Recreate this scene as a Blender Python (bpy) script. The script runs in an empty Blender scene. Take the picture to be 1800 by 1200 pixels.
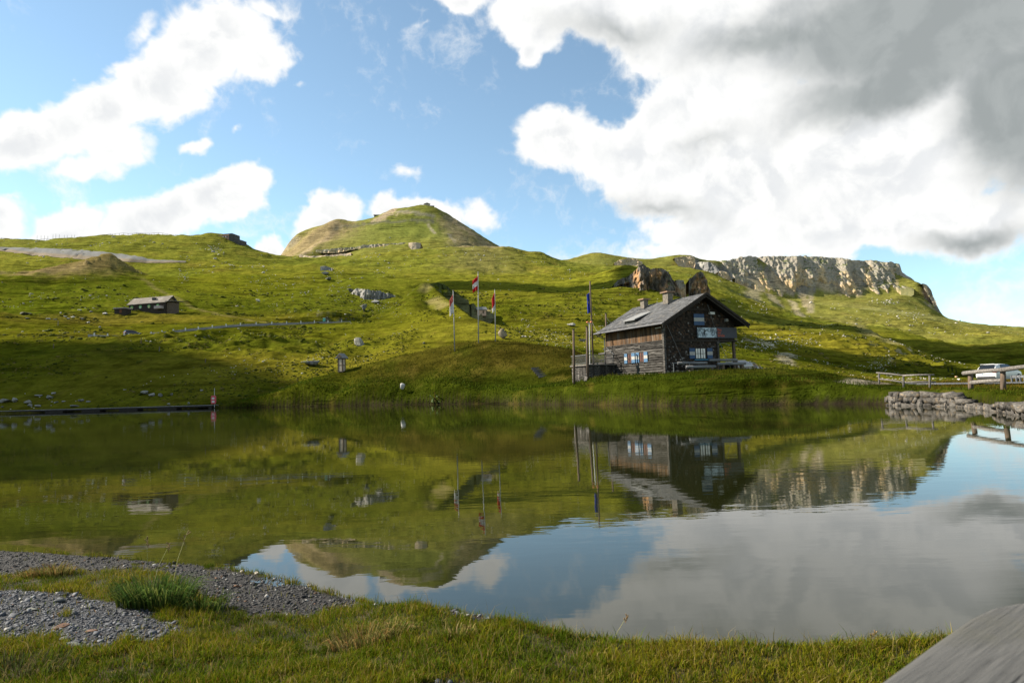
import bpy, math, random, time
import numpy as np
T0 = time.time()
random.seed(7)
RNG = np.random.default_rng(11)
scene = bpy.context.scene
COL = scene.collection

# ------------------------------------------------------------------ camera
FPX = 1200.0                      # focal length in photo pixels (24 mm on full frame)
CAMZ = 1.6
PITCH = math.atan(82.5 / FPX)
ROLL = math.radians(1.75)
cp, sp, cr, sr = math.cos(PITCH), math.sin(PITCH), math.cos(ROLL), math.sin(ROLL)
FWD = np.array([0.0, cp, sp])
R0, U0 = np.array([1.0, 0, 0]), np.array([0.0, -sp, cp])
RIGHT = cr * R0 - sr * U0
UP = sr * R0 + cr * U0
CAM = np.array([0.0, 0.0, CAMZ])
from mathutils import Matrix, Vector
cam_data = bpy.data.cameras.new("camera")
cam = bpy.data.objects.new("camera", cam_data)
COL.objects.link(cam)
cam.matrix_world = Matrix(((RIGHT[0], UP[0], -FWD[0], CAM[0]), (RIGHT[1], UP[1], -FWD[1], CAM[1]),
                           (RIGHT[2], UP[2], -FWD[2], CAM[2]), (0, 0, 0, 1)))
cam_data.sensor_width = 36.0
cam_data.lens = 24.0
cam_data.clip_start = 0.05
cam_data.clip_end = 20000
cam_data.dof.use_dof = True
cam_data.dof.focus_distance = 45.0
cam_data.dof.aperture_fstop = 7.1
scene.camera = cam

# ------------------------------------------------------------------ light
SUN_AZ = np.array([-0.965, 0.26]) / math.hypot(0.965, 0.26)
SUN_EL = math.radians(33)
SUN_DIR = np.array([SUN_AZ[0] * math.cos(SUN_EL), SUN_AZ[1] * math.cos(SUN_EL), math.sin(SUN_EL)])
sl = bpy.data.lights.new("sun", 'SUN')
sl.energy = 5.0
sl.angle = math.radians(0.5)
sl.color = (1.0, 0.91, 0.77)
sun = bpy.data.objects.new("sun", sl)
COL.objects.link(sun)
sun.rotation_euler = Vector(SUN_DIR).to_track_quat('Z', 'Y').to_euler()
sun.location = (-60, 30, 90)
scene.view_settings.view_transform = 'Standard'
scene.view_settings.look = 'None'
scene.view_settings.gamma = 1.0
scene.view_settings.use_curve_mapping = False
scene.view_settings.exposure = 1.3
scene.cycles.max_bounces = 6
scene.cycles.diffuse_bounces = 2
scene.cycles.glossy_bounces = 3
scene.cycles.transmission_bounces = 3
scene.cycles.transparent_max_bounces = 8
scene.cycles.caustics_reflective = False
scene.cycles.caustics_refractive = False

# ------------------------------------------------------------------ node helper
class NT:
    def __init__(self, tree):
        self.t = tree
        tree.nodes.clear()
    def n(self, kind, **kw):
        nd = self.t.nodes.new(kind)
        for k, v in kw.items():
            setattr(nd, k, v)
        return nd
    def put(self, sock, v):
        if isinstance(v, bpy.types.NodeSocket):
            self.t.links.new(v, sock)
        elif v is not None:
            if sock.type == 'RGBA' and not isinstance(v, (int, float)) and len(v) == 3:
                v = (*v, 1.0)
            sock.default_value = v
    def math(self, op, a, b=None, c=None, clamp=False):
        nd = self.n('ShaderNodeMath', operation=op, use_clamp=clamp)
        self.put(nd.inputs[0], a); self.put(nd.inputs[1], b) if b is not None else None
        if c is not None: self.put(nd.inputs[2], c)
        return nd.outputs[0]
    def vmath(self, op, a, b=None, out=0):
        nd = self.n('ShaderNodeVectorMath', operation=op)
        self.put(nd.inputs[0], a)
        if b is not None: self.put(nd.inputs[1], b)
        return nd.outputs[out]
    def noise(self, vec, scale, detail=4, rough=0.55, dist=0.0, color=False):
        nd = self.n('ShaderNodeTexNoise')
        if vec is not None: self.put(nd.inputs['Vector'], vec)
        nd.inputs['Scale'].default_value = scale
        nd.inputs['Detail'].default_value = detail
        nd.inputs['Roughness'].default_value = rough
        nd.inputs['Distortion'].default_value = dist
        return nd.outputs['Color' if color else 'Fac']
    def smooth(self, v, a, b, lo=0.0, hi=1.0):
        nd = self.n('ShaderNodeMapRange', interpolation_type='SMOOTHSTEP')
        self.put(nd.inputs[0], v)
        for i, x in enumerate((a, b, lo, hi)): self.put(nd.inputs[i + 1], x)
        return nd.outputs[0]
    def mix(self, f, a, b, blend='MIX'):
        nd = self.n('ShaderNodeMix', data_type='RGBA', blend_type=blend)
        self.put(nd.inputs[0], f); self.put(nd.inputs[6], a); self.put(nd.inputs[7], b)
        return nd.outputs[2]
    def mapping(self, vec, scale=(1, 1, 1), loc=(0, 0, 0), rot=(0, 0, 0), kind='POINT'):
        nd = self.n('ShaderNodeMapping', vector_type=kind)
        self.put(nd.inputs[0], vec)
        nd.inputs['Location'].default_value = loc
        nd.inputs['Rotation'].default_value = rot
        nd.inputs['Scale'].default_value = scale
        return nd.outputs[0]

# ------------------------------------------------------------------ world: sky and clouds
world = bpy.data.worlds.new("World")
scene.world = world
world.use_nodes = True
W = NT(world.node_tree)
sky = W.n('ShaderNodeTexSky', sky_type='NISHITA')
sky.sun_disc = False
sky.sun_elevation = SUN_EL
sky.sun_rotation = math.atan2(SUN_AZ[0], SUN_AZ[1])
sky.altitude = 2000
sky.air_density = 1.0
sky.dust_density = 0.15
sky.ozone_density = 1.0
SKY_STRENGTH = 0.085
tc = W.n('ShaderNodeTexCoord').outputs['Generated']
# tangent-plane coordinates of the sky around a fixed compass direction
df = W.vmath('DOT_PRODUCT', tc, tuple(FWD), 1)
dr = W.vmath('DOT_PRODUCT', tc, tuple(RIGHT), 1)
du = W.vmath('DOT_PRODUCT', tc, tuple(UP), 1)
dfc = W.math('MAXIMUM', df, 0.05)
comb = W.n('ShaderNodeCombineXYZ')
W.put(comb.inputs[0], W.math('DIVIDE', dr, dfc))
W.put(comb.inputs[1], W.math('DIVIDE', du, dfc))
warp = W.vmath('SUBTRACT', W.noise(tc, 5.5, 5, 0.6, color=True), (0.5, 0.5, 0.5))
warpm = W.vmath('MULTIPLY', warp, (0.15, 0.15, 0.0))
uv = W.vmath('ADD', comb.outputs[0], warpm)
def blob_field(blobs):
    acc = None
    for (px, py, sx, sy, rot, w) in blobs:
        m = W.mapping(uv, loc=((px - 900) / FPX, (600 - py) / FPX, 0), rot=(0, 0, math.radians(rot)),
                      scale=(sx / FPX, sy / FPX, 1), kind='TEXTURE')
        g = W.n('ShaderNodeTexGradient', gradient_type='SPHERICAL')
        W.put(g.inputs[0], m)
        v = g.outputs['Fac'] if w == 1 else W.math('MULTIPLY', g.outputs['Fac'], w)
        if acc is None: acc = v
        else:
            nd = W.n('ShaderNodeMath', operation='SMOOTH_MAX')
            W.put(nd.inputs[0], acc); W.put(nd.inputs[1], v); nd.inputs[2].default_value = 0.12
            acc = nd.outputs[0]
    return acc
CLOUDS = [(30, 245, 125, 62, 12, 1), (150, 205, 165, 78, 25, 1), (270, 145, 165, 92, 28, 1), (375, 75, 140, 95, 12, 1),
          (448, 105, 70, 82, 0, .8), (195, 262, 85, 62, 30, .8), (140, 300, 55, 34, 10, .55), (110, 150, 40, 22, 20, .3), (255, 40, 40, 26, 30, .35),
          (332, 262, 52, 26, 0, .6), (405, 243, 22, 20, 20, .4), (520, 150, 30, 18, 40, .25),
          (15, 382, 78, 66, 0, 1), (130, 402, 100, 46, 0, .9), (270, 385, 125, 62, 8, 1), (370, 350, 130, 56, 14, 1), (445, 325, 66, 46, 0, .8),
          (480, 440, 46, 36, 0, .9), (585, 390, 85, 52, 28, 1), (720, 374, 112, 46, 0, 1), (820, 385, 90, 40, -28, .6),
          (725, 292, 46, 34, 20, .4), (470, 8, 60, 26, 0, .35), (735, 60, 22, 12, 0, .2),
          (815, 12, 56, 30, 0, .75), (935, 45, 100, 72, 0, 1), (925, 95, 46, 50, 0, .8), (1080, 20, 220, 80, 0, 1), (1130, 90, 60, 40, 0, .6),
          (1330, 50, 330, 140, 0, 1), (1620, 40, 420, 230, 0, 1.2), (1800, 150, 330, 250, 0, 1.2),
          (985, 240, 108, 82, 15, 1), (1110, 265, 180, 95, 0, 1), (1230, 180, 175, 112, 10, 1), (1300, 300, 320, 125, 0, 1.1),
          (1520, 270, 360, 200, 0, 1.2), (1280, 410, 215, 88, 0, 1), (1500, 395, 330, 90, 0, 1.1), (1690, 385, 185, 72, 15, 1),
          (1750, 575, 45, 12, 0, .55), (1060, 385, 70, 22, 0, .25)]
DARKS = [(1640, 45, 460, 150, 8, 1), (1800, 170, 210, 230, 0, 1), (1380, 65, 280, 75, 8, .65), (1090, 48, 230, 60, 0, .45),
         (1700, 418, 140, 34, 14, .6), (1440, 185, 170, 50, 28, .5), (1150, 348, 170, 42, -10, .45), (1580, 135, 300, 80, 18, .9), (1250, 250, 150, 34, 10, .35)]
fB = blob_field(CLOUDS)
fD = blob_field(DARKS)
n1 = W.noise(tc, 9.0, 12, 0.6, 0.5)
nb1 = W.math('ABSOLUTE', W.math('MULTIPLY_ADD', W.noise(tc, 26.0, 6, 0.55, 0.3), 2.0, -1.0))      # rounded heads at the rim
n2 = W.noise(tc, 3.2, 8, 0.55, 0.2)
dens = W.math('ADD', fB, W.math('MULTIPLY', W.math('SUBTRACT', n1, 0.5), 0.80))
dens = W.math('ADD', dens, W.math('MULTIPLY', W.math('SUBTRACT', 0.22, nb1), 0.34))
front = W.smooth(df, 0.3, 0.55)
dens_in = W.math('MULTIPLY', W.smooth(dens, 0.14, 0.44), front)
# the same broken cumulus over the rest of the sky
tz = W.n('ShaderNodeSeparateXYZ'); W.put(tz.inputs[0], tc)
far = W.math('SUBTRACT', 1.0, W.smooth(df, 0.45, 0.68))
dens_out = W.math('MULTIPLY', W.smooth(W.math('ADD', n2, W.math('MULTIPLY', W.math('SUBTRACT', n1, 0.5), 0.3)), 0.48, 0.62), far)
cover = W.math('MAXIMUM', dens_in, dens_out)
cover = W.math('MULTIPLY', cover, W.smooth(tz.outputs[2], -0.02, 0.03))
# inner structure: thick parts grey, heads bright on the side of the sun
dk = W.smooth(W.math('ADD', fD, W.math('MULTIPLY', W.math('SUBTRACT', W.noise(tc, 4.0, 6, 0.5, .1), 0.5), 0.35)), 0.04, 0.66)
dk_out = W.math('MULTIPLY', W.smooth(n2, 0.56, 0.76), far)
shade = W.math('MAXIMUM', W.math('MULTIPLY', dk, front), dk_out)
toward = tuple(0.022 * SUN_DIR)
rel = W.math('SUBTRACT', W.noise(tc, 13.0, 7, 0.55, 0.4), W.noise(W.vmath('ADD', tc, toward), 13.0, 7, 0.55, 0.4))
lit = W.smooth(rel, -0.11, 0.11)
thick = W.smooth(dens, 0.35, 0.95)
cwhite = W.mix(W.math('MULTIPLY', thick, W.math('SUBTRACT', 1.0, lit)), (0.43, 0.43, 0.424), (0.345, 0.353, 0.36))
cgrey = W.mix(lit, (0.150, 0.163, 0.164), (0.175, 0.188, 0.188))
ccol = W.mix(shade, cwhite, cgrey)
bg1 = W.n('ShaderNodeBackground')
hs = W.n('ShaderNodeHueSaturation'); hs.inputs['Saturation'].default_value = 0.85
W.put(hs.inputs['Color'], W.mix(1.0, sky.outputs[0], (0.86, 1.07, 1.0), 'MULTIPLY'))
W.put(bg1.inputs[0], hs.outputs[0]); bg1.inputs[1].default_value = SKY_STRENGTH
bg2 = W.n('ShaderNodeBackground')
W.put(bg2.inputs[0], ccol); bg2.inputs[1].default_value = 1.0
mx = W.n('ShaderNodeMixShader')
W.put(mx.inputs[0], cover); W.put(mx.inputs[1], bg1.outputs[0]); W.put(mx.inputs[2], bg2.outputs[0])
wo = W.n('ShaderNodeOutputWorld')
W.put(wo.inputs[0], mx.outputs[0])
world.cycles.sampling_method = 'MANUAL'
world.cycles.sample_map_resolution = 512

# ------------------------------------------------------------------ pixel <-> place
RS = FPX / 1400.0
def ray(px, py):
    px, py = np.asarray(px, float), np.asarray(py, float)
    d = FWD + ((px - 900) / FPX)[..., None] * RIGHT + ((600 - py) / FPX)[..., None] * UP
    return d
def at(px, py, depth):
    """point seen at that pixel at that forward distance (m)"""
    d = ray(px, py)
    return CAM + d * (np.asarray(depth, float) / d[..., 1])[..., None]
def at_z(px, py, z):
    d = ray(px, py)
    return CAM + d * ((z - CAMZ) / d[..., 2])[..., None]
def hor(px):
    return 682.5 - 0.0305 * (np.asarray(px, float) - 900)

# ------------------------------------------------------------------ numpy gradient noise
_perm = np.random.default_rng(3).permutation(256).astype(np.int32)
_perm = np.concatenate([_perm, _perm])
_g = np.random.default_rng(5).normal(size=(256, 3)); _g /= np.linalg.norm(_g, axis=1)[:, None]
_g = _g.astype(np.float32)
def pnoise(p):
    p = np.asarray(p, np.float32)
    i = np.floor(p).astype(np.int32); f = p - i
    i &= 255
    u = f * f * f * (f * (f * 6 - 15) + 10)
    X, Y, Z = i[:, 0], i[:, 1], i[:, 2]
    out = 0
    for dx in (0, 1):
        wx = u[:, 0] if dx else 1 - u[:, 0]
        a = _perm[(X + dx) & 255]
        for dy in (0, 1):
            wy = u[:, 1] if dy else 1 - u[:, 1]
            b = _perm[(a + Y + dy) & 255]
            for dz in (0, 1):
                wz = u[:, 2] if dz else 1 - u[:, 2]
                g = _g[_perm[(b + Z + dz) & 255]]
                dot = g[:, 0] * (f[:, 0] - dx) + g[:, 1] * (f[:, 1] - dy) + g[:, 2] * (f[:, 2] - dz)
                out = out + wx * wy * wz * dot
    return out * 1.6
def fbm(p, oct=4, gain=0.5, ridged=False):
    s, a, t = 0, 1.0, 0
    p = np.asarray(p, np.float32)
    for k in range(oct):
        v = pnoise(p * (2 ** k) + 17.3 * k)
        if ridged: v = 1 - 2 * np.abs(v)
        s = s + a * v; t += a; a *= gain
    return s / t
def sstep(x, a, b):
    t = np.clip((x - a) / (b - a), 0, 1)
    return t * t * (3 - 2 * t)

# ------------------------------------------------------------------ mesh helpers
def np_mesh(name, verts, faces, cols=None, smooth=False):
    """verts (N,3); faces (M,k) int array or list of such arrays"""
    me = bpy.data.meshes.new(name)
    verts = np.ascontiguousarray(verts, np.float32)
    fl = faces if isinstance(faces, list) else [faces]
    fl = [np.asarray(f, np.int32) for f in fl if len(f)]
    me.vertices.add(len(verts)); me.vertices.foreach_set('co', verts.ravel())
    nl = sum(f.size for f in fl); nf = sum(len(f) for f in fl)
    me.loops.add(nl); me.polygons.add(nf)
    me.loops.foreach_set('vertex_index', np.concatenate([f.ravel() for f in fl]))
    tot = np.concatenate([np.full(len(f), f.shape[1], np.int32) for f in fl])
    st = np.concatenate([[0], np.cumsum(tot)[:-1]]).astype(np.int32)
    me.polygons.foreach_set('loop_start', st)
    if smooth: me.polygons.foreach_set('use_smooth', np.ones(nf, bool))
    if cols is not None:
        at_ = me.color_attributes.new('Col', 'FLOAT_COLOR', 'POINT')
        c4 = np.ones((len(verts), 4), np.float32); c4[:, :3] = cols
        at_.data.foreach_set('color', c4.ravel())
    me.update(calc_edges=True)
    return me
def link(name, me, mat=None, parent=None, **props):
    o = bpy.data.objects.new(name, me)
    COL.objects.link(o)
    if mat is not None and me is not None:
        me.materials.clear(); me.materials.append(mat)
    if parent is not None: o.parent = parent
    for k, v in props.items(): o[k] = v
    return o
def empty(name, loc, rotz=0, **props):
    o = bpy.data.objects.new(name, None)
    COL.objects.link(o)
    o.location = tuple(float(v) for v in loc); o.rotation_euler = (0, 0, rotz)
    o.empty_display_size = 0.3
    for k, v in props.items(): o[k] = v
    return o
class MB:
    """collects simple shapes into one mesh"""
    def __init__(s): s.v = []; s.f = []
    def add(s, vs, fs):
        b = len(s.v); s.v += [tuple(map(float, v)) for v in vs]; s.f += [tuple(b + i for i in f) for f in fs]; return s
    def box(s, lo, hi):
        (x0, y0, z0), (x1, y1, z1) = lo, hi
        return s.add([(x0, y0, z0), (x1, y0, z0), (x1, y1, z0), (x0, y1, z0), (x0, y0, z1), (x1, y0, z1), (x1, y1, z1), (x0, y1, z1)],
                     [(0, 3, 2, 1), (4, 5, 6, 7), (0, 1, 5, 4), (1, 2, 6, 5), (2, 3, 7, 6), (3, 0, 4, 7)])
    def beam(s, p, q, w, h, up=(0, 0, 1)):
        """box between two points, w wide, h high"""
        p, q, up = Vector(p), Vector(q), Vector(up)
        d = (q - p).normalized(); r = d.cross(up)
        if r.length < 1e-4: r = d.cross(Vector((1, 0, 0)))
        r.normalize(); u = r.cross(d)
        vs = []
        for e in (p, q):
            for a, b in ((-1, -1), (1, -1), (1, 1), (-1, 1)): vs.append(e + r * (a * w / 2) + u * (b * h / 2))
        return s.add(vs, [(0, 1, 2, 3), (7, 6, 5, 4), (0, 4, 5, 1), (1, 5, 6, 2), (2, 6, 7, 3), (3, 7, 4, 0)])
    def tube(s, pts, rad, n=8, cap=True):
        pts = [Vector(p) for p in pts]
        rads = rad if isinstance(rad, (list, tuple)) else [rad] * len(pts)
        rings = []
        for i, p in enumerate(pts):
            d = (pts[min(i + 1, len(pts) - 1)] - pts[max(i - 1, 0)]).normalized()
            a = d.cross(Vector((0, 0, 1)))
            if a.length < 1e-3: a = d.cross(Vector((1, 0, 0)))
            a.normalize(); b = d.cross(a)
            rings.append([p + (a * math.cos(2 * math.pi * k / n) + b * math.sin(2 * math.pi * k / n)) * rads[i] for k in range(n)])
        vs = [v for r in rings for v in r]; fs = []
        for i in range(len(pts) - 1):
            for k in range(n):
                fs.append((i * n + k, i * n + (k + 1) % n, (i + 1) * n + (k + 1) % n, (i + 1) * n + k))
        if cap:
            fs.append(tuple(range(n))[::-1]); fs.append(tuple((len(pts) - 1) * n + k for k in range(n)))
        return s.add(vs, fs)
    def prism(s, poly, y0, y1, axis='y'):
        """polygon in the plane, extruded along the axis"""
        n = len(poly)
        f = (lambda a, b, t: (a, t, b)) if axis == 'y' else ((lambda a, b, t: (t, a, b)) if axis == 'x' else (lambda a, b, t: (a, b, t)))
        vs = [f(a, b, y0) for a, b in poly] + [f(a, b, y1) for a, b in poly]
        fs = [tuple(range(n)), tuple(range(2 * n - 1, n - 1, -1))]
        for i in range(n): fs.append((i, i + n, (i + 1) % n + n, (i + 1) % n))
        return s.add(vs, fs)
    def mesh(s, name, smooth=False):
        me = bpy.data.meshes.new(name); me.from_pydata(s.v, [], s.f)
        import bmesh
        bm = bmesh.new(); bm.from_mesh(me); bmesh.ops.recalc_face_normals(bm, faces=bm.faces); bm.to_mesh(me); bm.free()
        if smooth:
            for p in me.polygons: p.use_smooth = True
        me.update(); return me
    def build(s, name, mat, parent=None, smooth=False, **props):
        return link(name, s.mesh(name, smooth), mat, parent, **props)
def bevel(o, w=0.02, seg=2):
    m = o.modifiers.new('bevel', 'BEVEL'); m.width = w; m.segments = seg; m.limit_method = 'ANGLE'
    return o

# ------------------------------------------------------------------ materials
def principled(N, base, rough=0.8, spec=0.3, metal=0.0, normal=None):
    b = N.n('ShaderNodeBsdfPrincipled')
    N.put(b.inputs['Base Color'], base); N.put(b.inputs['Roughness'], rough)
    b.inputs['Specular IOR Level'].default_value = spec
    b.inputs['Metallic'].default_value = metal
    if normal is not None: N.put(b.inputs['Normal'], normal)
    o = N.n('ShaderNodeOutputMaterial'); N.put(o.inputs[0], b.outputs[0])
    return b
def new_mat(name):
    m = bpy.data.materials.new(name); m.use_nodes = True
    return m, NT(m.node_tree)
def bump(N, h, strength, dist):
    b = N.n('ShaderNodeBump'); b.inputs['Strength'].default_value = strength; b.inputs['Distance'].default_value = dist
    N.put(b.inputs['Height'], h); return b.outputs[0]
MATS = {}
def mat(name, c1, c2=None, scale=6.0, rough=0.8, spec=0.25, metal=0.0, stretch=(1, 1, 1), bmp=0.0, bdist=0.01, c3=None, rand=0.0, detail=5, lo=.35, hi=.65, coord='Object'):
    """noise-mottled material; stretch gives grain; rand varies tone from piece to piece"""
    if name in MATS: return MATS[name]
    m, N = new_mat(name)
    c2 = c2 or tuple(0.8 * v for v in c1)
    t = N.n('ShaderNodeTexCoord').outputs[coord]
    oi = N.n('ShaderNodeObjectInfo').outputs['Random']
    sc = N.n('ShaderNodeVectorMath', operation='SCALE'); sc.inputs[0].default_value = (37.1, 17.7, 23.3); N.put(sc.inputs[3], oi)
    v = N.mapping(N.vmath('ADD', t, sc.outputs[0]), scale=stretch)
    n = N.noise(v, scale, detail, 0.6)
    c = N.mix(N.smooth(n, lo, hi), c1, c2)
    if c3 is not None:
        c = N.mix(N.smooth(N.noise(v, scale * 0.37, 4, 0.6), 0.52, 0.68), c, c3)
    if rand:
        k = N.math('MULTIPLY_ADD', oi, 2 * rand, 1 - rand)
        sv = N.n('ShaderNodeVectorMath', operation='SCALE'); N.put(sv.inputs[0], c); N.put(sv.inputs[3], k); c = sv.outputs[0]
    nm = bump(N, n, bmp, bdist) if bmp else None
    principled(N, c, rough, spec, metal, nm)
    MATS[name] = m
    return m
def attr_mat(name, rough=0.9, spec=0.15, scale=None, amp=0.25, bmp=0.0, bdist=0.05, trans=0.0, bscale=1.0):
    m, N = new_mat(name)
    a = N.n('ShaderNodeAttribute', attribute_name='Col')
    c = a.outputs['Color']
    g = N.n('ShaderNodeNewGeometry').outputs['Position']
    nm = None
    if scale:
        n = N.noise(g, scale, 6, 0.65)
        k = N.math('MULTIPLY_ADD', n, 2 * amp, 1 - amp)
        sv = N.n('ShaderNodeVectorMath', operation='SCALE'); N.put(sv.inputs[0], c); N.put(sv.inputs[3], k); c = sv.outputs[0]
    if bmp:
        nm = bump(N, N.noise(g, bscale, 6, 0.65), bmp, bdist)
    b = principled(N, c, rough, spec, 0, nm)
    if trans:
        tr = N.n('ShaderNodeBsdfTranslucent'); N.put(tr.inputs[0], c)
        ms = N.n('ShaderNodeMixShader'); ms.inputs[0].default_value = trans
        N.put(ms.inputs[1], b.outputs[0]); N.put(ms.inputs[2], tr.outputs[0])
        out = [n for n in m.node_tree.nodes if n.type == 'OUTPUT_MATERIAL'][0]
        N.put(out.inputs[0], ms.outputs[0])
    return m
# ------------------------------------------------------------------ terrain: control points (pixel, pixel, distance)
SHORE = np.array([(-900, 150), (-400, 140), (0, 131), (200, 130), (330, 127), (380, 123), (420, 117), (470, 112), (540, 108), (600, 105), (750, 95), (850, 88), (950, 75),
                  (1050, 66), (1170, 57.5), (1300, 53), (1400, 51), (1500, 48.5), (1570, 45), (1640, 42), (1700, 39), (1750, 34.5), (1800, 30), (1900, 24), (2100, 17)], float)
VIS = [
 # left column to right: slopes seen in the photograph
 (0, 590, 205), (0, 575, 240), (0, 556, 300), (0, 535, 345), (0, 510, 395), (0, 488, 440), (0, 455, 640), (0, 440, 690), (0, 421, 800),
 (-150, 560, 330), (-150, 480, 470), (-150, 440, 700), (-150, 418, 810),
 (100, 605, 185), (100, 590, 205), (100, 570, 245), (100, 555, 300), (100, 530, 355), (100, 495, 425), (100, 470, 465), (100, 455, 640), (100, 443, 680), (100, 425, 800),
 (200, 598, 195), (215, 594, 212), (200, 565, 285), (250, 550, 328), (215, 549, 330), (300, 547, 335), (180, 520, 385), (190, 480, 445), (160, 462, 478), (195, 451.5, 480), (212, 462, 480), (235, 482, 462), (265, 505, 432), (300, 520, 405), (340, 538, 375), (420, 556, 325),
 (220, 462, 625), (300, 465, 630), (200, 443, 670), (300, 440, 700), (200, 417, 800), (250, 416, 800), (300, 417, 800), (355, 416, 800), (385, 411, 800), (410, 418, 800), (432, 433, 800), (452, 443, 800), (470, 450, 810), (487, 453, 830),
 (320, 612, 185), (320, 595, 205), (330, 581, 232), (400, 600, 205), (400, 574, 245), (400, 558, 295), (400, 535, 380), (400, 510, 460), (400, 480, 570), (400, 450, 700), (330, 490, 520),
 (470, 635, 165), (500, 610, 200), (480, 571, 258), (550, 569, 270), (620, 568, 280), (500, 560, 330), (500, 545, 375), (500, 515, 470), (500, 485, 590), (480, 462, 720), (560, 500, 520), (560, 478, 590), (590, 487, 560),
 (560, 640, 160), (600, 620, 190), (640, 600, 210), (600, 590, 225), (660, 595, 215), (650, 625, 175), (700, 600, 195),
 (640, 505, 500), (680, 520, 470), (700, 530, 440), (650, 540, 400), (600, 545, 380), (580, 555, 330), (690, 548, 375), (560, 462, 690), (640, 475, 640),
 (640, 568, 268), (680, 552, 262), (720, 528, 268), (752, 499.5, 288), (735, 515, 275), (700, 572, 232), (750, 560, 228), (800, 580, 205), (770, 545, 240), (740, 530, 260), (820, 556, 225), (856, 569, 212), (850, 592, 190), (900, 597, 185),
 # the big peak and the slope below it
 (500, 450, 1180), (520, 436, 1200), (540, 417, 1220), (565, 400, 1240), (588, 387.5, 1260), (610, 389, 1260), (635, 389, 1270), (655, 386, 1280), (672, 376, 1290), (690, 367, 1300), (720, 366, 1300), (752, 365, 1300),
 (772, 371, 1290), (790, 380, 1280), (815, 396, 1260), (840, 412, 1240), (862, 427, 1220), (878, 436, 1200),
 (600, 410, 1190), (650, 405, 1180), (700, 400, 1180), (750, 400, 1180), (800, 410, 1170), (560, 440, 1080), (620, 432, 1080), (700, 427, 1080), (760, 425, 1070), (830, 432, 1070), (580, 452, 900), (640, 450, 900), (720, 441, 960), (800, 438, 950),
 (700, 470, 690), (760, 470, 660), (820, 465, 700), (720, 492, 560), (800, 495, 520), (850, 500, 490), (860, 470, 700), (850, 440, 920), (845, 535, 350), (845, 548, 310), (870, 555, 300), (900, 437, 890), (925, 440, 880), (945, 441, 870), (965, 447, 860), (985, 458, 850),
 (900, 470, 700), (950, 470, 710), (900, 505, 480), (950, 510, 460), (900, 535, 370), (950, 545, 330), (900, 545, 320), (960, 538, 360), (930, 575, 240), (980, 570, 250), (1000, 590, 215), (1000, 500, 560), (1020, 480, 690), (990, 470, 780),
 (1000, 520, 470), (1040, 505, 480), (1080, 480, 500), (1095, 470, 505), (1040, 540, 360), (1080, 520, 410), (1090, 505, 430), (1060, 570, 270), (1020, 555, 300),
 (1140, 540, 395), (1200, 535, 400), (1250, 540, 420),
 # right-hand ridge and mesa
 (1000, 456, 1250), (1020, 451, 1250), (1050, 446, 1250), (1075, 450, 1250), (1100, 453, 1250), (1130, 455, 1250), (1160, 456, 1250), (1190, 451, 1250), (1218, 452, 1250), (1232, 459, 1260), (1260, 459, 1270), (1300, 458, 1285), (1330, 456, 1288),
 (1400, 456, 1290), (1450, 459, 1290), (1500, 463, 1285), (1550, 466, 1280), (1574, 472, 1275), (1400, 462, 1330), (1300, 464, 1330), (1500, 470, 1320), (1200, 462, 1300), (1250, 466, 1310), (1600, 500, 1220), (1625, 500, 1220), (1636, 515, 1210), (1655, 550, 1150), (1685, 572, 1050), (1705, 573, 980), (1730, 577, 930), (1800, 577, 900), (1950, 582, 900),
 (1250, 494, 1238), (1290, 514, 1236), (1340, 503, 1240), (1375, 512, 1238), (1400, 524, 1232), (1415, 506, 1248), (1450, 511, 1242), (1500, 524, 1228), (1550, 516, 1224), (1590, 509, 1218), (1520, 514, 1232), (1320, 503, 1240),
 (1050, 470, 900), (1110, 470, 900), (1180, 478, 760), (1200, 470, 950), (1270, 500, 700), (1250, 480, 900), (1300, 520, 690), (1340, 520, 900), (1300, 550, 480), (1340, 560, 450), (1320, 535, 580),
 (1400, 538, 950), (1450, 535, 980), (1500, 533, 1000), (1550, 528, 1050), (1600, 520, 1120), (1350, 545, 700), (1400, 552, 740), (1450, 555, 720), (1520, 545, 780), (1560, 560, 720), (1600, 552, 850), (1640, 560, 900),
 (1310, 585, 350), (1310, 630, 210), (1340, 600, 290), (1350, 575, 400), (1400, 572, 440), (1450, 570, 470), (1400, 590, 350), (1450, 582, 400), (1490, 576, 425), (1520, 582, 405), (1400, 615, 280), (1450, 610, 300), (1510, 608, 318), (1560, 602, 365), (1600, 620, 335), (1650, 643, 295), (1700, 664, 255), (1400, 645, 200), (1470, 645, 222), (1540, 645, 248), (1600, 655, 255), (1600, 667, 215), (1660, 667, 230),
 (1560, 578, 560), (1600, 588, 520), (1650, 600, 480), (1700, 632, 420), (1640, 580, 680), (1680, 590, 640), (1720, 600, 600), (1760, 598, 640), (1800, 602, 640), (1760, 625, 500), (1800, 640, 420), (1800, 620, 520), (1780, 655, 330), (1740, 650, 360), (1720, 585, 740), (1800, 588, 760),
 (1900, 610, 600), (1900, 650, 360),
 # mound and bank across the water
 (420, 706, 119), (470, 693, 114), (500, 684, 113), (540, 668, 112), (600, 653, 112), (640, 642, 111), (700, 626, 109), (760, 613, 107), (800, 604, 105), (850, 599, 103), (900, 601, 101), (950, 607, 99), (1000, 614, 97),
 (600, 685, 108), (700, 665, 102), (780, 645, 99), (850, 640, 95), (850, 680, 91), (950, 640, 90), (950, 680, 82), (720, 690, 99), (1000, 650, 84),
]
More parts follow.
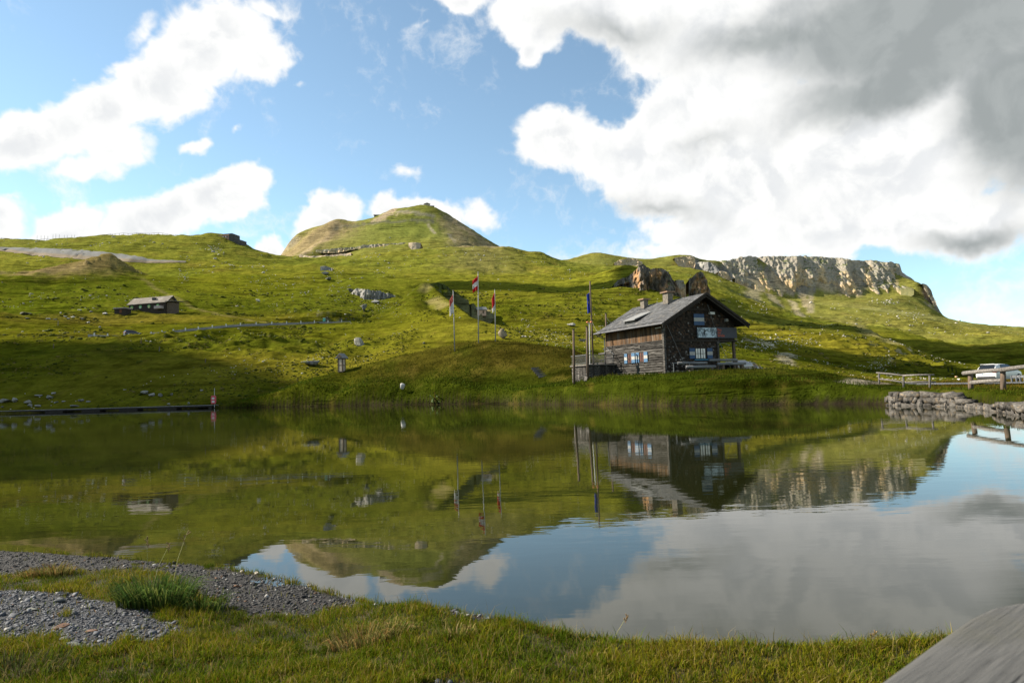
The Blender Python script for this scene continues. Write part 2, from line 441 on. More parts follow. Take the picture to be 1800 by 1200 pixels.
HID = [
 # out of sight or under the grass: (pixel column, distance, height)
 (0, 136, .6), (0, 150, 5.0), (0, 168, 10.5), (0, 187, 16.0), (100, 135, .6), (100, 150, 5.2), (100, 170, 11.5), (200, 134, .6), (200, 148, 5.2), (200, 166, 11.5), (300, 131, .6), (300, 145, 4.5), (300, 160, 9.0), (400, 127, .6), (400, 140, 3.2), (400, 152, 6.8), (470, 128, 1.0), (470, 145, 4.5),
 (500, 123, 1.6), (600, 125, 2.6), (700, 123, 3.2), (800, 119, 4.2), (900, 116, 4.5), (1000, 114, 4.2), (600, 145, 4.5), (700, 145, 6), (800, 150, 8), (900, 150, 9), (1000, 150, 9),
 (1170, 63, 2.4), (1066, 78, 2.5), (1120, 72, 2.5), (1020, 82, 2.7), (1240, 62, 2.55), (1300, 62, 2.55), (1200, 80, 2.6), (1280, 80, 2.4), (1100, 95, 3.2), (1170, 59.8, 1.9), (1300, 56, 1.9), (1400, 54.5, 1.8), (1050, 69.5, 1.8), (950, 79, 1.8),
 (1400, 59, 2.35), (1360, 60, 2.5), (1450, 57, 2.05), (1490, 55, 1.35), (1520, 53, 1.1), (1400, 68, 1.7), (1400, 90, 1.0), (1500, 70, .95), (1500, 95, .8), (1570, 49, .85), (1620, 46, .82), (1600, 60, .9), (1700, 60, .9), (1700, 45, .82), (1800, 40, .8), (1800, 60, .9),
 (1600, 85, .85), (1700, 85, .85), (1800, 85, .85), (1600, 140, .2), (1700, 150, .2), (1800, 160, .2), (1950, 40, .8), (1950, 70, .9), (1950, 160, .5), (1300, 120, 1.0), (1200, 140, 3), (1400, 140, .8), (1100, 150, 6), (1200, 220, 12), (1300, 160, 3),
 # behind crests
 (0, 520, 66), (100, 540, 76), (195, 520, 78), (240, 530, 74), (300, 520, 68), (100, 500, 78),
 (0, 1000, 130), (200, 1000, 130), (400, 1000, 120), (480, 1000, 130), (300, 1000, 125),
 (760, 330, 26), (800, 320, 20), (840, 265, 15), (760, 400, 42), (830, 300, 19), (870, 235, 12),
 (600, 1500, 190), (720, 1500, 220), (800, 1450, 180), (860, 1400, 150), (920, 1050, 120), (980, 1000, 118), (880, 1050, 130),
 (1090, 600, 74), (1130, 600, 78), (1180, 560, 70), (1240, 560, 68),
 (1050, 1500, 150), (1200, 1500, 160), (1350, 1550, 190), (1500, 1550, 170), (1600, 1500, 90), (1700, 1400, 40), (1800, 1300, 30), (1950, 1300, 30),
 (640, 315, 21), (680, 315, 22), (715, 325, 26), (700, 350, 29), (600, 310, 22), (660, 290, 20), (740, 318, 28),
 (540, 1310, 185), (560, 1340, 200), (575, 1360, 205), (525, 1270, 165), (600, 1380, 215), (500, 1320, 140), (480, 1250, 130), (520, 1400, 160), (1655, 1230, 72), (1685, 1140, 52), (1705, 1080, 44), (1730, 1020, 40), (1760, 1020, 40), (1800, 1020, 40), (1640, 1270, 92), (1622, 1290, 112), (1655, 1350, 60), (1720, 1250, 34), (1670, 1190, 60), (1800, 1150, 34), (1900, 1050, 40),
 (1500, 500, 30), (1440, 520, 33), (1560, 440, 12), (1620, 390, 6), (1680, 320, 0), (1700, 500, 14), (1620, 600, 26),
]
XYZ = [  # outside the frame
 (-222, 186, 48), (-280, 205, 62), (-150, 112, 4), (-230, 100, 30), (-130, 90, 1), (-330, 320, 100), (-360, 250, 90), (-255, 262, 52),
 (120, 60, 1.5), (160, 120, 2), (90, 30, 1.0), (300, 400, 20), (700, 800, 50), (-700, 600, 170), (-500, 400, 140)]
P = []
for px, py, r in VIS: P.append(at(px, py, r * RS))
for px, r, z in HID:
    q = at(px, 600, r * RS); P.append(np.array([q[0], q[1], z]))
for q in XYZ: P.append(np.array(q, float))
P = np.array(P)
def uvt(x, y):
    return np.stack([np.arctan2(x, y), 0.5 * np.log(x * x + y * y)], -1)
CU = uvt(P[:, 0], P[:, 1])
EPS2 = 0.012 ** 2
def kern(a, b):
    d2 = ((a[:, None, :] - b[None, :, :]) ** 2).sum(-1)
    return np.sqrt(d2 + EPS2)
n_ = len(P)
A = np.zeros((n_ + 3, n_ + 3)); A[:n_, :n_] = kern(CU, CU) - 0.0006 * np.eye(n_)
A[:n_, n_] = 1; A[:n_, n_ + 1:] = CU; A[n_, :n_] = 1; A[n_ + 1:, :n_] = CU.T
# heights are interpolated as elevation over distance so far peaks do not pull on the near bank
rr = np.hypot(P[:, 0], P[:, 1])
wgt = np.linalg.solve(A, np.concatenate([(P[:, 2] - CAMZ) / rr, np.zeros(3)])).astype(np.float32)
CUf = CU.astype(np.float32)
def base_height(x, y):
    q = uvt(x, y).astype(np.float32); out = np.empty(len(q), np.float32)
    for s in range(0, len(q), 20000):
        c = q[s:s + 20000]
        k = np.empty((len(c), n_), np.float32)
        np.subtract(c[:, 0:1], CUf[None, :, 0], out=k); k *= k
        t = c[:, 1:2] - CUf[None, :, 1]; t *= t; k += t; k += EPS2
        np.sqrt(k, out=k)
        out[s:s + 20000] = k @ wgt[:n_] + wgt[n_] + c @ wgt[n_ + 1:]
    return out * np.hypot(x, y) + CAMZ
# road beyond the stone wall (plan centre line)
def plan(px, r):
    q = at(px, 600, r * RS); return (q[0], q[1])
ROADC = np.array([plan(2150, 42), plan(1950, 49), plan(1800, 56), plan(1700, 61), plan(1620, 68), plan(1560, 76), plan(1480, 92), plan(1420, 110), plan(1380, 130)])
def poly_dist(x, y, pl):
    """distance to a plan polyline, and the running fraction along it"""
    best = np.full(x.shape, 1e9); frac = np.zeros(x.shape)
    n = len(pl) - 1
    for i in range(n):
        a, b = pl[i, :2], pl[i + 1, :2]; d = b - a; L2 = (d * d).sum()
        t = np.clip(((x - a[0]) * d[0] + (y - a[1]) * d[1]) / L2, 0, 1)
        q = np.hypot(x - a[0] - t * d[0], y - a[1] - t * d[1])
        m = q < best; best = np.where(m, q, best); frac = np.where(m, (i + t) / n, frac)
    return best, frac
HROAD = np.array([plan(*q_) for q_ in ((150, 208), (215, 212), (270, 222), (330, 232), (400, 245), (480, 258), (550, 270), (620, 280))])
ROAD_Z, ROAD_W = 0.93, 6.4
RIDGES = [  # crest line (pixel, pixel, distance), fall to the left of its run, fall to the right, rounding
 ([(700, 534, 268), (725, 518, 275), (752, 499, 288), (790, 530, 256), (825, 557, 224), (857, 569.5, 212)], .95, .50, .8),
 ([(90, 473, 460), (130, 466, 472), (160, 460.5, 478), (196, 451, 480), (214, 465, 476), (236, 483, 462), (268, 507, 432), (305, 524, 402), (400, 556, 325), (470, 567, 290)], .98, .34, 1.6),
 ([(500, 449, 1180), (540, 416, 1220), (566, 399, 1240), (588, 387, 1258), (612, 389, 1262), (640, 389, 1272), (656, 386, 1280), (674, 375, 1290), (692, 366.5, 1300), (752, 364.5, 1300), (772, 371, 1290), (792, 381, 1280), (815, 396, 1260), (840, 412, 1240), (878, 436, 1200)], 1.2, .42, 2.2),
 ([(588, 387, 1258), (592, 402, 1215), (575, 422, 1150), (545, 444, 1040)], .5, .42, 3.0),
 ([(1440, 574, 450), (1490, 575.5, 425), (1525, 584, 400), (1560, 602, 365), (1600, 620, 333), (1640, 640, 300), (1700, 665, 255)], .9, .33, 2.5),
 ([(1540, 569, 600), (1580, 580, 550), (1620, 590, 510), (1650, 601, 480), (1690, 626, 425), (1740, 650, 360)], .9, .30, 3.0),
 ([(1690, 586, 680), (1760, 588, 640), (1830, 600, 600)], .7, .55, 4.0),
 ([(1100, 466, 510), (1080, 480, 500), (1040, 497, 500), (990, 512, 480), (950, 520, 450)], .50, .55, 2.5),
 ([(560, 480, 590), (600, 488, 555), (640, 503, 505), (680, 516, 470), (705, 528, 440)], .55, .38, 2.0),
 ([(250, 563, 295), (235, 571, 275), (255, 577, 262), (272, 586, 238)], .7, .4, .8),
]
RID = [(np.array([at(*p[:2], p[2] * RS) for p in pts]), a, b, w) for pts, a, b, w in RIDGES]
def height(x, y, detail=True):
    x = np.asarray(x, float); y = np.asarray(y, float)
    z = base_height(x, y).astype(float)
    rho = np.hypot(x, y)
    px = 900 + FPX * x / np.maximum(y, 1) 
    p3 = np.stack([x, y, np.zeros_like(x)], -1)
    shore = np.interp(px, SHORE[:, 0], SHORE[:, 1]) * RS
    near = sstep(rho, 90, 320)
    for pts, fl, fr, w in RID:
        ext = max(60, 90 * w / 2)
        m = np.where((x > pts[:, 0].min() - ext) & (x < pts[:, 0].max() + ext) & (y > pts[:, 1].min() - ext) & (y < pts[:, 1].max() + ext))[0]
        if not len(m): continue
        X, Y = x[m], y[m]; best = np.full(len(m), 1e9); zc = np.zeros(len(m)); sd = np.zeros(len(m))
        for i in range(len(pts) - 1):
            a, b = pts[i], pts[i + 1]; d = b - a; L2 = d[0] ** 2 + d[1] ** 2
            t = np.clip(((X - a[0]) * d[0] + (Y - a[1]) * d[1]) / L2, 0, 1)
            ex, ey = X - a[0] - t * d[0], Y - a[1] - t * d[1]; qd = np.hypot(ex, ey)
            k = qd < best; best = np.where(k, qd, best); zc = np.where(k, a[2] + t * d[2], zc); sd = np.where(k, d[0] * ey - d[1] * ex, sd)
        n2 = fbm(np.stack([X / (9 * w + 8), Y / (9 * w + 8), X * 0], -1) + 4.2, 3)
        fall = np.where(sd > 0, fl, fr) * (1 + (.35 if w < 3 else .12) * n2)
        zr = zc - (np.sqrt(best ** 2 + (w * .8) ** 2) - w * .8) * fall
        h = np.clip(.5 + .5 * (zr - z[m]) / w, 0, 1) * (1 - sstep(best, ext * .35, ext * .85))
        z[m] = z[m] * (1 - h) + zr * h + w * h * (1 - h) * .5
    if detail:
        cone = 1 - .85 * np.exp(-((x + 26) ** 2 / 42 ** 2 + (y - 205) ** 2 / 40 ** 2))
        hd, _ = poly_dist(x, y, HROAD); cone = cone * (1 - np.exp(-(hd / 13) ** 2))
        z = z + near * cone * (3.2 * fbm(p3 / 95, 3) + 2.5 * sstep(rho, 600, 950) * (fbm(p3 / 130 + 3, 3, ridged=True) - .35) + (0.5 + 3.0 * sstep(rho, 250, 700)) * (fbm(p3 / 34 + 5, 3, ridged=True) - 0.42) - 0.3)
        rough = np.clip(.55 + 1.2 * fbm(p3 / 70 + 41, 2), .15, 1.4) + 1.5 * np.exp(-((x + 62) ** 2 / 45 ** 2 + (y - 172) ** 2 / 24 ** 2))
        z = z + cone * sstep(rho, 100, 170) * rough * ((.85 + .7 * (1 - sstep(rho, 300, 420))) * fbm(p3 / 13.0 + 9, 3, ridged=True) - .2) + sstep(rho, 60, 140) * .2 * fbm(p3 / 5 + 2, 3) + 0.07 * fbm(p3 / 2.2 + 3, 2)
        # sheep-track terraces: ripple that follows the contour
        pz = np.stack([x / 26, y / 26, z / 2.3], -1)
        z = z + near * cone * (.9 + .8 * (1 - sstep(rho, 330, 480))) * np.clip(fbm(pz, 2, ridged=True), -0.3, 1) * np.clip(0.6 + fbm(p3 / 60 + 31, 2), 0, 1.2)
    rd, _ = poly_dist(x, y, ROADC)
    k = 1 - sstep(rd, ROAD_W / 2 + .8, ROAD_W / 2 + 5)
    z = z * (1 - k) + (ROAD_Z - .06) * k
    # level pads
    for (cx, cy, cz, r1, r2) in PADS:
        k = 1 - sstep(np.hypot(x - cx, y - cy), r1, r2)
        z = z * (1 - k) + cz * k
    sw = shore + (0.5 * fbm(p3 / 3.5, 3) + 0.8 * fbm(p3 / 14, 2)) * (1 - sstep(px, 1480, 1565))
    d = y - sw
    land = np.maximum(z, 0.22 + 0.05 * np.clip(d, 0, 6))
    zz = np.where(d > 0, -0.25 + sstep(d, 0, 0.9) * (land + 0.25), np.maximum(-0.25 + d * 0.5, -1.6))
    return zz
PADS = []
HUT_O = np.array([12.64, 56.6, 2.5]); HUT_A = np.array([-0.423, 0.906]); HUT_B = np.array([0.906, 0.423])
hc = HUT_O[:2] + HUT_A * 4.4 + HUT_B * 3.5
PADS.append((hc[0], hc[1], 2.42, 6.0, 9.0))

# grid: bearing and distance steps follow what can be told apart
th = np.concatenate([np.radians(np.linspace(-66, -39.5, 46)), np.radians(np.linspace(-39, 39, 900)), np.radians(np.linspace(39.5, 52, 22))])
rh = np.concatenate([np.geomspace(17, 45, 80, endpoint=False), np.geomspace(45, 125, 200, endpoint=False), np.geomspace(125, 420, 210, endpoint=False), np.geomspace(420, 1600, 170)])
TH, RH = np.meshgrid(th, rh)
GX, GY = RH * np.sin(TH), RH * np.cos(TH)
GZ = height(GX.ravel(), GY.ravel()).reshape(GX.shape)
def blur(Z, ax, n):
    out = np.zeros_like(Z); idx_ = np.arange(Z.shape[ax]); w_ = 0
    for k in range(-n, n + 1):
        g_ = math.exp(-(2 * k / n) ** 2 / 2); out += g_ * np.take(Z, np.clip(idx_ + k, 0, len(idx_) - 1), axis=ax); w_ += g_
    return out / w_
k_far = sstep(RH, 560, 900)
GS = blur(blur(GZ, 1, 6), 0, 2)
GZ = GZ * (1 - .5 * k_far) + GS * .5 * k_far
print('terrain heights', round(time.time() - T0, 1))
ELEV = (GZ - CAMZ) / GY
def hit(px, py, rmin=0):
    """first point of the terrain met by the sight line through that pixel"""
    d = ray(px, py); a = math.atan2(d[0], d[1]); e = d[2] / d[1]
    j = int(np.clip(np.searchsorted(th, a) - 1, 0, len(th) - 2)); f = (a - th[j]) / (th[j + 1] - th[j])
    prof = ELEV[:, j] * (1 - f) + ELEV[:, j + 1] * f
    prof = np.where((GZ[:, j] > -0.05) & (rh > rmin), prof, -9)
    k = int(np.argmax(prof >= e))
    if prof[k] < e: return None
    if k == 0: r = rh[0]
    else:
        g = (e - prof[k - 1]) / (prof[k] - prof[k - 1]) if prof[k - 1] > -5 else 1.0
        r = rh[k - 1] + (rh[k] - rh[k - 1]) * g
    x, y = r * math.sin(a), r * math.cos(a)
    return np.array([x, y, ground(x, y)])
def ground(x, y):
    """height of the terrain mesh at a plan point"""
    a = math.atan2(x, y); r = math.hypot(x, y)
    j = int(np.clip(np.searchsorted(th, a) - 1, 0, len(th) - 2)); f = (a - th[j]) / (th[j + 1] - th[j])
    k = int(np.clip(np.searchsorted(rh, r) - 1, 0, len(rh) - 2)); g = (r - rh[k]) / (rh[k + 1] - rh[k])
    return float(GZ[k, j] * (1 - f) * (1 - g) + GZ[k, j + 1] * f * (1 - g) + GZ[k + 1, j] * (1 - f) * g + GZ[k + 1, j + 1] * f * g)
def ground_v(x, y):
    a = np.arctan2(x, y); r = np.hypot(x, y)
    j = np.clip(np.searchsorted(th, a) - 1, 0, len(th) - 2); f = (a - th[j]) / (th[j + 1] - th[j])
    k = np.clip(np.searchsorted(rh, r) - 1, 0, len(rh) - 2); g = (r - rh[k]) / (rh[k + 1] - rh[k])
    return GZ[k, j] * (1 - f) * (1 - g) + GZ[k, j + 1] * f * (1 - g) + GZ[k + 1, j] * (1 - f) * g + GZ[k + 1, j + 1] * f * g

# ---- ground cover colours per vertex, distance haze painted in
gx, gy, gz = GX.ravel(), GY.ravel(), GZ.ravel()
v3 = np.stack([gx, gy, gz], -1)
rho = np.hypot(gx, gy)
dzr = np.gradient(GZ, axis=0) / np.gradient(RH, axis=0); dzt = np.gradient(GZ, axis=1) / (RH * np.gradient(TH, axis=1))
steep = np.degrees(np.arctan(np.hypot(dzr, dzt))).ravel()
nA = fbm(v3 / 120, 3); nB = fbm(v3 / 30 + 7, 4); nC = fbm(v3 / 7 + 3, 3); nD = fbm(v3 / np.array([9, 9, 1.6]) + 11, 3)
def lerp(a, b, t):
    return a + (np.asarray(b) - a) * np.asarray(t)[:, None]
green = np.array([0.070, 0.082, 0.0050]); yel = np.array([0.112, 0.106, 0.008]); dkg = np.array([0.026, 0.038, 0.003]); brn = np.array([0.098, 0.070, 0.015])
tcol = np.tile(green, (len(gx), 1))
tcol = lerp(tcol, yel, sstep(nA * .6 + nB * .7, -0.25, 0.45) * .9)
tcol = lerp(tcol, brn, sstep(nB + .5 * nC, 0.18, 0.62) * .55)
tcol = lerp(tcol, dkg, sstep(nD + .3 * nC, 0.15, 0.55) * .6 * sstep(rho, 60, 150))
# far slopes paler and bluer with distance: aerial haze painted into the colour
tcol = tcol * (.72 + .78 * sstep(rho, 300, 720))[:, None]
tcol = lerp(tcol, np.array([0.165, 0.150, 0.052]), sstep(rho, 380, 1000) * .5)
# bank and mound: rich green at the water, russet on top
isb = (1 - sstep(rho, 88, 112)) 
bk = lerp(np.tile(np.array([0.024, 0.031, 0.0025]), (len(gx), 1)), np.array([0.042, 0.034, 0.005]), sstep(gz + 2.2 * nB + 1.2 * nC, 1.8, 4.8) * .8)
bk = lerp(bk, np.array([0.026, 0.036, 0.003]), sstep(nC, 0.05, 0.5) * .6)
tcol = tcol * (1 - isb[:, None]) + bk * isb[:, None]
# water's edge: wet dark earth
tcol = lerp(tcol, np.array([0.018, 0.014, 0.009]), 1 - sstep(gz, 0.12, 0.42))
# bare rock on steep ground
rk = sstep(steep + 9 * nC + 6 * nB, 43, 52) * sstep(rho, 130, 200) * (1 - np.exp(-((gx + 20) ** 2 / 30 ** 2 + (gy - 225) ** 2 / 40 ** 2)))
rockc = lerp(np.tile(np.array([0.14, 0.13, 0.115]), (len(gx), 1)), np.array([0.34, 0.27, 0.17]), sstep(nB + nC * .5, -.1, .5))
tcol = tcol * (1 - rk[:, None]) + rockc * rk[:, None]
def tint(px, py, ru, rv, col, k):
    """vegetation patch round a point of the terrain: ru across the sight line, rv along it (m)"""
    g = hit(px, py)
    if g is None: return
    d = g[:2] / np.hypot(g[0], g[1]); du, dv = (gx - g[0]) * d[1] - (gy - g[1]) * d[0], (gx - g[0]) * d[0] + (gy - g[1]) * d[1]
    m = np.clip(np.exp(-(du / ru) ** 2 - (dv / rv) ** 2) * (1 + .5 * nB + .35 * nC), 0, 1) * k
    tcol[:] = tcol * (1 - m[:, None]) + np.asarray(col) * m[:, None]
for a in [(690, 585, 32, 26, (.098, .094, .006), .75), (780, 575, 26, 22, (.098, .094, .006), .7), (610, 525, 45, 60, (.056, .066, .006), .75), (480, 530, 50, 60, (.078, .092, .007), .6), (650, 548, 30, 30, (.046, .056, .005), .75), (700, 535, 20, 30, (.05, .06, .005), .6),
          (110, 515, 55, 45, (.066, .082, .006), .7), (250, 515, 30, 40, (.060, .074, .006), .6), (60, 545, 40, 25, (.075, .10, .006), .5), (300, 560, 60, 22, (.112, .094, .010), .6), (120, 562, 40, 22, (.112, .092, .016), .55),
          (430, 605, 50, 22, (.050, .062, .005), .6), (560, 625, 30, 16, (.125, .112, .008), .5), (380, 640, 40, 14, (.125, .105, .012), .5), (850, 490, 60, 90, (.175, .165, .018), .55), (1000, 495, 50, 80, (.165, .160, .016), .5), (720, 470, 70, 90, (.135, .140, .02), .5),
          (1050, 540, 40, 60, (.150, .150, .014), .5), (960, 585, 40, 40, (.165, .150, .016), .5), (1400, 590, 45, 50, (.190, .160, .016), .7), (1480, 565, 90, 80, (.21, .18, .06), .5), (1560, 545, 90, 90, (.20, .19, .08), .5), (1340, 560, 60, 60, (.17, .165, .03), .5), (1700, 585, 80, 80, (.19, .165, .03), .6),
          (640, 405, 90, 70, (.150, .165, .035), .6), (740, 405, 80, 70, (.13, .155, .03), .6), (560, 425, 60, 60, (.19, .16, .07), .6), (830, 425, 40, 60, (.17, .15, .07), .6), (250, 430, 120, 60, (.14, .14, .02), .5), (420, 500, 40, 60, (.15, .15, .01), .5)]:
    tint(*a)
def paint(pl_px, width, col, strength=1.0, soft=0.5, rough=0.5):
    """bare ground along a line: points found on the terrain, width in metres"""
    pts = [hit(*p) for p in pl_px]; pts = np.array([p for p in pts if p is not None])
    if len(pts) < 2: return None
    lo, hi = pts.min(0) - 4 * width, pts.max(0) + 4 * width
    m = np.where((gx > lo[0]) & (gx < hi[0]) & (gy > lo[1]) & (gy < hi[1]))[0]
    d, _ = poly_dist(gx[m], gy[m], pts)
    d = d + rough * width * nC[m]
    k = (1 - sstep(d, width * (1 - soft) / 2, width * (1 + soft) / 2)) * strength
    tcol[m] = tcol[m] * (1 - k[:, None]) + .78 * np.asarray(col) * np.array([1.04, 1.0, .92]) * k[:, None]
    return pts
TANC = (0.36, 0.29, 0.19)
paint([(588, 390), (590, 400), (578, 412), (566, 424), (545, 436), (530, 446)], 16, TANC, .9)          # trail on the west shoulder
paint([(575, 402), (550, 420), (525, 436), (505, 448)], 80, (.28, .22, .125), .9, .8)
paint([(690, 368), (678, 377), (668, 384)], 22, (.38, .31, .22), .95)
paint([(700, 372), (740, 375), (760, 380)], 10, (.27, .25, .2), .8)
paint([(655, 388), (665, 384), (690, 378), (720, 374)], 6, (.34, .29, .2), .8)
paint([(795, 385), (815, 400), (835, 413), (855, 427), (868, 434)], 26, (.33, .27, .18), .85, .8)
paint([(788, 392), (800, 405), (815, 422), (822, 433)], 34, (.27, .22, .14), .7, .9)
paint([(752, 393), (765, 410)], 5, (.36, .32, .24), .7)
paint([(790, 412), (800, 425)], 5, (.36, .32, .24), .7)
paint([(585, 400), (640, 394), (700, 391), (760, 389)], 9, (.13, .13, .10), .8)
paint([(90, 470), (150, 465), (195, 453)], 30, (.20, .15, .07), .75, .9)
paint([(130, 470), (60, 478), (0, 483)], 14, (.27, .21, .11), .6, .9)
paint([(250, 490), (290, 515), (330, 535), (400, 555), (470, 566)], 2.5, (.2, .17, .07), .5, .8)
paint([(860, 430), (850, 455), (840, 470)], 60, (.2, .165, .08), .45, .9)
paint([(762, 528), (772, 533), (782, 537)], 4, (.25, .21, .1), .6, .9)
paint([(752, 503), (750, 508)], 4, (.25, .21, .1), .5, .9)
paint([(1390, 528), (1400, 545), (1408, 556)], 7, (.37, .32, .22), .7)
paint([(1340, 510), (1358, 525), (1372, 537)], 9, (.37, .32, .22), .75)
paint([(1425, 512), (1423, 530), (1424, 548)], 7, (.37, .32, .22), .75)
paint([(1412, 520), (1416, 540)], 6, (.4, .33, .22), .7)
paint([(1330, 490), (1325, 510), (1322, 525)], 14, (.37, .32, .22), .7)
paint([(1315, 598), (1345, 602), (1360, 610)], 3, (.42, .38, .28), .6, .8)
paint([(1385, 620), (1380, 630), (1385, 640)], 4, (.38, .34, .25), .7)
paint([(1500, 568), (1530, 588), (1570, 602)], 8, (.26, .23, .11), .6, .9)
paint([(1490, 673), (1515, 669), (1540, 672)], 1.3, (.27, .24, .19), .9, .5)
# faces, leaving out what lies under the lake
nr, nc = GX.shape
idx = np.arange(nr * nc).reshape(nr, nc)
q = np.stack([idx[:-1, :-1].ravel(), idx[:-1, 1:].ravel(), idx[1:, 1:].ravel(), idx[1:, :-1].ravel()], -1)
q = q[(gz[q].max(1) > -0.9)]
use = np.unique(q); remap = np.full(nr * nc, -1); remap[use] = np.arange(len(use))
m_, N = new_mat('alpine_meadow')
a_ = N.n('ShaderNodeAttribute', attribute_name='Col').outputs['Color']
pos = N.n('ShaderNodeNewGeometry').outputs['Position']
n_a = N.noise(pos, 0.9, 8, 0.7)
n_b = N.noise(N.mapping(pos, scale=(.25, .25, 1.1)), 0.9, 6, 0.65)
n_c = N.noise(pos, 0.11, 9, 0.72)
k_ = N.math('MULTIPLY', N.smooth(n_c, .3, .7, .80, 1.20), N.smooth(n_a, .25, .75, .74, 1.26))
k_ = N.math('MULTIPLY', k_, N.smooth(n_b, .32, .68, .72, 1.26))
ter = N.smooth(N.noise(N.mapping(pos, scale=(.035, .035, .62)), 1.0, 4, .6, .6), .53, .62)
ter = N.math('MULTIPLY', ter, N.smooth(N.noise(pos, .013, 3, .6), .36, .52))
k_ = N.math('MULTIPLY', k_, N.math('MULTIPLY_ADD', ter, -.58, 1.06))
sv = N.n('ShaderNodeVectorMath', operation='SCALE'); N.put(sv.inputs[0], a_); N.put(sv.inputs[3], k_)
straw = N.mix(N.math('MULTIPLY', N.smooth(N.noise(pos, 0.35, 6, .6), .52, .7), .35), sv.outputs[0], (.125, .095, .018))
h_ = N.math('SUBTRACT', N.math('ADD', N.noise(pos, 0.45, 8, 0.68), N.math('MULTIPLY', n_b, .6)), N.math('MULTIPLY', ter, .5))
principled(N, straw, 1.0, 0.0, 0, bump(N, h_, 0.5, 1.2))
MEADOW = m_
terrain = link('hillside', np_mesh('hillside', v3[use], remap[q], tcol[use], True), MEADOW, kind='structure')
print('terrain', len(q) * 2, round(time.time() - T0, 1))

# ------------------------------------------------------------------ water
m_, N = new_mat('lake_water')
pos = N.n('ShaderNodeNewGeometry').outputs['Position']
w1 = N.noise(N.mapping(pos, scale=(.55, 1.4, 1)), 2.3, 3, 0.5)
w2 = N.noise(N.mapping(pos, scale=(.25, .6, 1)), 0.6, 3, 0.5)
patch = N.smooth(N.noise(pos, 0.09, 4, .6), .42, .66, .35, 1.6)
hh = N.math('ADD', N.math('MULTIPLY', w1, patch), N.math('MULTIPLY', w2, 1.1))
b = N.n('ShaderNodeBump'); b.inputs['Strength'].default_value = 0.02; b.inputs['Distance'].default_value = 0.1
N.put(b.inputs['Height'], hh)
murk = N.mix(N.smooth(N.noise(pos, 0.25, 4, .6), .4, .65), (0.010, 0.012, 0.003), (0.016, 0.017, 0.005))
pb = principled(N, murk, 0.015, 0.5, 0, b.outputs[0])
pb.inputs['IOR'].default_value = 1.42
wv = np.array([(-260, 1.5, 0), (60, 1.5, 0), (60, 160, 0), (-260, 160, 0)], float)
link('lake_water', np_mesh('lake_water', wv, np.array([[0, 1, 2, 3]])), m_, kind='structure')
ORD = ['first', 'second', 'third', 'fourth', 'fifth', 'sixth', 'seventh', 'eighth', 'ninth', 'tenth', 'eleventh', 'twelfth', 'thirteenth', 'fourteenth', 'fifteenth', 'sixteenth', 'seventeenth', 'eighteenth', 'nineteenth', 'twentieth']
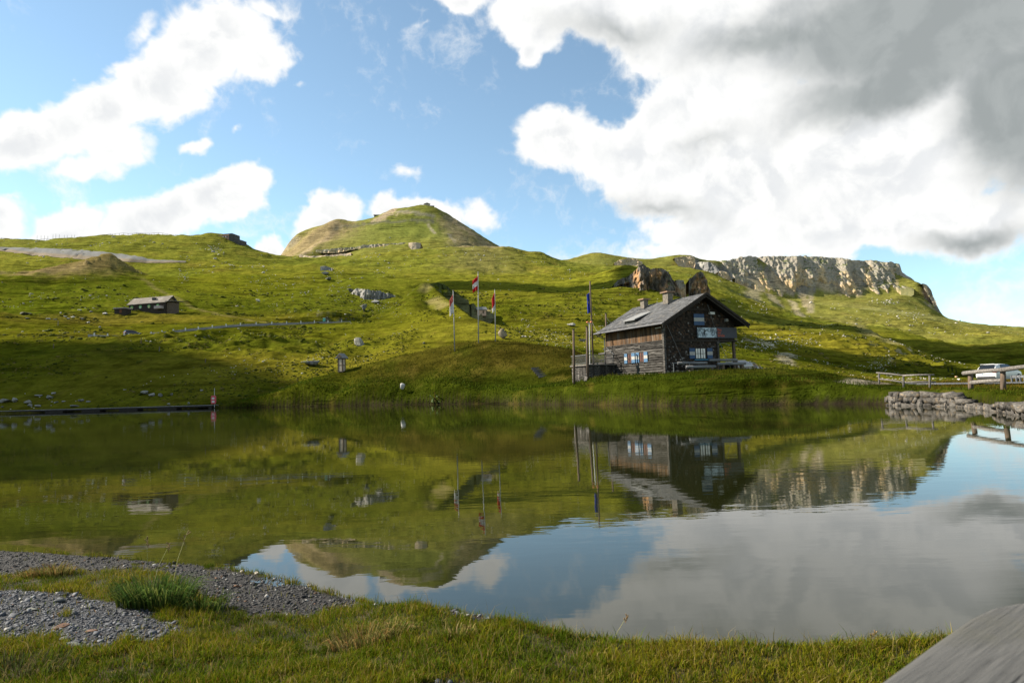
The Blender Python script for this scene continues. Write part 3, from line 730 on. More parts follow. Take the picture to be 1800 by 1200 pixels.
# ------------------------------------------------------------------ cliffs and outcrops
ROCKM = attr_mat('weathered_rock', 0.92, 0.12, scale=0.22, amp=0.45, bmp=0.8, bdist=1.2, bscale=0.35)
def cliff(name, label, pts, rows, lean, amp, lam, seed, group=None, pal='mesa', step=1.2, back=18, jag=1.0, category='cliff', rel=1.0, huge=0, fine=1.0):
    a = np.array(pts, float)
    s = np.arange(a[0, 0], a[-1, 0] + .01, step)
    yt = np.interp(s, a[:, 0], a[:, 1]); yb = np.interp(s, a[:, 0], a[:, 2]); R = np.interp(s, a[:, 0], a[:, 3]) * RS
    bot = at(s, yb, R); top = at(s, yt, R + lean)
    top[:, 2] += jag * (fbm(np.stack([s / 9 + seed, s * 0, s * 0], -1), 4, .6))
    t = np.concatenate([[-.6, -.3], np.linspace(0, 1, rows)])
    V = bot[None] * (1 - t)[:, None, None] + top[None] * t[:, None, None]
    sh = V.shape
    p = V.reshape(-1, 3)
    q = p / lam
    big = np.abs(fbm(q * np.array([1, .5, .28]) + seed, 3)) * 2.3
    mid = np.abs(fbm(q * np.array([3.1, 1.5, 1.1]) + seed + 7, 3)) * 1.1
    led = fbm(q * np.array([1.2, .6, 5.0]) + seed + 3, 2) * 0.30
    if huge: big = big + np.abs(fbm(p / 75 * np.array([1, .5, .45]) + seed + 90, 2)) * huge - .3 * huge
    fin = fbm(q * 9 + seed, 3) * .22 + np.abs(fbm(q * np.array([7, 4, 2.4]) + seed, 2)) * .4
    d = (big + mid * fine + led + fin * fine - 1.0) * rel
    tt = np.repeat(t, sh[1]); ss = np.tile(np.linspace(0, 1, sh[1]), sh[0])
    env = np.clip(np.minimum(ss, 1 - ss) * 14, .15, 1) * (1 - .35 * np.clip(tt, 0, 1) ** 3)
    nrm = -np.stack([p[:, 0] * .35, p[:, 1], p[:, 0] * 0], -1); nrm /= np.linalg.norm(nrm, axis=1)[:, None]
    p2 = p + nrm * (d * amp * env)[:, None]
    p2[:, 2] += amp * .25 * fbm(q * 2.2 + seed + 20, 2) * np.clip(tt, 0, 1) * (tt < .99)
    P2 = p2.reshape(sh)
    bk = P2[-1].copy(); bk[:, 1] += back; bk[:, 2] -= 1.0
    bk2 = bk.copy(); bk2[:, 1] += back * .6; bk2[:, 2] -= back
    P2 = np.concatenate([P2, bk[None], bk2[None]])
    n, m = P2.shape[:2]
    ix = np.arange(n * m).reshape(n, m)
    f = np.stack([ix[:-1, :-1].ravel(), ix[:-1, 1:].ravel(), ix[1:, 1:].ravel(), ix[1:, :-1].ravel()], -1)
    vp = P2.reshape(-1, 3)
    # colour: grey limestone, ochre where freshly broken, turf on ledges
    du = np.gradient(P2, axis=1); dv = np.gradient(P2, axis=0); nn = np.cross(du, dv); nz = (nn[..., 2] / (np.linalg.norm(nn, axis=-1) + 1e-9)).ravel()
    cn = fbm(vp / lam * np.array([1.6, 1, .7]) + seed + 50, 4); cn2 = fbm(vp / lam * np.array([5, 3, 1.2]) + seed + 60, 3)
    tr = np.concatenate([tt, np.ones(2 * m)])
    if pal == 'mesa':
        c = lerp(np.tile(np.array([.265, .235, .19]), (len(vp), 1)), np.array([.45, .325, .185]), sstep(cn + .45 * cn2 + .6 * (0.5 - tr), -.1, .4))
        c = lerp(c, np.array([.19, .182, .165]), sstep(cn2 - .2 * cn, .15, .5) * .6)
        c = lerp(c, np.array([.085, .1, .03]), sstep(nz + .25 * cn2, .62, .8) * .85)
    elif pal == 'ochre':
        c = lerp(np.tile(np.array([.115, .10, .085]), (len(vp), 1)), np.array([.33, .185, .085]), sstep(cn + .35 * cn2, -.08, .3))
        c = lerp(c, np.array([.05, .048, .042]), sstep(cn2, .05, .4) * .8)
        c = lerp(c, np.array([.07, .085, .02]), sstep(nz + .25 * cn2, .66, .85) * .8)
    elif pal == 'pale':
        c = lerp(np.tile(np.array([.34, .275, .19]), (len(vp), 1)), np.array([.44, .32, .19]), sstep(cn, -.1, .4))
        c = lerp(c, np.array([.1, .095, .085]), sstep(cn2, .2, .5) * .7)
    elif pal == 'bush':
        c = lerp(np.tile(np.array([.022, .030, .006]), (len(vp), 1)), np.array([.050, .062, .010]), sstep(cn2, -.1, .3))
        c = lerp(c, np.array([.055, .046, .034]), sstep(cn - .3 * cn2, .2, .4) * .7)
    else:
        c = lerp(np.tile(np.array([.17, .165, .155]), (len(vp), 1)), np.array([.34, .32, .28]), sstep(cn + .5 * cn2, .0, .45))
        c = lerp(c, np.array([.05, .05, .045]), sstep(cn2, .1, .45) * .7)
        c = lerp(c, np.array([.085, .1, .025]), sstep(nz + .2 * cn2, .7, .85) * .7)
    pr = dict(label=label, category=category)
    if group: pr['group'] = group
    return link(name, np_mesh(name, vp, f, c, False), ROCKM, **pr)
cliff('mesa_cliff', 'long grey and ochre limestone cliff band under the flat mountain top',
      [(1240, 459, 489, 1225), (1262, 457, 500, 1225), (1285, 455, 520, 1220), (1310, 450, 505, 1225), (1330, 449.5, 498, 1235), (1352, 449, 506, 1230), (1372, 449, 512, 1225), (1392, 449, 522, 1220), (1402, 449.5, 528, 1215), (1412, 450, 500, 1240), (1428, 450, 506, 1235),
       (1445, 450, 507, 1230), (1460, 451, 512, 1225), (1472, 452, 508, 1230), (1488, 453, 524, 1215), (1497, 454, 530, 1210), (1506, 456, 518, 1215), (1525, 456, 510, 1220), (1545, 457, 513, 1212), (1558, 459, 517, 1208), (1572, 460, 508, 1210), (1583, 462, 505, 1208), (1588, 478, 508, 1206), (1596, 486, 509, 1204), (1608, 492, 508, 1204)],
      76, 42, 10, 30, 3.1, jag=3.0, huge=4.6, fine=.7)
cliff('mesa_cliff', 'short broken limestone cliff stepping down at the right end of the mountain',
      [(1622, 498, 500, 1190), (1630, 500, 510, 1190), (1638, 512, 522, 1180), (1646, 530, 540, 1165), (1653, 548, 553, 1150)], 16, 6, 5, 16, 8.2, jag=1.0)
cliff('mesa_cliff', 'pale cave-pocked cliff left of the dark outcrop on the ridge',
      [(1080, 462, 466, 880), (1088, 457, 470, 880), (1102, 453, 472, 880), (1118, 455, 472, 880), (1130, 461, 468, 880)], 22, 5, 5, 18, 5.5, pal='pale', jag=1.2)
cliff('mesa_cliff', 'small pale cliff crowning the ridge above the hut roof',
      [(1186, 453, 456, 1200), (1196, 451, 464, 1200), (1208, 450.5, 466, 1200), (1219, 451, 466, 1200), (1222, 456, 462, 1200)], 18, 6, 5, 18, 6.5, pal='pale', jag=1.2)
cliff('mesa_cliff', 'dark grey slanting cliff between the ridge and the mountain',
      [(1222, 460, 466, 1190), (1232, 460, 478, 1180), (1246, 460, 486, 1170), (1258, 466, 492, 1160), (1266, 478, 494, 1150)], 26, 10, 6, 22, 7.7, pal='grey', jag=1.0)
cliff('rock_outcrop', 'pointed pale rock tower standing below the mesa cliff',
      [(1262, 478, 494, 1040), (1270, 476, 506, 1040), (1280, 480, 509, 1040), (1287, 492, 506, 1040)], 24, 8, 6, 14, 2.2, pal='pale', jag=1.0, category='rock')
cliff('rock_outcrop', 'brown square rock block below the mesa cliff, right of the pale tower',
      [(1292, 488, 502, 1030), (1298, 486, 510, 1030), (1312, 489, 515, 1030), (1322, 494, 512, 1030), (1328, 498, 504, 1030)], 24, 6, 6, 14, 9.2, pal='mesa', jag=1.0, category='rock')
cliff('rock_outcrop', 'large dark orange and black rock outcrop above the hut roof',
      [(1079, 499, 504, 438), (1086, 493, 505, 438), (1098, 488, 506, 436), (1108, 482, 520, 432), (1118, 473, 545, 424), (1127, 464, 550, 420), (1133, 460.5, 550, 420), (1139, 468, 548, 424), (1143, 473, 548, 426), (1152, 471, 548, 425), (1164, 470, 548, 424), (1172, 474, 548, 424), (1180, 483, 546, 424), (1187, 494, 544, 424), (1194, 507, 540, 424), (1198, 520, 535, 424)],
      64, 7, 7.5, 13, 1.4, pal='ochre', step=.8, back=9, jag=.5, category='rock')
cliff('rock_outcrop', 'small pale fin of rock between the two dark outcrops',
      [(1188, 492, 506, 432), (1194, 491, 512, 432), (1202, 492, 515, 432), (1206, 505, 514, 432)], 22, 3, 3, 9, 4.4, pal='mesa', step=.7, back=6, jag=.4, category='rock')
cliff('rock_outcrop', 'narrow upright grey and orange rock fin behind the roof ridge',
      [(1211, 492, 512, 430), (1218, 486, 522, 428), (1226, 478, 545, 424), (1232, 477, 545, 424), (1239, 483, 545, 424), (1244, 494, 543, 424), (1249, 512, 538, 424)],
      48, 4, 5, 8, 6.1, pal='ochre', step=.7, back=7, jag=.4, category='rock')
cliff('rock_outcrop', 'low ochre rock step below the road across the big peak',
      [(555, 439, 442, 1040), (580, 437, 442, 1040), (600, 435, 440, 1044), (625, 434, 436, 1050), (640, 430, 435, 1052), (680, 428, 432, 1052), (700, 427, 430, 1052), (722, 426, 428, 1052)], 8, 4, 3.0, 12, 2.9, pal='mesa', jag=1.6, category='rock')
cliff('rock_outcrop', 'pale stone embankment below the road at the foot of the peak',
      [(526, 447, 451, 960), (545, 450, 454, 950), (570, 449, 454, 950), (600, 446, 451, 955), (618, 444, 447, 960)], 8, 5, 2.0, 10, 12.9, pal='pale', jag=.6, category='rock')
cliff('rock_outcrop', 'rounded pale gravel bastion at the bend of the peak road',
      [(718, 427, 431, 950), (724, 426, 434, 945), (732, 426, 434, 945), (740, 427, 432, 950)], 8, 5, 1.0, 14, 15.9, pal='pale', jag=.2, category='rock')
cliff('rock_outcrop', 'black crag among grass on the slope left of the conical hill',
      [(616, 516, 524, 462), (628, 506, 538, 452), (640, 507, 546, 442), (652, 510, 544, 440), (668, 511, 536, 440), (690, 517, 530, 442), (705, 523, 528, 444)], 24, 5, 4.0, 8, 31.3, pal='grey', step=.8, back=6, jag=.8, category='rock')
cliff('rock_outcrop', 'dark slab of rock near the crest of the left slope',
      [(563, 468, 474, 600), (572, 467, 477, 600), (584, 471, 477, 600)], 10, 3, 1.5, 7, 33.3, pal='grey', step=.8, back=5, jag=.5, category='rock')
cliff('rock_outcrop', 'dark bushy rock face on the shaded side of the conical hill',
      [(753, 499, 506, 286), (765, 496.5, 522, 290), (778, 497.5, 532, 295), (790, 506, 542, 300), (805, 515, 552, 305), (818, 526, 562, 309), (826, 538, 566, 312), (834, 552, 570, 315), (840, 562, 572, 317)], 40, 5, 2.2, 7, 35.3, pal='bush', step=.6, back=4, jag=.5, category='rock')
cliff('rock_outcrop', 'grey rock ledge in the shade on the hillside above the white car',
      [(1738, 596, 600, 640), (1748, 593, 604, 636), (1762, 591, 602, 636), (1778, 591, 600, 636), (1786, 595, 598, 640)], 12, 5, 2.6, 11, 39.3, pal='grey', step=.9, back=7, jag=.8, category='rock')
print('cliffs', round(time.time() - T0, 1))

# gravel embankment of the ridge road
xs_ = np.arange(-120, 332, 4.0)
yt_ = np.interp(xs_, [-120, 0, 60, 130, 180, 215, 245, 262, 330], [431, 434.5, 436, 438.5, 443, 447, 451, 456, 460]); yb_ = np.interp(xs_, [-120, 0, 60, 130, 200, 262, 330], [436, 441, 449, 455, 459.5, 462.5, 462])
rows_ = []
for t_ in (0, .3, .6, .8, 1.0):
    q_ = np.array([hit(x_, y_, 500) for x_, y_ in zip(xs_, yt_ * (1 - t_) + yb_ * t_)])
    q_[:, 1] = blur(q_[:, 1], 0, 3); q_[:, 2] = ground_v(q_[:, 0], q_[:, 1]) + (.9 if 0 < t_ < 1 else .2)
    rows_.append(q_)
V = np.stack(rows_)
n_r, n_c_ = V.shape[:2]; ix = np.arange(n_r * n_c_).reshape(n_r, n_c_); f = np.stack([ix[1:, :-1].ravel(), ix[1:, 1:].ravel(), ix[:-1, 1:].ravel(), ix[:-1, :-1].ravel()], -1)
c = np.repeat(np.array([(.15, .15, .142), (.155, .155, .147), (.16, .155, .14), (.20, .16, .11), (.21, .165, .11)]), n_c_, 0)
link('gravel_embankment', np_mesh('gravel_embankment', V.reshape(-1, 3), f, c), attr_mat('embankment_gravel', .95, .05, scale=.5, amp=.35, bmp=.5, bdist=.4, bscale=.6), label='long grey gravel embankment of the ridge road above the brown knob', category='embankment')
# ------------------------------------------------------------------ boulders
def ico():
    t = (1 + 5 ** .5) / 2
    v = np.array([(-1, t, 0), (1, t, 0), (-1, -t, 0), (1, -t, 0), (0, -1, t), (0, 1, t), (0, -1, -t), (0, 1, -t), (t, 0, -1), (t, 0, 1), (-t, 0, -1), (-t, 0, 1)], float)
    v /= np.linalg.norm(v[0])
    f = np.array([(0, 11, 5), (0, 5, 1), (0, 1, 7), (0, 7, 10), (0, 10, 11), (1, 5, 9), (5, 11, 4), (11, 10, 2), (10, 7, 6), (7, 1, 8), (3, 9, 4), (3, 4, 2), (3, 2, 6), (3, 6, 8), (3, 8, 9), (4, 9, 5), (2, 4, 11), (6, 2, 10), (8, 6, 7), (9, 8, 1)])
    return v, f
def subdiv(v, f):
    e = {}; v = list(map(tuple, v)); nf = []
    def mid(a, b):
        k = (min(a, b), max(a, b))
        if k not in e:
            m = (np.array(v[a]) + np.array(v[b])); m /= np.linalg.norm(m); e[k] = len(v); v.append(tuple(m))
        return e[k]
    for a, b, c in f:
        ab, bc, ca = mid(a, b), mid(b, c), mid(c, a)
        nf += [(a, ab, ca), (b, bc, ab), (c, ca, bc), (ab, bc, ca)]
    return np.array(v), np.array(nf)
ICO0 = ico(); ICO1 = subdiv(*ICO0); ICO2 = subdiv(*ICO1); ICO3 = subdiv(*ICO2)
def rock_shape(base, seed, cut=12, rough=.14):
    """angular stone: a ball planed off by random flats"""
    r = np.random.default_rng(seed); v, f = base
    v = v.copy()
    for k in range(cut):
        n = r.normal(size=3); n /= np.linalg.norm(n); d = r.uniform(.38, .78)
        s = v @ n; v = v - np.clip(s - d, 0, None)[:, None] * n
    v = v * (1 + rough * fbm(v * 1.7 + seed, 3))[:, None]
    return v, f
BOULDERM = mat('boulder_stone', (.14, .135, .12), (.25, .238, .215), 2.2, .9, .15, bmp=.7, bdist=.05, c3=(.12, .12, .075), rand=.3)
DARKROCKM = mat('dark_boulder_stone', (.05, .05, .045), (.17, .165, .15), 1.6, .9, .15, bmp=.8, bdist=.08, c3=(.1, .11, .05))
WHITEM = mat('white_boulder_stone', (.40, .375, .33), (.52, .50, .455), 3, .85, .2, bmp=.5, bdist=.03, c3=(.3, .27, .22))
def boulder(px, py, wpx, hpx, label, m=None, seed=0, group=None, name='boulder', depth=None, sq=1.0, tilt=0):
    g = hit(px, py) if depth is None else at(px, py, depth)
    if g is None: return None
    sc = g[1] / FPX
    v, f = rock_shape(ICO2 if wpx > 8 else ICO1, seed)
    v = v * np.array([wpx / 2, wpx / 2 * sq, hpx / 2]) * sc
    if tilt:
        c, s = math.cos(tilt), math.sin(tilt); v = np.stack([v[:, 0] * c - v[:, 2] * s, v[:, 1], v[:, 0] * s + v[:, 2] * c], -1)
    o = link(name, np_mesh(name, v, f), m or BOULDERM, label=label, category='boulder')
    if group: o['group'] = group
    o.location = (g[0], g[1], g[2] + hpx * sc * .28); o.rotation_euler = (0, 0, seed * 1.3)
    if tilt: o.rotation_euler = (0, 0, 0)
    return o
boulder(707, 685, 14, 15, 'white boulder alone in the grass of the mound by the water', WHITEM, 5, depth=99 * RS)
boulder(550, 643, 37, 17, 'big dark boulder left of the roofed info pillar', DARKROCKM, 8)
boulder(634, 607, 30, 20, 'slanted pale-topped rock slab on the slope right of the info pillar', BOULDERM, 13, tilt=-.6)
boulder(884, 597, 21, 26, 'pointed tan boulder just right of the third flagpole', mat('tan_boulder_stone', (.21, .17, .11), (.12, .10, .07), 1.5, .9, .1, bmp=.6, bdist=.06), 21, depth=185 * RS)
boulder(453, 530, 10, 7, 'single pale boulder in the middle of the left slope', WHITEM, 2)
boulder(463, 480, 7, 5, 'small white boulder high on the left slope', WHITEM, 3)
boulder(632, 518, 13, 7, 'pale rock beside the black crag', BOULDERM, 4)
boulder(660, 533, 20, 10, 'pale rubble block at the foot of the black crag', BOULDERM, 6)
boulder(617, 513, 14, 9, 'black block at the upper left of the black crag', DARKROCKM, 41)
boulder(645, 518, 15, 9, 'black block above the middle of the black crag', DARKROCKM, 42)
boulder(576, 492, 13, 8, 'lone dark block on the slope above the black crag', DARKROCKM, 43)
boulder(572, 482, 24, 8, 'grey flat slab near the crest of the left slope', BOULDERM, 44, sq=.6)
boulder(640, 545, 14, 16, 'steep black block at the lower end of the black crag', DARKROCKM, 45)
boulder(745, 604, 6, 4, 'small dark stone on the flank of the conical hill', DARKROCKM, 46)
boulder(1004, 573, 20, 8, 'broad pale boulder on the slope left of the two old posts', BOULDERM, 9, sq=.7)
boulder(1025, 600, 16, 6, 'low pink-grey boulder behind the old posts', BOULDERM, 10, sq=.7)
boulder(1300, 572, 8, 4, 'small white boulder on the green slope right of the hut gable', WHITEM, 19)
boulder(1686, 668, 9, 4, 'low white boulder at the road edge beside the fence', WHITEM, 23)
boulder(1681, 664, 7, 7, 'small orange boulder beyond the road', mat('orange_boulder_stone', (.42, .25, .12), (.3, .2, .12), 2, .9, .1), 24)
for i, (px, py, w, h, txt) in enumerate([(8, 703, 26, 9, 'flat grey slab at the left edge of the lake shore'), (26, 703, 12, 12, 'pyramid-shaped grey stone near the left edge of the shore'), (50, 706, 15, 8, 'rounded grey stone, middle of the shore stones behind the boardwalk'),
        (52, 711, 11, 8, 'bright lumpy stone close behind the boardwalk'), (66, 712, 15, 7, 'bright wedge-shaped stone behind the boardwalk'), (88, 697, 15, 8, 'large lichen-green slab standing above the other shore stones'), (70, 693, 17, 5, 'long thin slab uphill of the shore stones'),
        (95, 689, 11, 5, 'dark stone highest on the shaded shore slope'), (98, 705, 9, 4, 'small dark stone right of the lichen-green slab'), (111, 703, 11, 3, 'thin pale stone lying flat above the boardwalk'), (142, 702, 11, 6, 'grey lumpy stone above the boardwalk, right group'), (155, 703, 9, 3, 'flat pale stone next to the grey lumpy one'), (129, 712, 20, 6, 'low half-buried grey rock right behind the boardwalk'), (4, 713, 7, 5, 'small grey stone at the lower left picture edge')]):
    boulder(px, py + 3, w, h, txt, None, 100 + i, 'stones on the left shore')
for i, (px, py, w, h, txt) in enumerate([(255, 690, 16, 9, 'grey stone at the left of the rubble heap behind the boardwalk'), (268, 692, 13, 8, 'grey stone in the middle of the rubble heap behind the boardwalk'), (281, 694, 9, 8, 'white-topped stone right in the rubble heap behind the boardwalk'), (302, 691, 8, 6, 'round dark stone right of the rubble heap'), (332, 707, 5, 6, 'small orange stone standing near the boardwalk end'), (297, 709, 7, 6, 'pale stone behind the boardwalk, left of the orange one'), (355, 684, 8, 4, 'flat pale stone uphill of the red life buoy stand')]):
    boulder(px, py + 3, w, h, txt, None, 130 + i, 'rubble behind the boardwalk')
PAST = ['largest bleached slab at the far left of the stony pasture', 'bleached stone left of the close trio on the pasture', 'lowest bleached stone of the close trio on the pasture', 'bleached stone right in the close trio on the pasture', 'bleached stone right below the close trio', 'bleached stone just above the dark bank under the long hut', 'thin bleached stone left of the close trio', 'small bleached stone above the close trio', 'bleached stone closest left of the annex shed', 'bleached stone below the annex shed', 'lowest bleached stone of the pasture', 'flat bleached stone at the left of the stone strip', 'grey stone under the largest bleached slab', 'thin bleached stone at the top of the stony pasture']
k = 0
for (px, py, w, h) in [(45, 552, 22, 6), (115, 557, 9, 4), (120, 561, 8, 4), (128, 558, 9, 4), (145, 562, 9, 5), (155, 568, 7, 5), (97, 562, 8, 3), (107, 551, 6, 4), (160, 549, 6, 5), (185, 552, 9, 4), (176, 576, 5, 4), (86, 561, 10, 3), (48, 560, 8, 3), (140, 545, 8, 2)]:
    boulder(px, py, w, h, PAST[k], WHITEM if k % 2 else BOULDERM, 200 + k, 'bleached stones below the long hut'); k += 1

# small stones too many to count: one mass
def scatter_pts(n, cond, rmin, rmax, seed):
    r = np.random.default_rng(seed)
    a = np.radians(r.uniform(-38.5, 38.5, n)); rr_ = np.exp(r.uniform(math.log(rmin), math.log(rmax), n))
    x, y = rr_ * np.sin(a), rr_ * np.cos(a); z = ground_v(x, y)
    m = (z > .4) & cond(x, y, z, r)
    return x[m], y[m], z[m]
def mass(name, pts, base, size, mat_, cols, seed, squash=.6, sink=.2, **pr):
    r = np.random.default_rng(seed)
    x, y, z = pts; n = len(x); v0, f0 = base
    s = size(x, y, r)
    a = r.uniform(0, 6.28, n); c, s_ = np.cos(a), np.sin(a)
    jit = 1 + r.uniform(-.3, .3, (n, len(v0), 3))
    V = v0[None] * jit * (s[:, None, None] * np.array([1, 1, squash]))
    X = V[..., 0] * c[:, None] - V[..., 1] * s_[:, None]; Y = V[..., 0] * s_[:, None] + V[..., 1] * c[:, None]
    V = np.stack([X + x[:, None], Y + y[:, None], V[..., 2] + z[:, None] + (s * squash * (1 - 2 * sink))[:, None] * .5], -1)
    F = f0[None] + (np.arange(n) * len(v0))[:, None, None]
    cc = cols(n, r); C = np.repeat(cc, len(v0), 0)
    return link(name, np_mesh(name, V.reshape(-1, 3), F.reshape(-1, f0.shape[1]), C), mat_, kind='stuff', **pr)
STONEA = attr_mat('field_stone', .9, .1)
def stone_cols(n, r):
    k = r.uniform(0, 1, n); return lerp(np.tile(np.array([.24, .225, .19]), (n, 1)), np.array([.52, .48, .41]), k)
def cond_st(x, y, z, r):
    p = np.stack([x, y, x * 0], -1); return (fbm(p / 22 + 2, 3) + .6 * fbm(p / 90 + 9, 2) + r.normal(0, .12, len(x))) > .36
pts = scatter_pts(42000, cond_st, 140, 1000, 21)
mass('field_stones', pts, ICO0, lambda x, y, r: np.clip(np.hypot(x, y) / FPX * r.lognormal(.0, .5, len(x)) * .62, .12, 3.0), STONEA, stone_cols, 5, label='small pale stones strewn over the alpine slopes', category='stones')
# clusters seen in the photograph
cl = []
for (px, py, sx, sy, n) in [(1370, 600, 45, 10, 150), (1345, 605, 25, 8, 70), (1420, 603, 25, 8, 40), (1560, 635, 14, 10, 40), (1545, 640, 20, 18, 40), (960, 590, 30, 10, 60), (985, 603, 30, 8, 60), (925, 575, 20, 14, 50), (500, 640, 60, 12, 60), (430, 650, 60, 10, 40), (590, 480, 16, 16, 40), (470, 500, 40, 20, 40), (322, 485, 10, 8, 30), (690, 545, 30, 15, 40), (1560, 530, 25, 6, 50), (1600, 555, 35, 10, 60), (1340, 545, 30, 10, 40), (850, 450, 40, 20, 30), (680, 460, 60, 18, 60), (380, 440, 14, 9, 70), (520, 520, 30, 20, 40), (250, 425, 60, 8, 40), (1060, 585, 30, 12, 40), (600, 515, 18, 16, 60), (660, 530, 22, 12, 60), (1270, 600, 60, 20, 60)]:
    r = np.random.default_rng(int(px + py))
    for q_ in range(n):
        g = hit(px + r.normal(0, sx / 1.6), py + r.normal(0, sy / 1.6))
        if g is not None and g[1] > 118: cl.append(g)
cl = np.array(cl)
mass('scree_stones', (cl[:, 0], cl[:, 1], cl[:, 2]), ICO0, lambda x, y, r: np.hypot(x, y) / FPX * r.lognormal(.0, .5, len(x)) * .68, STONEA, stone_cols, 6, label='patches of pale scree stones on the grassy slopes', category='stones')
# dwarf shrubs and heather cushions: one mass
SHRUBA = attr_mat('dwarf_shrub', .95, .05, scale=1.2, amp=.4)
def cond_sh(x, y, z, r):
    p = np.stack([x, y, z * 3], -1); return (fbm(p / 26 + 12, 3) + .5 * fbm(p / 8 + 2, 2) + r.normal(0, .12, len(x))) > .22
def shrub_cols(n, r):
    k = r.uniform(0, 1, n); c = lerp(np.tile(np.array([.022, .032, .003]), (n, 1)), np.array([.062, .066, .006]), k)
    return lerp(c, np.array([.13, .10, .03]), (r.uniform(0, 1, n) > .8) * .8)
pts = scatter_pts(60000, cond_sh, 112, 420, 31)
mass('dwarf_shrubs', pts, ICO0, lambda x, y, r: np.clip(np.hypot(x, y) / FPX * r.lognormal(.2, .45, len(x)), .15, 1.3), SHRUBA, shrub_cols, 8, .55, .3, label='low dark heather and juniper cushions over the meadow slopes', category='shrubs')
print('stones, shrubs', round(time.time() - T0, 1))

# ------------------------------------------------------------------ vegetation on the far bank and mound
def blades(name, pos, hgt, wid, lean, cols, mat_, seed, tipfade=None, seg=1, **pr):
    """upright tapered blades; seg 2 gives a bend"""
    r = np.random.default_rng(seed); n = len(pos)
    a = r.uniform(0, 6.283, n); side = np.stack([np.cos(a), np.sin(a), a * 0], -1) * (wid / 2)[:, None]
    b = r.uniform(0, 6.283, n); ld = np.stack([np.cos(b), np.sin(b), b * 0], -1) * (lean * hgt)[:, None]
    up = np.array([0, 0, 1.0])
    if seg == 1:
        V = np.stack([pos - side, pos + side, pos + ld + up * hgt[:, None]], 1); F = (np.arange(n) * 3)[:, None] + np.arange(3)[None]
        link(name, np_mesh(name, V.reshape(-1, 3), F, np.repeat(cols, 3, 0)), mat_, **pr)
    else:
        mid = pos + ld * .32 + up * (hgt * .58)[:, None]; tip = pos + ld + up * (hgt * np.sqrt(np.clip(1 - lean ** 2 * .6, .15, 1)))[:, None]
        V = np.stack([pos - side, pos + side, mid + side * .75, mid - side * .75, tip], 1)
        o_ = (np.arange(n) * 5)[:, None]
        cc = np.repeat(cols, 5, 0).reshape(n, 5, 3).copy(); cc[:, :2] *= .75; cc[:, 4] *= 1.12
        link(name, np_mesh(name, V.reshape(-1, 3), [o_ + np.array([[0, 1, 2, 3]]), o_ + np.array([[3, 2, 4]])], cc.reshape(-1, 3)), mat_, **pr)
BLADEM = attr_mat('grass_blade', .85, .04, trans=.35)
def bank_pts(n, seed, rmin=30, rmax=112, amin=-22, amax=38.5):
    r = np.random.default_rng(seed)
    a = np.radians(r.uniform(amin, amax, n)); rr_ = np.sqrt(r.uniform(rmin ** 2, rmax ** 2, n))
    x, y = rr_ * np.sin(a), rr_ * np.cos(a); z = ground_v(x, y)
    rd, _ = poly_dist(x, y, ROADC)
    lx = (x - HUT_O[0]) * HUT_A[0] + (y - HUT_O[1]) * HUT_A[1]; ly = (x - HUT_O[0]) * HUT_B[0] + (y - HUT_O[1]) * HUT_B[1]
    inhut = (lx > -.6) & (lx < 10) & (ly > -.35) & (ly < 8.2)
    m = (z > .05) & (rd > ROAD_W / 2 + .5) & ~inhut
    return np.stack([x, y, z], -1)[m], r
p, r = bank_pts(210000, 41, 26)
nz_ = fbm(p / 5 + 4, 3); nz2 = fbm(p / 16 + 14, 3)
shore_ = np.interp(900 + FPX * p[:, 0] / p[:, 1], SHORE[:, 0], SHORE[:, 1]) * RS
ds = p[:, 1] - shore_
lush = 1 - sstep(ds + 2 * nz_, 2.0, 8.0)
keep = (ds > .15) & (r.uniform(0, 1, len(p)) < np.clip(.35 + .5 * lush + .4 * (nz_ > 0), 0, 1)) & (p[:, 2] < 9)
p, lush, nz_, nz2, ds = p[keep], lush[keep], nz_[keep], nz2[keep], ds[keep]
c = lerp(np.tile(np.array([.028, .038, .0025]), (len(p), 1)), np.array([.056, .084, .004]), lush * r.uniform(.2, 1, len(p)))
c = lerp(c, np.array([.066, .048, .006]), (1 - lush) * sstep(nz2 + .5 * nz_ + .06 * (p[:, 2] - 3), .05, .5) * .8)
c = lerp(c, np.array([.020, .028, .003]), sstep(nz_, .05, .4) * .65)
c = lerp(c, np.array([.15, .095, .012]), sstep(p[:, 0] / p[:, 1], .56, .63) * sstep(nz_ + .6 * nz2, -.35, .25) * .85)
c = lerp(c, np.array([.14, .12, .02]), sstep(nz2 - nz_, .25, .6) * .5)
c = lerp(c, np.array([.014, .020, .002]), sstep(nz2 + .4 * nz_, .08, .45) * .6)
c *= r.uniform(.6, 1.35, (len(p), 1))
hg = (.12 + .06 * lush + .07 * r.uniform(0, 1, len(p))) * r.lognormal(0, .3, len(p)) * np.clip(p[:, 1] / 70, .45, 1.1)
blades('bank_grass', p, hg, hg * .26, r.uniform(.1, .7, len(p)), c, BLADEM, 42, kind='stuff', label='wild grass and herbs covering the far bank and mound', category='grass')
p, r = bank_pts(200000, 43, 26, 112)
shore_ = np.interp(900 + FPX * p[:, 0] / p[:, 1], SHORE[:, 0], SHORE[:, 1]) * RS
ds = p[:, 1] - shore_
p = p[(ds > .1) & (ds < 1.2 + 3 * np.clip(fbm(p / 6 + 3, 2) + .3, 0, 1))]
c = lerp(np.tile(np.array([.038, .064, .003]), (len(p), 1)), np.array([.080, .112, .006]), r.uniform(0, 1, len(p))) * r.uniform(.55, 1.2, (len(p), 1))
hg = r.uniform(.06, .20, len(p)) * np.clip(p[:, 1] / 65, .4, 1.15)
blades('bank_herbs', p + np.array([0, 0, .05]), hg, hg * .55, r.uniform(.2, .9, len(p)), c, BLADEM, 44, kind='stuff', label='lush green herbs fringing the far waterline', category='herbs')
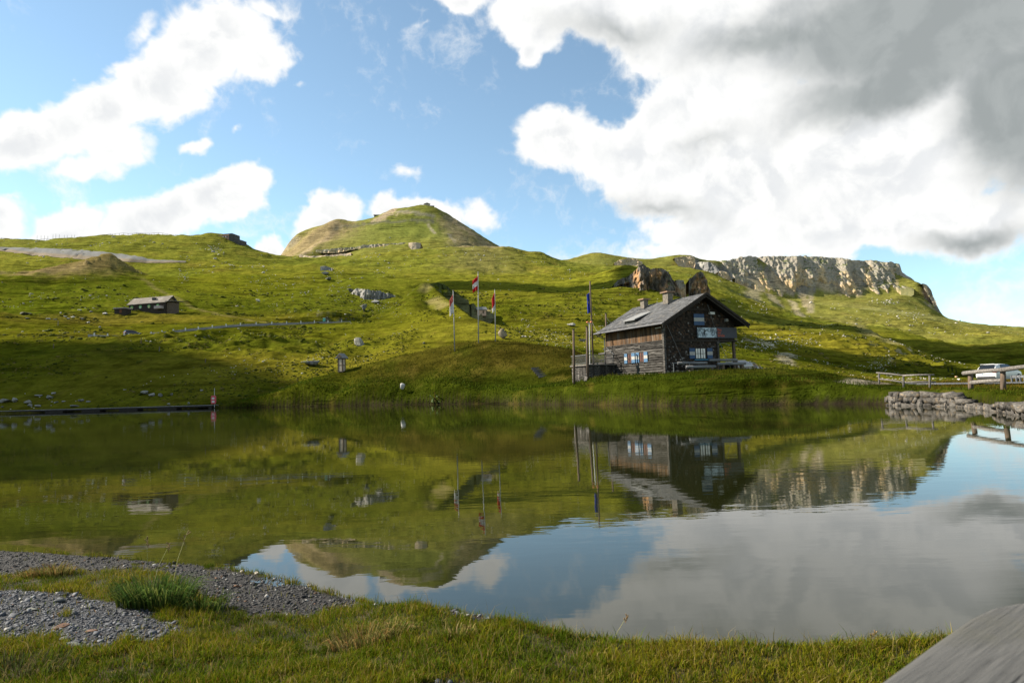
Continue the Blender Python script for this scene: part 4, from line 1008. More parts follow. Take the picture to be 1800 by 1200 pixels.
print('bank', round(time.time() - T0, 1))

# ------------------------------------------------------------------ near shore
ns_px = [(-300, 955, 0), (0, 968, 0), (100, 972, 0), (200, 979, 0), (330, 990, 0), (400, 996, 0), (480, 1012, 0), (560, 1034, 0), (620, 1050, 0), (700, 1066, .02), (760, 1070, .06), (850, 1071, .12), (930, 1080, .15), (1000, 1088, .16), (1080, 1095, .17), (1180, 1100, .17), (1300, 1103, .17), (1450, 1102, .17), (1550, 1097, .17), (1650, 1096, .17), (1800, 1092, .17), (2000, 1080, .17)]
NS = np.array([at_z(a, b, c) for a, b, c in ns_px])
NS = np.concatenate([[[-60, 11, 0], [-14, 9.4, 0]], NS[:, :3], [[9, 4.6, 0], [14, 5.5, 0], [40, 12, 0]]])
NS = NS[np.argsort(NS[:, 0])]
def poly_px(pts, z=.12):
    return np.array([at_z(a, b, z)[:2] for a, b in pts])
def in_poly(x, y, pl):
    c = np.zeros(x.shape, bool); n = len(pl)
    for i in range(n):
        x0, y0 = pl[i]; x1, y1 = pl[(i + 1) % n]
        k = ((y0 > y) != (y1 > y)) & (x < (x1 - x0) * (y - y0) / (y1 - y0 + 1e-12) + x0); c ^= k
    return c
GRAVEL = poly_px([(-260, 1035), (0, 1030), (110, 1032), (200, 1052), (285, 1082), (318, 1106), (270, 1138), (200, 1150), (135, 1160), (85, 1152), (60, 1140), (0, 1140), (-260, 1130)])
BEACH = poly_px([(-300, 950), (0, 960), (330, 985), (480, 1008), (620, 1046), (735, 1070), (700, 1076), (600, 1072), (540, 1078), (450, 1080), (400, 1062), (345, 1040), (300, 1000), (240, 992), (150, 1000), (60, 1000), (0, 1010), (-300, 1005)], .04)
BARE = poly_px([(800, 1078), (855, 1083), (868, 1100), (830, 1106), (790, 1096)], .14)
BARE2 = poly_px([(760, 1190), (830, 1186), (900, 1192), (930, 1215), (740, 1215)], .22)
def near_h(x, y):
    d = np.interp(x, NS[:, 0], NS[:, 1]) - y
    p = np.stack([x, y, x * 0], -1)
    d = d + .05 * fbm(p / .5, 3)
    kr = sstep(x, -1.6, -.5)
    zl = np.where(d > 0, .035 * d + .09 * sstep(d, .9, 2.2), d * .12)
    zr = np.where(d > -.25, -.06 + .22 * sstep(d, -.06, .32) + .028 * np.maximum(d, 0), -.06 + (d + .25) * .5)
    z = zl * (1 - kr) + zr * kr
    return z + (.022 * fbm(p / .7 + 3, 3) + .008 * fbm(p / .12, 2)) * sstep(d, -.1, .25)
def near_masks(x, y):
    p = np.stack([x, y, x * 0], -1)
    w = .20 * np.stack([fbm(p / .3 + 5, 4, .65), fbm(p / .3 + 15, 4, .65)], -1)
    xx, yy = x + w[:, 0], y + w[:, 1]
    return in_poly(xx, yy, GRAVEL), in_poly(xx, yy, BEACH), in_poly(xx, yy, BARE) | in_poly(xx, yy, BARE2)
xs = np.concatenate([np.linspace(-60, -9, 18, endpoint=False), np.linspace(-9, 8, 360, endpoint=False), np.linspace(8, 50, 16)])
ys = np.concatenate([np.linspace(-30, 1.4, 14, endpoint=False), np.linspace(1.4, 10.2, 190), [13.0]])
XX, YY = np.meshgrid(xs, ys); fx, fy = XX.ravel(), YY.ravel(); fz = near_h(fx, fy)
gm, bm_, rm = near_masks(fx, fy)
p = np.stack([fx, fy, fx * 0], -1)
c = lerp(np.tile(np.array([.024, .024, .006]), (len(fx), 1)), np.array([.052, .042, .014]), sstep(fbm(p / .4, 3), -.3, .4))
c[gm] = (.045, .046, .049); c[bm_] = (.032, .030, .028); c[rm] = (.028, .021, .015)
dsh = np.interp(fx, NS[:, 0], NS[:, 1]) - fy
c = lerp(c, np.array([.022, .020, .016]), (1 - sstep(dsh, .0, .25)) * .85)
m_, N = new_mat('near_ground')
a_ = N.n('ShaderNodeAttribute', attribute_name='Col').outputs['Color']
pos = N.n('ShaderNodeNewGeometry').outputs['Position']
n_a = N.noise(pos, 22, 8, .7)
sv = N.n('ShaderNodeVectorMath', operation='SCALE'); N.put(sv.inputs[0], a_); N.put(sv.inputs[3], N.smooth(n_a, .25, .75, .5, 1.5))
principled(N, sv.outputs[0], .9, .2, 0, bump(N, N.noise(pos, 40, 6, .7), .8, .03))
nr, nc = XX.shape; idx = np.arange(nr * nc).reshape(nr, nc)
q = np.stack([idx[:-1, :-1].ravel(), idx[:-1, 1:].ravel(), idx[1:, 1:].ravel(), idx[1:, :-1].ravel()], -1)
link('near_shore_ground', np_mesh('near_shore_ground', np.stack([fx, fy, fz], -1), q, c, True), m_, kind='structure')

# grass of the near shore
def proj(p):
    d = p - CAM; w = d @ FWD; return 900 + FPX * (d @ RIGHT) / w, 600 - FPX * (d @ UP) / w
def near_pts(n, seed, y0=2.6, y1=9.2, x0=-7.2, x1=5.6):
    r = np.random.default_rng(seed)
    # more points close to the camera
    y = y0 * (y1 / y0) ** r.uniform(0, 1, n); x = r.uniform(-.85, .85, n) * y
    z = near_h(x, y); p = np.stack([x, y, z], -1)
    u, v = proj(p); m = (u > -60) & (u < 1860) & (v < 1290) & (z > -.02)
    return p[m], r
p, r = near_pts(620000, 61)
gm, bm_, rm = near_masks(p[:, 0], p[:, 1])
dsh = np.interp(p[:, 0], NS[:, 0], NS[:, 1]) - p[:, 1]
q2 = p * np.array([1, 1, 0]); nA = fbm(q2 / .55 + 8, 3); nB = fbm(q2 / .16 + 18, 2); nC2 = fbm(q2 / 1.6 + 28, 2)
prob = np.where(gm, .02 + .7 * (nA + .5 * nB > .34), np.where(bm_, .01 + .35 * (nA > .45), np.where(rm, .04, 1.0))) * np.clip(.75 + .9 * nB + .7 * nA, .1, 1)
keep = (r.uniform(0, 1, len(p)) < prob) & (dsh > -.02)
p, nA, nB, nC2, dsh, gm = p[keep], nA[keep], nB[keep], nC2[keep], dsh[keep], gm[keep]
n = len(p); k = r.uniform(0, 1, n)
gA = np.array([.074, .110, .004]); gY = np.array([.165, .145, .007]); gS = np.array([.22, .17, .045]); gO = np.array([.16, .085, .016]); gD = np.array([.028, .048, .004])
c = np.tile(gA, (n, 1))
c = lerp(c, gY, sstep(nA * .8 + nC2 * .8 + r.normal(0, .4, n), -.3, .6))
c = np.where((r.uniform(0, 1, n) < .17 + .12 * nC2)[:, None], gS, c)
c = np.where((r.uniform(0, 1, n) < .05)[:, None], gO, c)
c = lerp(c, gD, sstep(-nA + .5 * nB, .1, .5) * .7)
c = c * r.uniform(.65, 1.3, (n, 1))
hg = (.036 + .024 * np.clip(nA + nB, -.6, 1) + .018 * np.clip(1 - dsh / .5, 0, 1) * (p[:, 0] > -.8)) * r.lognormal(0, .32, n)
hg = np.clip(hg, .012, .16)
blades('shore_grass', p - np.array([0, 0, .004]), hg, .0032 + .0018 * r.uniform(0, 1, n), r.uniform(.15, .95, n), c, BLADEM, 62, seg=2, kind='stuff', label='short green and straw coloured grass of the near shore', category='grass')
print('near grass', n, round(time.time() - T0, 1))
# taller bents and dry stalks
p, r = near_pts(2600, 63)
gm, bm_, rm = near_masks(p[:, 0], p[:, 1]); k = ~(gm | bm_) & (near_h(p[:, 0], p[:, 1]) > .05); p = p[k]; n = len(p)
blades('dry_stalks', p, r.uniform(.06, .16, n), np.full(n, .003), r.uniform(.2, .9, n), np.array([.22, .165, .065]) * r.uniform(.6, 1.2, (n, 1)), BLADEM, 64, seg=2, kind='stuff', label='dry straw stalks among the near grass', category='grass')

# gravel: flat slate chips
BOXV = np.array([(x, y, z) for z in (-1, 1) for y in (-1, 1) for x in (-1, 1)], float)
BOXF = np.array([(0, 2, 3, 1), (4, 5, 7, 6), (0, 1, 5, 4), (1, 3, 7, 5), (3, 2, 6, 7), (2, 0, 4, 6)])
def chips(name, p, size, cols, seed, flat=.38, tilt=.35, **pr):
    r = np.random.default_rng(seed); n = len(p)
    V = BOXV[None] * (1 + r.uniform(-.45, .35, (n, 8, 3))) * np.stack([size * r.uniform(.6, 1.2, n), size * r.uniform(.5, 1.0, n), size * flat * r.uniform(.6, 1.4, n)], -1)[:, None, :]
    for ax in (0, 1):
        a = r.normal(0, tilt, n); c, s = np.cos(a)[:, None], np.sin(a)[:, None]; i, j = (1, 2) if ax == 0 else (0, 2)
        vi, vj = V[..., i].copy(), V[..., j].copy(); V[..., i] = vi * c - vj * s; V[..., j] = vi * s + vj * c
    a = r.uniform(0, 6.28, n); c, s = np.cos(a)[:, None], np.sin(a)[:, None]
    vx, vy = V[..., 0].copy(), V[..., 1].copy(); V[..., 0] = vx * c - vy * s; V[..., 1] = vx * s + vy * c
    V += p[:, None, :] + np.array([0, 0, 1.0]) * (size * flat * .4)[:, None, None]
    F = BOXF[None] + (np.arange(n) * 8)[:, None, None]
    return link(name, np_mesh(name, V.reshape(-1, 3), F.reshape(-1, 4), np.repeat(cols, 8, 0)), CHIPM, **pr)
CHIPM = attr_mat('slate_chip', .8, .15, scale=60, amp=.3)
def chip_cols(n, r, lo=(.030, .033, .039), hi=(.145, .150, .160)):
    c = lerp(np.tile(np.array(lo), (n, 1)), np.array(hi), r.beta(1.6, 2.2, n))
    c = np.where((r.uniform(0, 1, n) < .04)[:, None], np.array([.26, .25, .23]), c)
    return np.where((r.uniform(0, 1, n) < .02)[:, None], np.array([.15, .085, .05]), c)
p, r = near_pts(150000, 71); gm, bm_, rm = near_masks(p[:, 0], p[:, 1])
pg = p[gm][:24000]; n = len(pg)
chips('gravel_chips', pg, r.lognormal(math.log(.0050), .5, n), chip_cols(n, r), 72, kind='stuff', label='grey slate gravel of the patch at lower left', category='gravel')
pb_ = p[bm_][:17000]; n = len(pb_)
chips('beach_gravel', pb_, r.lognormal(math.log(.0056), .45, n), chip_cols(n, r, (.016, .016, .016), (.085, .083, .079)), 73, kind='stuff', label='dark wet gravel along the near waterline', category='gravel')
pr_ = p[rm][:160]; n = len(pr_)
chips('earth_pebbles', pr_, r.lognormal(math.log(.010), .4, n), chip_cols(n, r), 74, kind='stuff', label='pebbles on the bare earth spots in the near grass', category='pebbles')
# larger flat stones one can pick out in the gravel
FLATM = mat('flat_stone', (.115, .12, .115), (.075, .078, .078), 9, .85, .25, bmp=.4, bdist=.01, c3=(.13, .13, .09))
RUSTM = mat('rusty_stone', (.17, .085, .045), (.11, .07, .05), 12, .85, .2, bmp=.4, bdist=.01)
def slab(px, py, w, d, h, label, m, seed, z=.12):
    g = at_z(px, py, z); g[2] = near_h(np.array([g[0]]), np.array([g[1]]))[0]
    v, f = rock_shape(ICO2, seed, 7, .1); v = v * np.array([w / 2, d / 2, h / 2])
    o = link('flat_stone', np_mesh('flat_stone', v, f), m, label=label, category='stone'); o.location = (g[0], g[1], g[2] + h * .1); o.rotation_euler = (.05, -.04, seed)
slab(110, 1152, .22, .12, .035, 'flat grey-green slab at the lower edge of the gravel patch', FLATM, 3)
slab(104, 1053, .07, .09, .05, 'olive stone at the upper edge of the gravel patch', FLATM, 8)
slab(108, 1113, .15, .06, .03, 'rust brown sliver of stone in the gravel patch', RUSTM, 0.2 and 14)
slab(160, 1123, .10, .05, .02, 'smaller rust coloured stone right of the rust sliver', RUSTM, 6)
slab(60, 1077, .16, .08, .025, 'long flat pale slab in the upper gravel patch', FLATM, 12)
slab(425, 1005, .05, .03, .03, 'pale cobble at the water edge, left of two', mat('pale_cobble', (.5, .44, .35), (.4, .35, .28), 20, .8, .2), 17, 0)
slab(450, 1008, .07, .04, .03, 'pale cobble at the water edge, right of two', MATS['pale_cobble'], 18, 0)
slab(545, 1029, .05, .03, .03, 'small pale cobble half in the water', MATS['pale_cobble'], 19, 0)
slab(1232, 1151, .022, .022, .02, 'round white pebble in the shaded grass', WHITEM, 20, .2)

# tussocks
def tussock(px, py, z, n, h, spread, cols, label, seed, lean=(.15, .8), w=.0045, group=None, name='grass_tussock', stalks=0):
    r = np.random.default_rng(seed); g = at_z(px, py, z); g[2] = near_h(np.array([g[0]]), np.array([g[1]]))[0]
    a = r.uniform(0, 6.28, n); q = np.sqrt(r.uniform(0, 1, n))
    base = np.stack([np.cos(a) * q * spread, np.sin(a) * q * spread * .6, np.zeros(n)], -1)
    base[:, 2] = near_h(base[:, 0] + g[0], base[:, 1] + g[1]) - g[2]
    hg = h * r.uniform(.45, 1.1, n); ln = r.uniform(*lean, n)
    # blades lean outwards
    ld = np.stack([np.cos(a), np.sin(a), a * 0], -1) * (ln * hg)[:, None] + r.normal(0, .25, (n, 3)) * np.array([1, 1, 0]) * hg[:, None] * .5
    b = r.uniform(0, 6.28, n); side = np.stack([np.cos(b), np.sin(b), b * 0], -1) * (w / 2 * r.uniform(.6, 1.3, n))[:, None]
    up = np.array([0, 0, 1.0])
    m1 = base + ld * .12 + up * (hg * .35)[:, None]; m2 = base + ld * .45 + up * (hg * .7)[:, None]; tp = base + ld + up * (hg * np.clip(1 - .45 * ln, .3, 1))[:, None]
    V = np.stack([base - side, base + side, m1 + side, m1 - side, m2 + side * .8, m2 - side * .8, tp], 1)
    o_ = (np.arange(n) * 7)[:, None]
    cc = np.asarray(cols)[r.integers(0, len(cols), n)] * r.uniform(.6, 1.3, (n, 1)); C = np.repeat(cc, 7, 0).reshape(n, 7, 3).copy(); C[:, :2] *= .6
    root = empty(name, g, 0, label=label, category='grass tuft')
    if group: root['group'] = group
    link('blades', np_mesh('blades', V.reshape(-1, 3), [o_ + np.array([[0, 1, 2, 3]]), o_ + np.array([[3, 2, 4, 5]]), o_ + np.array([[5, 4, 6]])], C.reshape(-1, 3)), BLADEM, root)
    for s in range(stalks):
        x0, y0 = r.normal(0, spread * .35), r.normal(0, spread * .2); tx, ty = x0 + r.normal(.08, .12), y0 + r.normal(0, .06); hh_ = h * r.uniform(1.5, 2.3)
        mb = MB(); mb.tube([(x0, y0, 0), (x0 * .5 + tx * .5 - .01, ty * .5 + y0 * .5, hh_ * .6), (tx, ty, hh_)], [.0022, .0018, .0012], 4)
        st = mb.build('stalk', STALKM, root)
        hd = MB()
        for q_ in range(7):
            t = hh_ * (.86 + .02 * q_); ox, oy = r.normal(0, .012), r.normal(0, .006)
            hd.tube([(tx * t / hh_, ty * t / hh_, t - .01), (tx * t / hh_ + ox, ty * t / hh_ + oy, t + .014)], [.0015, .004], 4)
        hd.build('seed_head', SEEDM, st)
    return root
STALKM = mat('dry_stalk', (.33, .29, .13), (.24, .24, .1), 30, .8, .2)
SEEDM = mat('seed_head', (.16, .10, .05), (.24, .16, .08), 60, .9, .1)
SEDGE = [(.045, .085, .014), (.06, .10, .018), (.035, .065, .014), (.12, .14, .03)]
MIXG = [(.10, .14, .02), (.19, .17, .035), (.30, .22, .09), (.06, .09, .015)]
DRYG = [(.16, .14, .04), (.22, .17, .06), (.09, .10, .02), (.2, .11, .035)]
tussock(272, 1052, .14, 850, .26, .27, SEDGE, 'large dark green sedge tussock at the edge of the gravel', 81, (.25, .95), .006, stalks=3)
tussock(350, 1058, .12, 260, .16, .20, SEDGE, 'lower dark sedge clump right of the large tussock', 82, (.3, .9), .005)
tussock(95, 1000, .08, 300, .13, .17, DRYG, 'yellowish tussock on the beach gravel at left', 83, (.3, .9), .005)
tussock(55, 1003, .08, 200, .09, .14, DRYG, 'small low tussock left of the yellowish one', 84, (.3, .9), .005)
tussock(640, 1118, .18, 420, .12, .22, DRYG, 'broad straw coloured tussock in the middle of the near grass', 85, (.3, .9), .0045)
tussock(690, 1110, .18, 200, .09, .14, MIXG, 'green tuft right of the broad straw tussock', 86, (.3, .9), .0045)
tussock(800, 1120, .18, 200, .09, .13, MIXG, 'light tuft below the bare earth spot', 87, (.3, .9), .0045)
for i, (px, py, h, lb) in enumerate([(1072, 1096, .15, 'grass tuft standing over the water edge, first of the row'), (990, 1090, .11, 'low grass tuft on the bank edge left of the row'), (1122, 1100, .14, 'bushy grass tuft, second along the bank edge'), (1165, 1102, .15, 'tall grass tuft, third along the bank edge'), (1205, 1104, .13, 'grass tuft, fourth along the bank edge'), (1255, 1106, .12, 'grass tuft, fifth along the bank edge'), (1310, 1106, .09, 'short tuft, sixth along the bank edge'), (1390, 1105, .07, 'short tuft, seventh along the bank edge'), (1480, 1103, .09, 'dense tuft at the bulge of the right bank'), (1540, 1100, .08, 'dense tuft right of the bank bulge'), (1600, 1099, .08, 'last tuft of the bank before the rail')]):
    tussock(px, py, .17, 90, h, .10, MIXG[:2] + SEDGE[:1], lb, 90 + i, (.15, .8), .0042, 'tufts along the near bank edge', stalks=1 if i in (0, 8) else 0)
tussock(30, 1172, .22, 500, .10, .30, [(.05, .05, .02), (.09, .07, .03), (.05, .07, .015)], 'dark brownish clump in the bottom left corner', 110, (.3, .95), .004)
tussock(1700, 1108, .17, 12, .05, .05, MIXG, 'thin seed stalk tuft just left of the wooden rail', 111, (.2, .6), .003, stalks=1)
print('near shore done', round(time.time() - T0, 1))
# ------------------------------------------------------------------ materials for built things
WOODG = mat('grey_weathered_wood', (.085, .078, .069), (.018, .016, .014), 7, .9, .12, stretch=(1, .16, 3.0), bmp=.8, bdist=.03, c3=(.125, .117, .105), rand=.5, lo=.4, hi=.6)
WOODGX = mat('grey_weathered_wood_rail', (.17, .155, .138), (.085, .077, .068), 8, .9, .12, stretch=(.15, 1.5, 1.5), bmp=.5, bdist=.015, rand=.2)
WOODV = mat('brown_wood_boards', (.115, .062, .027), (.045, .027, .015), 5, .85, .15, stretch=(2, 2, .15), bmp=.4, bdist=.01, c3=(.12, .10, .08), rand=.5)
WOODP = mat('brown_wood_post', (.15, .11, .08), (.075, .055, .04), 9, .9, .1, stretch=(2, 2, .12), bmp=.4, bdist=.01)
DARKW = mat('dark_stained_wood', (.040, .032, .026), (.022, .018, .015), 6, .85, .15, stretch=(1, .3, 1), bmp=.3, bdist=.01)
SLATE = attr_mat('slate_roof_tile', .8, .25, scale=3, amp=.35)
SHING = attr_mat('wood_shingle', .9, .1, scale=9, amp=.35)
MASON = mat('rubble_masonry', (.23, .20, .16), (.13, .11, .09), 4, .9, .15, bmp=.6, bdist=.03, c3=(.36, .24, .15), rand=.2)
CHIMM = mat('chimney_stone', (.18, .155, .125), (.11, .097, .08), 5, .9, .15, bmp=.5, bdist=.02)
CAPM = mat('chimney_cap', (.23, .14, .085), (.17, .12, .09), 4, .85, .2, bmp=.3, bdist=.02)
BLUEM = mat('blue_shutter_paint', (.045, .11, .20), (.06, .14, .235), 12, .6, .3, bmp=.1, bdist=.005)
DBLUEM = mat('deep_blue_shutter_paint', (.022, .058, .13), (.03, .07, .15), 12, .6, .3)
WHITEP = mat('white_paint', (.60, .59, .555), (.50, .49, .46), 9, .6, .3)
METALG = mat('galvanised_metal', (.17, .175, .18), (.13, .135, .14), 15, .5, .4, metal=.6)
DMETAL = mat('dark_metal', (.045, .048, .052), (.03, .03, .032), 12, .5, .4, metal=.4)
ASPH = mat('asphalt', (.085, .085, .088), (.068, .068, .072), 3, .9, .2, bmp=.3, bdist=.01)
LINEM = mat('road_paint', (.62, .62, .6), (.5, .5, .48), 3, .8, .2)
def glass_mat(name, col, rough=.06):
    m, N = new_mat(name)
    t = N.n('ShaderNodeTexCoord').outputs['Object']
    principled(N, N.mix(N.smooth(N.noise(t, 2, 2), .4, .6), col, tuple(.8 * c for c in col)), rough, .6); return m
PANE = glass_mat('window_pane', (.018, .02, .022))
CURT = mat('curtain', (.78, .76, .70), (.62, .60, .54), 9, .9, .1, stretch=(3, 3, .3))

# ------------------------------------------------------------------ the hut
HZ = 2.42
hut = empty('wooden_hut', (HUT_O[0], HUT_O[1], HZ), math.atan2(HUT_B[1], HUT_B[0]), label='dark weathered wooden alpine hut with slate roof above the lake', category='hut')
GW, GL, GP = 7.70, 8.80, 5.70          # gable width, length, width of the closed ground floor
EAVE, APEX, RX = 4.12, 6.72, 3.85
SL = (APEX - EAVE) / (RX + .75)          # roof slope
def roof_z(x): return APEX - abs(x - RX) * SL
# cores
b = MB()
b.box((.10, .10, -.4), (GP, GL, 2.78))
b.prism([(.10, 2.78), (GW, 2.78), (GW, roof_z(GW) - .16), (RX, APEX - .16), (.10, roof_z(.1) - .16)], .10, GL)
b.build('wall', DARKW, hut)
r = random.Random(5)
# log wall of the long side
zc = .16
while zc < 2.68:
    h = min(r.uniform(.11, .24), 2.71 - zc)
    cuts = [0.0]
    while cuts[-1] < GL - 2.2:
        cuts.append(cuts[-1] + r.uniform(2.0, 6.5))
    if GL - cuts[-1] > .01: cuts = [c_ for c_ in cuts if c_ < GL - .8] + [GL]
    for a, c_ in zip(cuts[:-1], cuts[1:]):
        p = r.uniform(.0, .07); ns = max(3, int((c_ - a) / .35)); vs, fs = [], []
        for q_ in range(ns + 1):
            y = a + .01 + (c_ - a - .02) * q_ / ns; e = r.gauss(0, .012); g_ = r.gauss(0, .010)
            vs += [(.10, y, zc + .004 + g_), (-.03 - p + e, y, zc + .02 + g_), (-.06 - p + e, y, zc + h * .5 + g_), (-.03 - p + e, y, zc + h - .02 + g_), (.10, y, zc + h - .004 + g_)]
        for q_ in range(ns):
            for k in range(5): fs.append((q_ * 5 + k, q_ * 5 + (k + 1) % 5, q_ * 5 + 5 + (k + 1) % 5, q_ * 5 + 5 + k))
        fs += [(0, 1, 2, 3, 4), tuple(ns * 5 + k for k in (4, 3, 2, 1, 0))]
        MB().add(vs, fs).build('log', WOODG, hut)
    zc += h
# vertical boards under the eave
nb = 27
for i in range(nb):
    y0 = i * GL / nb; p = r.uniform(0, .02)
    MB().box((-.05 - p, y0 + .008, 2.84), (.10, y0 + GL / nb - .008, 4.22 + r.uniform(-.03, .02))).build('board', WOODV, hut)
MB().box((-.10, -.02, 2.735), (.10, GL + .02, 2.835)).build('trim_board', WOODG, hut)
# foundation stones
for i in range(17):
    y0 = i * GL / 17
    v, f = rock_shape(ICO1, 300 + i, 8, .1)
    v = v * np.array([.16, GL / 34 * 1.05, .17]) + np.array([.06, y0 + GL / 34, .05 + .02 * r.random()])
    link('foundation_stone', np_mesh('foundation_stone', v, f), MASON, hut)
for i in range(11):
    x0 = i * GP / 11
    v, f = rock_shape(ICO1, 330 + i, 8, .1)
    v = v * np.array([GP / 22 * 1.05, .16, .2]) + np.array([x0 + GP / 22, .06, .12])
    link('foundation_stone', np_mesh('foundation_stone', v, f), MASON, hut)
# corner posts
for (x, y, zt) in ((-.03, -.02, 4.25), (GP - .05, -.02, 2.75)):
    MB().box((x - .09, y - .09, .05), (x + .10, y + .12, zt)).build('corner_post', WOODG, hut)
# shingles of the gable: one mass of small pieces
V, F, C = [], [], []
rn = np.random.default_rng(77)
row = 0; z = .42
while z < APEX - .2:
    x = -.02 + (row % 2) * .08; xmax = GP if z < 2.62 else GW
    while x < xmax - .05:
        w = rn.uniform(.10, .19); x1 = min(x + w, xmax)
        zt = z + .26; mid = (x + x1) / 2
        if zt < roof_z(mid) - .14 + .12 and not (z < 2.85 and zt > 2.62 and x > GP):
            base = len(V); dz = rn.uniform(-.02, .015); yo = rn.uniform(0, .018)
            zt2 = min(zt, roof_z(x) - .12, roof_z(x1) - .12)
            if zt2 > z + .05:
                V += [(x + .006, .035 - yo - .035, z + dz), (x1 - .006, .035 - yo - .035, z + dz), (x1 - .006, .065, zt2), (x + .006, .065, zt2), (x + .006, .07, z + dz), (x1 - .006, .07, z + dz)]
                F += [(base, base + 1, base + 2, base + 3), (base, base + 4, base + 5, base + 1), (base, base + 3, base + 4, base + 4)[:3], (base + 1, base + 5, base + 2)]
                k = rn.uniform(0, 1); low = max(0, 1 - z / 3.2)
                col = np.array([.030, .023, .018]) * rn.uniform(.6, 1.7)
                if k < .03 + .17 * low: col = np.array([.13, .12, .11]) * rn.uniform(.4, 1.4)
                elif k < .16: col = np.array([.075, .045, .028])
                C += [col] * 6
        x = x1
    z += .135; row += 1
me = bpy.data.meshes.new('gable_shingles'); me.from_pydata(V, [], F)
ca_ = me.color_attributes.new('Col', 'FLOAT_COLOR', 'POINT'); ca_.data.foreach_set('color', np.concatenate([np.array(C), np.ones((len(C), 1))], 1).astype(np.float32).ravel())
link('gable_shingles', me, SHING, hut, kind='stuff', label='dark wooden shingles with some bleached ones')
# beams and trim of the gable
MB().box((-.06, -.10, 2.66), (GW + .05, .10, 2.82)).build('floor_beam', DARKW, hut)
MB().box((RX - 1.75, -.09, roof_z(RX - 1.75) - .42), (RX + 1.75, .06, roof_z(RX - 1.75) - .24)).build('tie_beam', DARKW, hut)
MB().box((GP, .1, 2.70), (GW, GL * .6, 2.78)).build('porch_ceiling', DARKW, hut)
for y in (.06, 3.6): MB().box((GW - .20, y, -.3), (GW, y + .20, 2.68)).build('porch_post', WOODP, hut)
b = MB(); b.box((GP + .05, 4.6, .0), (GW, 4.75, .95)); b.box((GW - .1, .3, .0), (GW - .04, 4.6, .9)); b.build('porch_parapet', DARKW, hut)
# roof: slate rows on each slope
def roof_slope(side):
    V, F, C = [], [], []
    n = Vector((-SL if side < 0 else SL, 0, 1)).normalized()
    sx = -1 if side < 0 else 1
    Lx = RX + .78; slen = Lx * math.hypot(1, SL)
    rows = 26; y0, y1 = -1.0, GL + .75
    base_pts = []
    for i in range(rows):
        s0 = i / rows * slen; s1 = (i + 1.25) / rows * slen
        y = y0 - rn.uniform(0, .3)
        while y < y1:
            w = rn.uniform(.28, .45); ya, yb = max(y, y0), min(y + w, y1); y += w
            if yb - ya < .05: continue
            def P(s, yy, up):
                d = slen - s; x = RX + sx * d / math.hypot(1, SL); zz = APEX - (d / math.hypot(1, SL)) * SL
                return (x + n.x * up, yy, zz + n.z * up)
            u = rn.uniform(.035, .06); bse = len(V); e = rn.uniform(-.02, .02)
            V += [P(s0 + e, ya + .008, u), P(s0 + e, yb - .008, u), P(min(s1, slen), yb - .008, .012), P(min(s1, slen), ya + .008, .012), P(s0 + e, ya + .008, 0), P(s0 + e, yb - .008, 0)]
            F += [(bse, bse + 1, bse + 2, bse + 3), (bse, bse + 4, bse + 5, bse + 1), (bse, bse + 3, bse + 4), (bse + 1, bse + 5, bse + 2)]
            col = np.array([.112, .112, .114]) * rn.uniform(.62, 1.2)
            if rn.uniform() < .06: col = np.array([.16, .15, .135])
            C += [col] * 6
    me = bpy.data.meshes.new('slate_tiles'); me.from_pydata(V, [], F)
    ca_ = me.color_attributes.new('Col', 'FLOAT_COLOR', 'POINT'); ca_.data.foreach_set('color', np.concatenate([np.array(C), np.ones((len(C), 1))], 1).astype(np.float32).ravel())
    return me
b = MB()
for sx in (-1, 1):
    xe = RX + sx * (RX + .75); ze = roof_z(xe)
    pl = [(RX, APEX - .005), (xe, ze - .005), (xe, ze - .10), (RX, APEX - .12)]
    b.prism(pl, -1.0, GL + .75)
roof = b.build('roof', DARKW, hut)
for sx in (-1, 1):
    link('slate_tiles', roof_slope(sx), SLATE, roof, kind='stuff')
for sx in (-1, 1):
    xe = RX + sx * (RX + .80)
    for k, (yy, dz, w) in enumerate(((-1.03, .02, .06), (-.93, -.19, .05))):
        bb = MB().prism([(RX, APEX + .06 + dz - (0 if k == 0 else 0)), (xe, roof_z(xe) + .06 + dz), (xe, roof_z(xe) - .14 + dz), (RX, APEX - .15 + dz)], yy, yy + w)
        bb.build('barge_board', DARKW, roof)
# eave: gutter, snow guard, rafters
MB().tube([(-.86, -1.0, EAVE - .03), (-.86, GL + .75, EAVE - .03)], .065, 8).build('gutter', mat('old_zinc', (.10, .10, .105), (.07, .07, .075), 9, .6, .3), roof)
MB().tube([(-.52, -.9, roof_z(-.52) + .13), (-.52, GL + .65, roof_z(-.52) + .13)], .022, 6).build('snow_guard', DMETAL, roof)
for i in range(9):
    y = .3 + i * 1.05
    MB().prism([(-.70, roof_z(-.70) - .11), (.1, roof_z(.1) - .11), (.1, roof_z(.1) - .25), (-.70, roof_z(-.70) - .22)], y, y + .12).build('rafter', DARKW, roof)
MB().tube([(-.80, GL + .45, EAVE - .1), (-.12, GL + .1, EAVE - .55), (-.12, GL + .1, .1)], .045, 8).build('downpipe', METALG, hut)
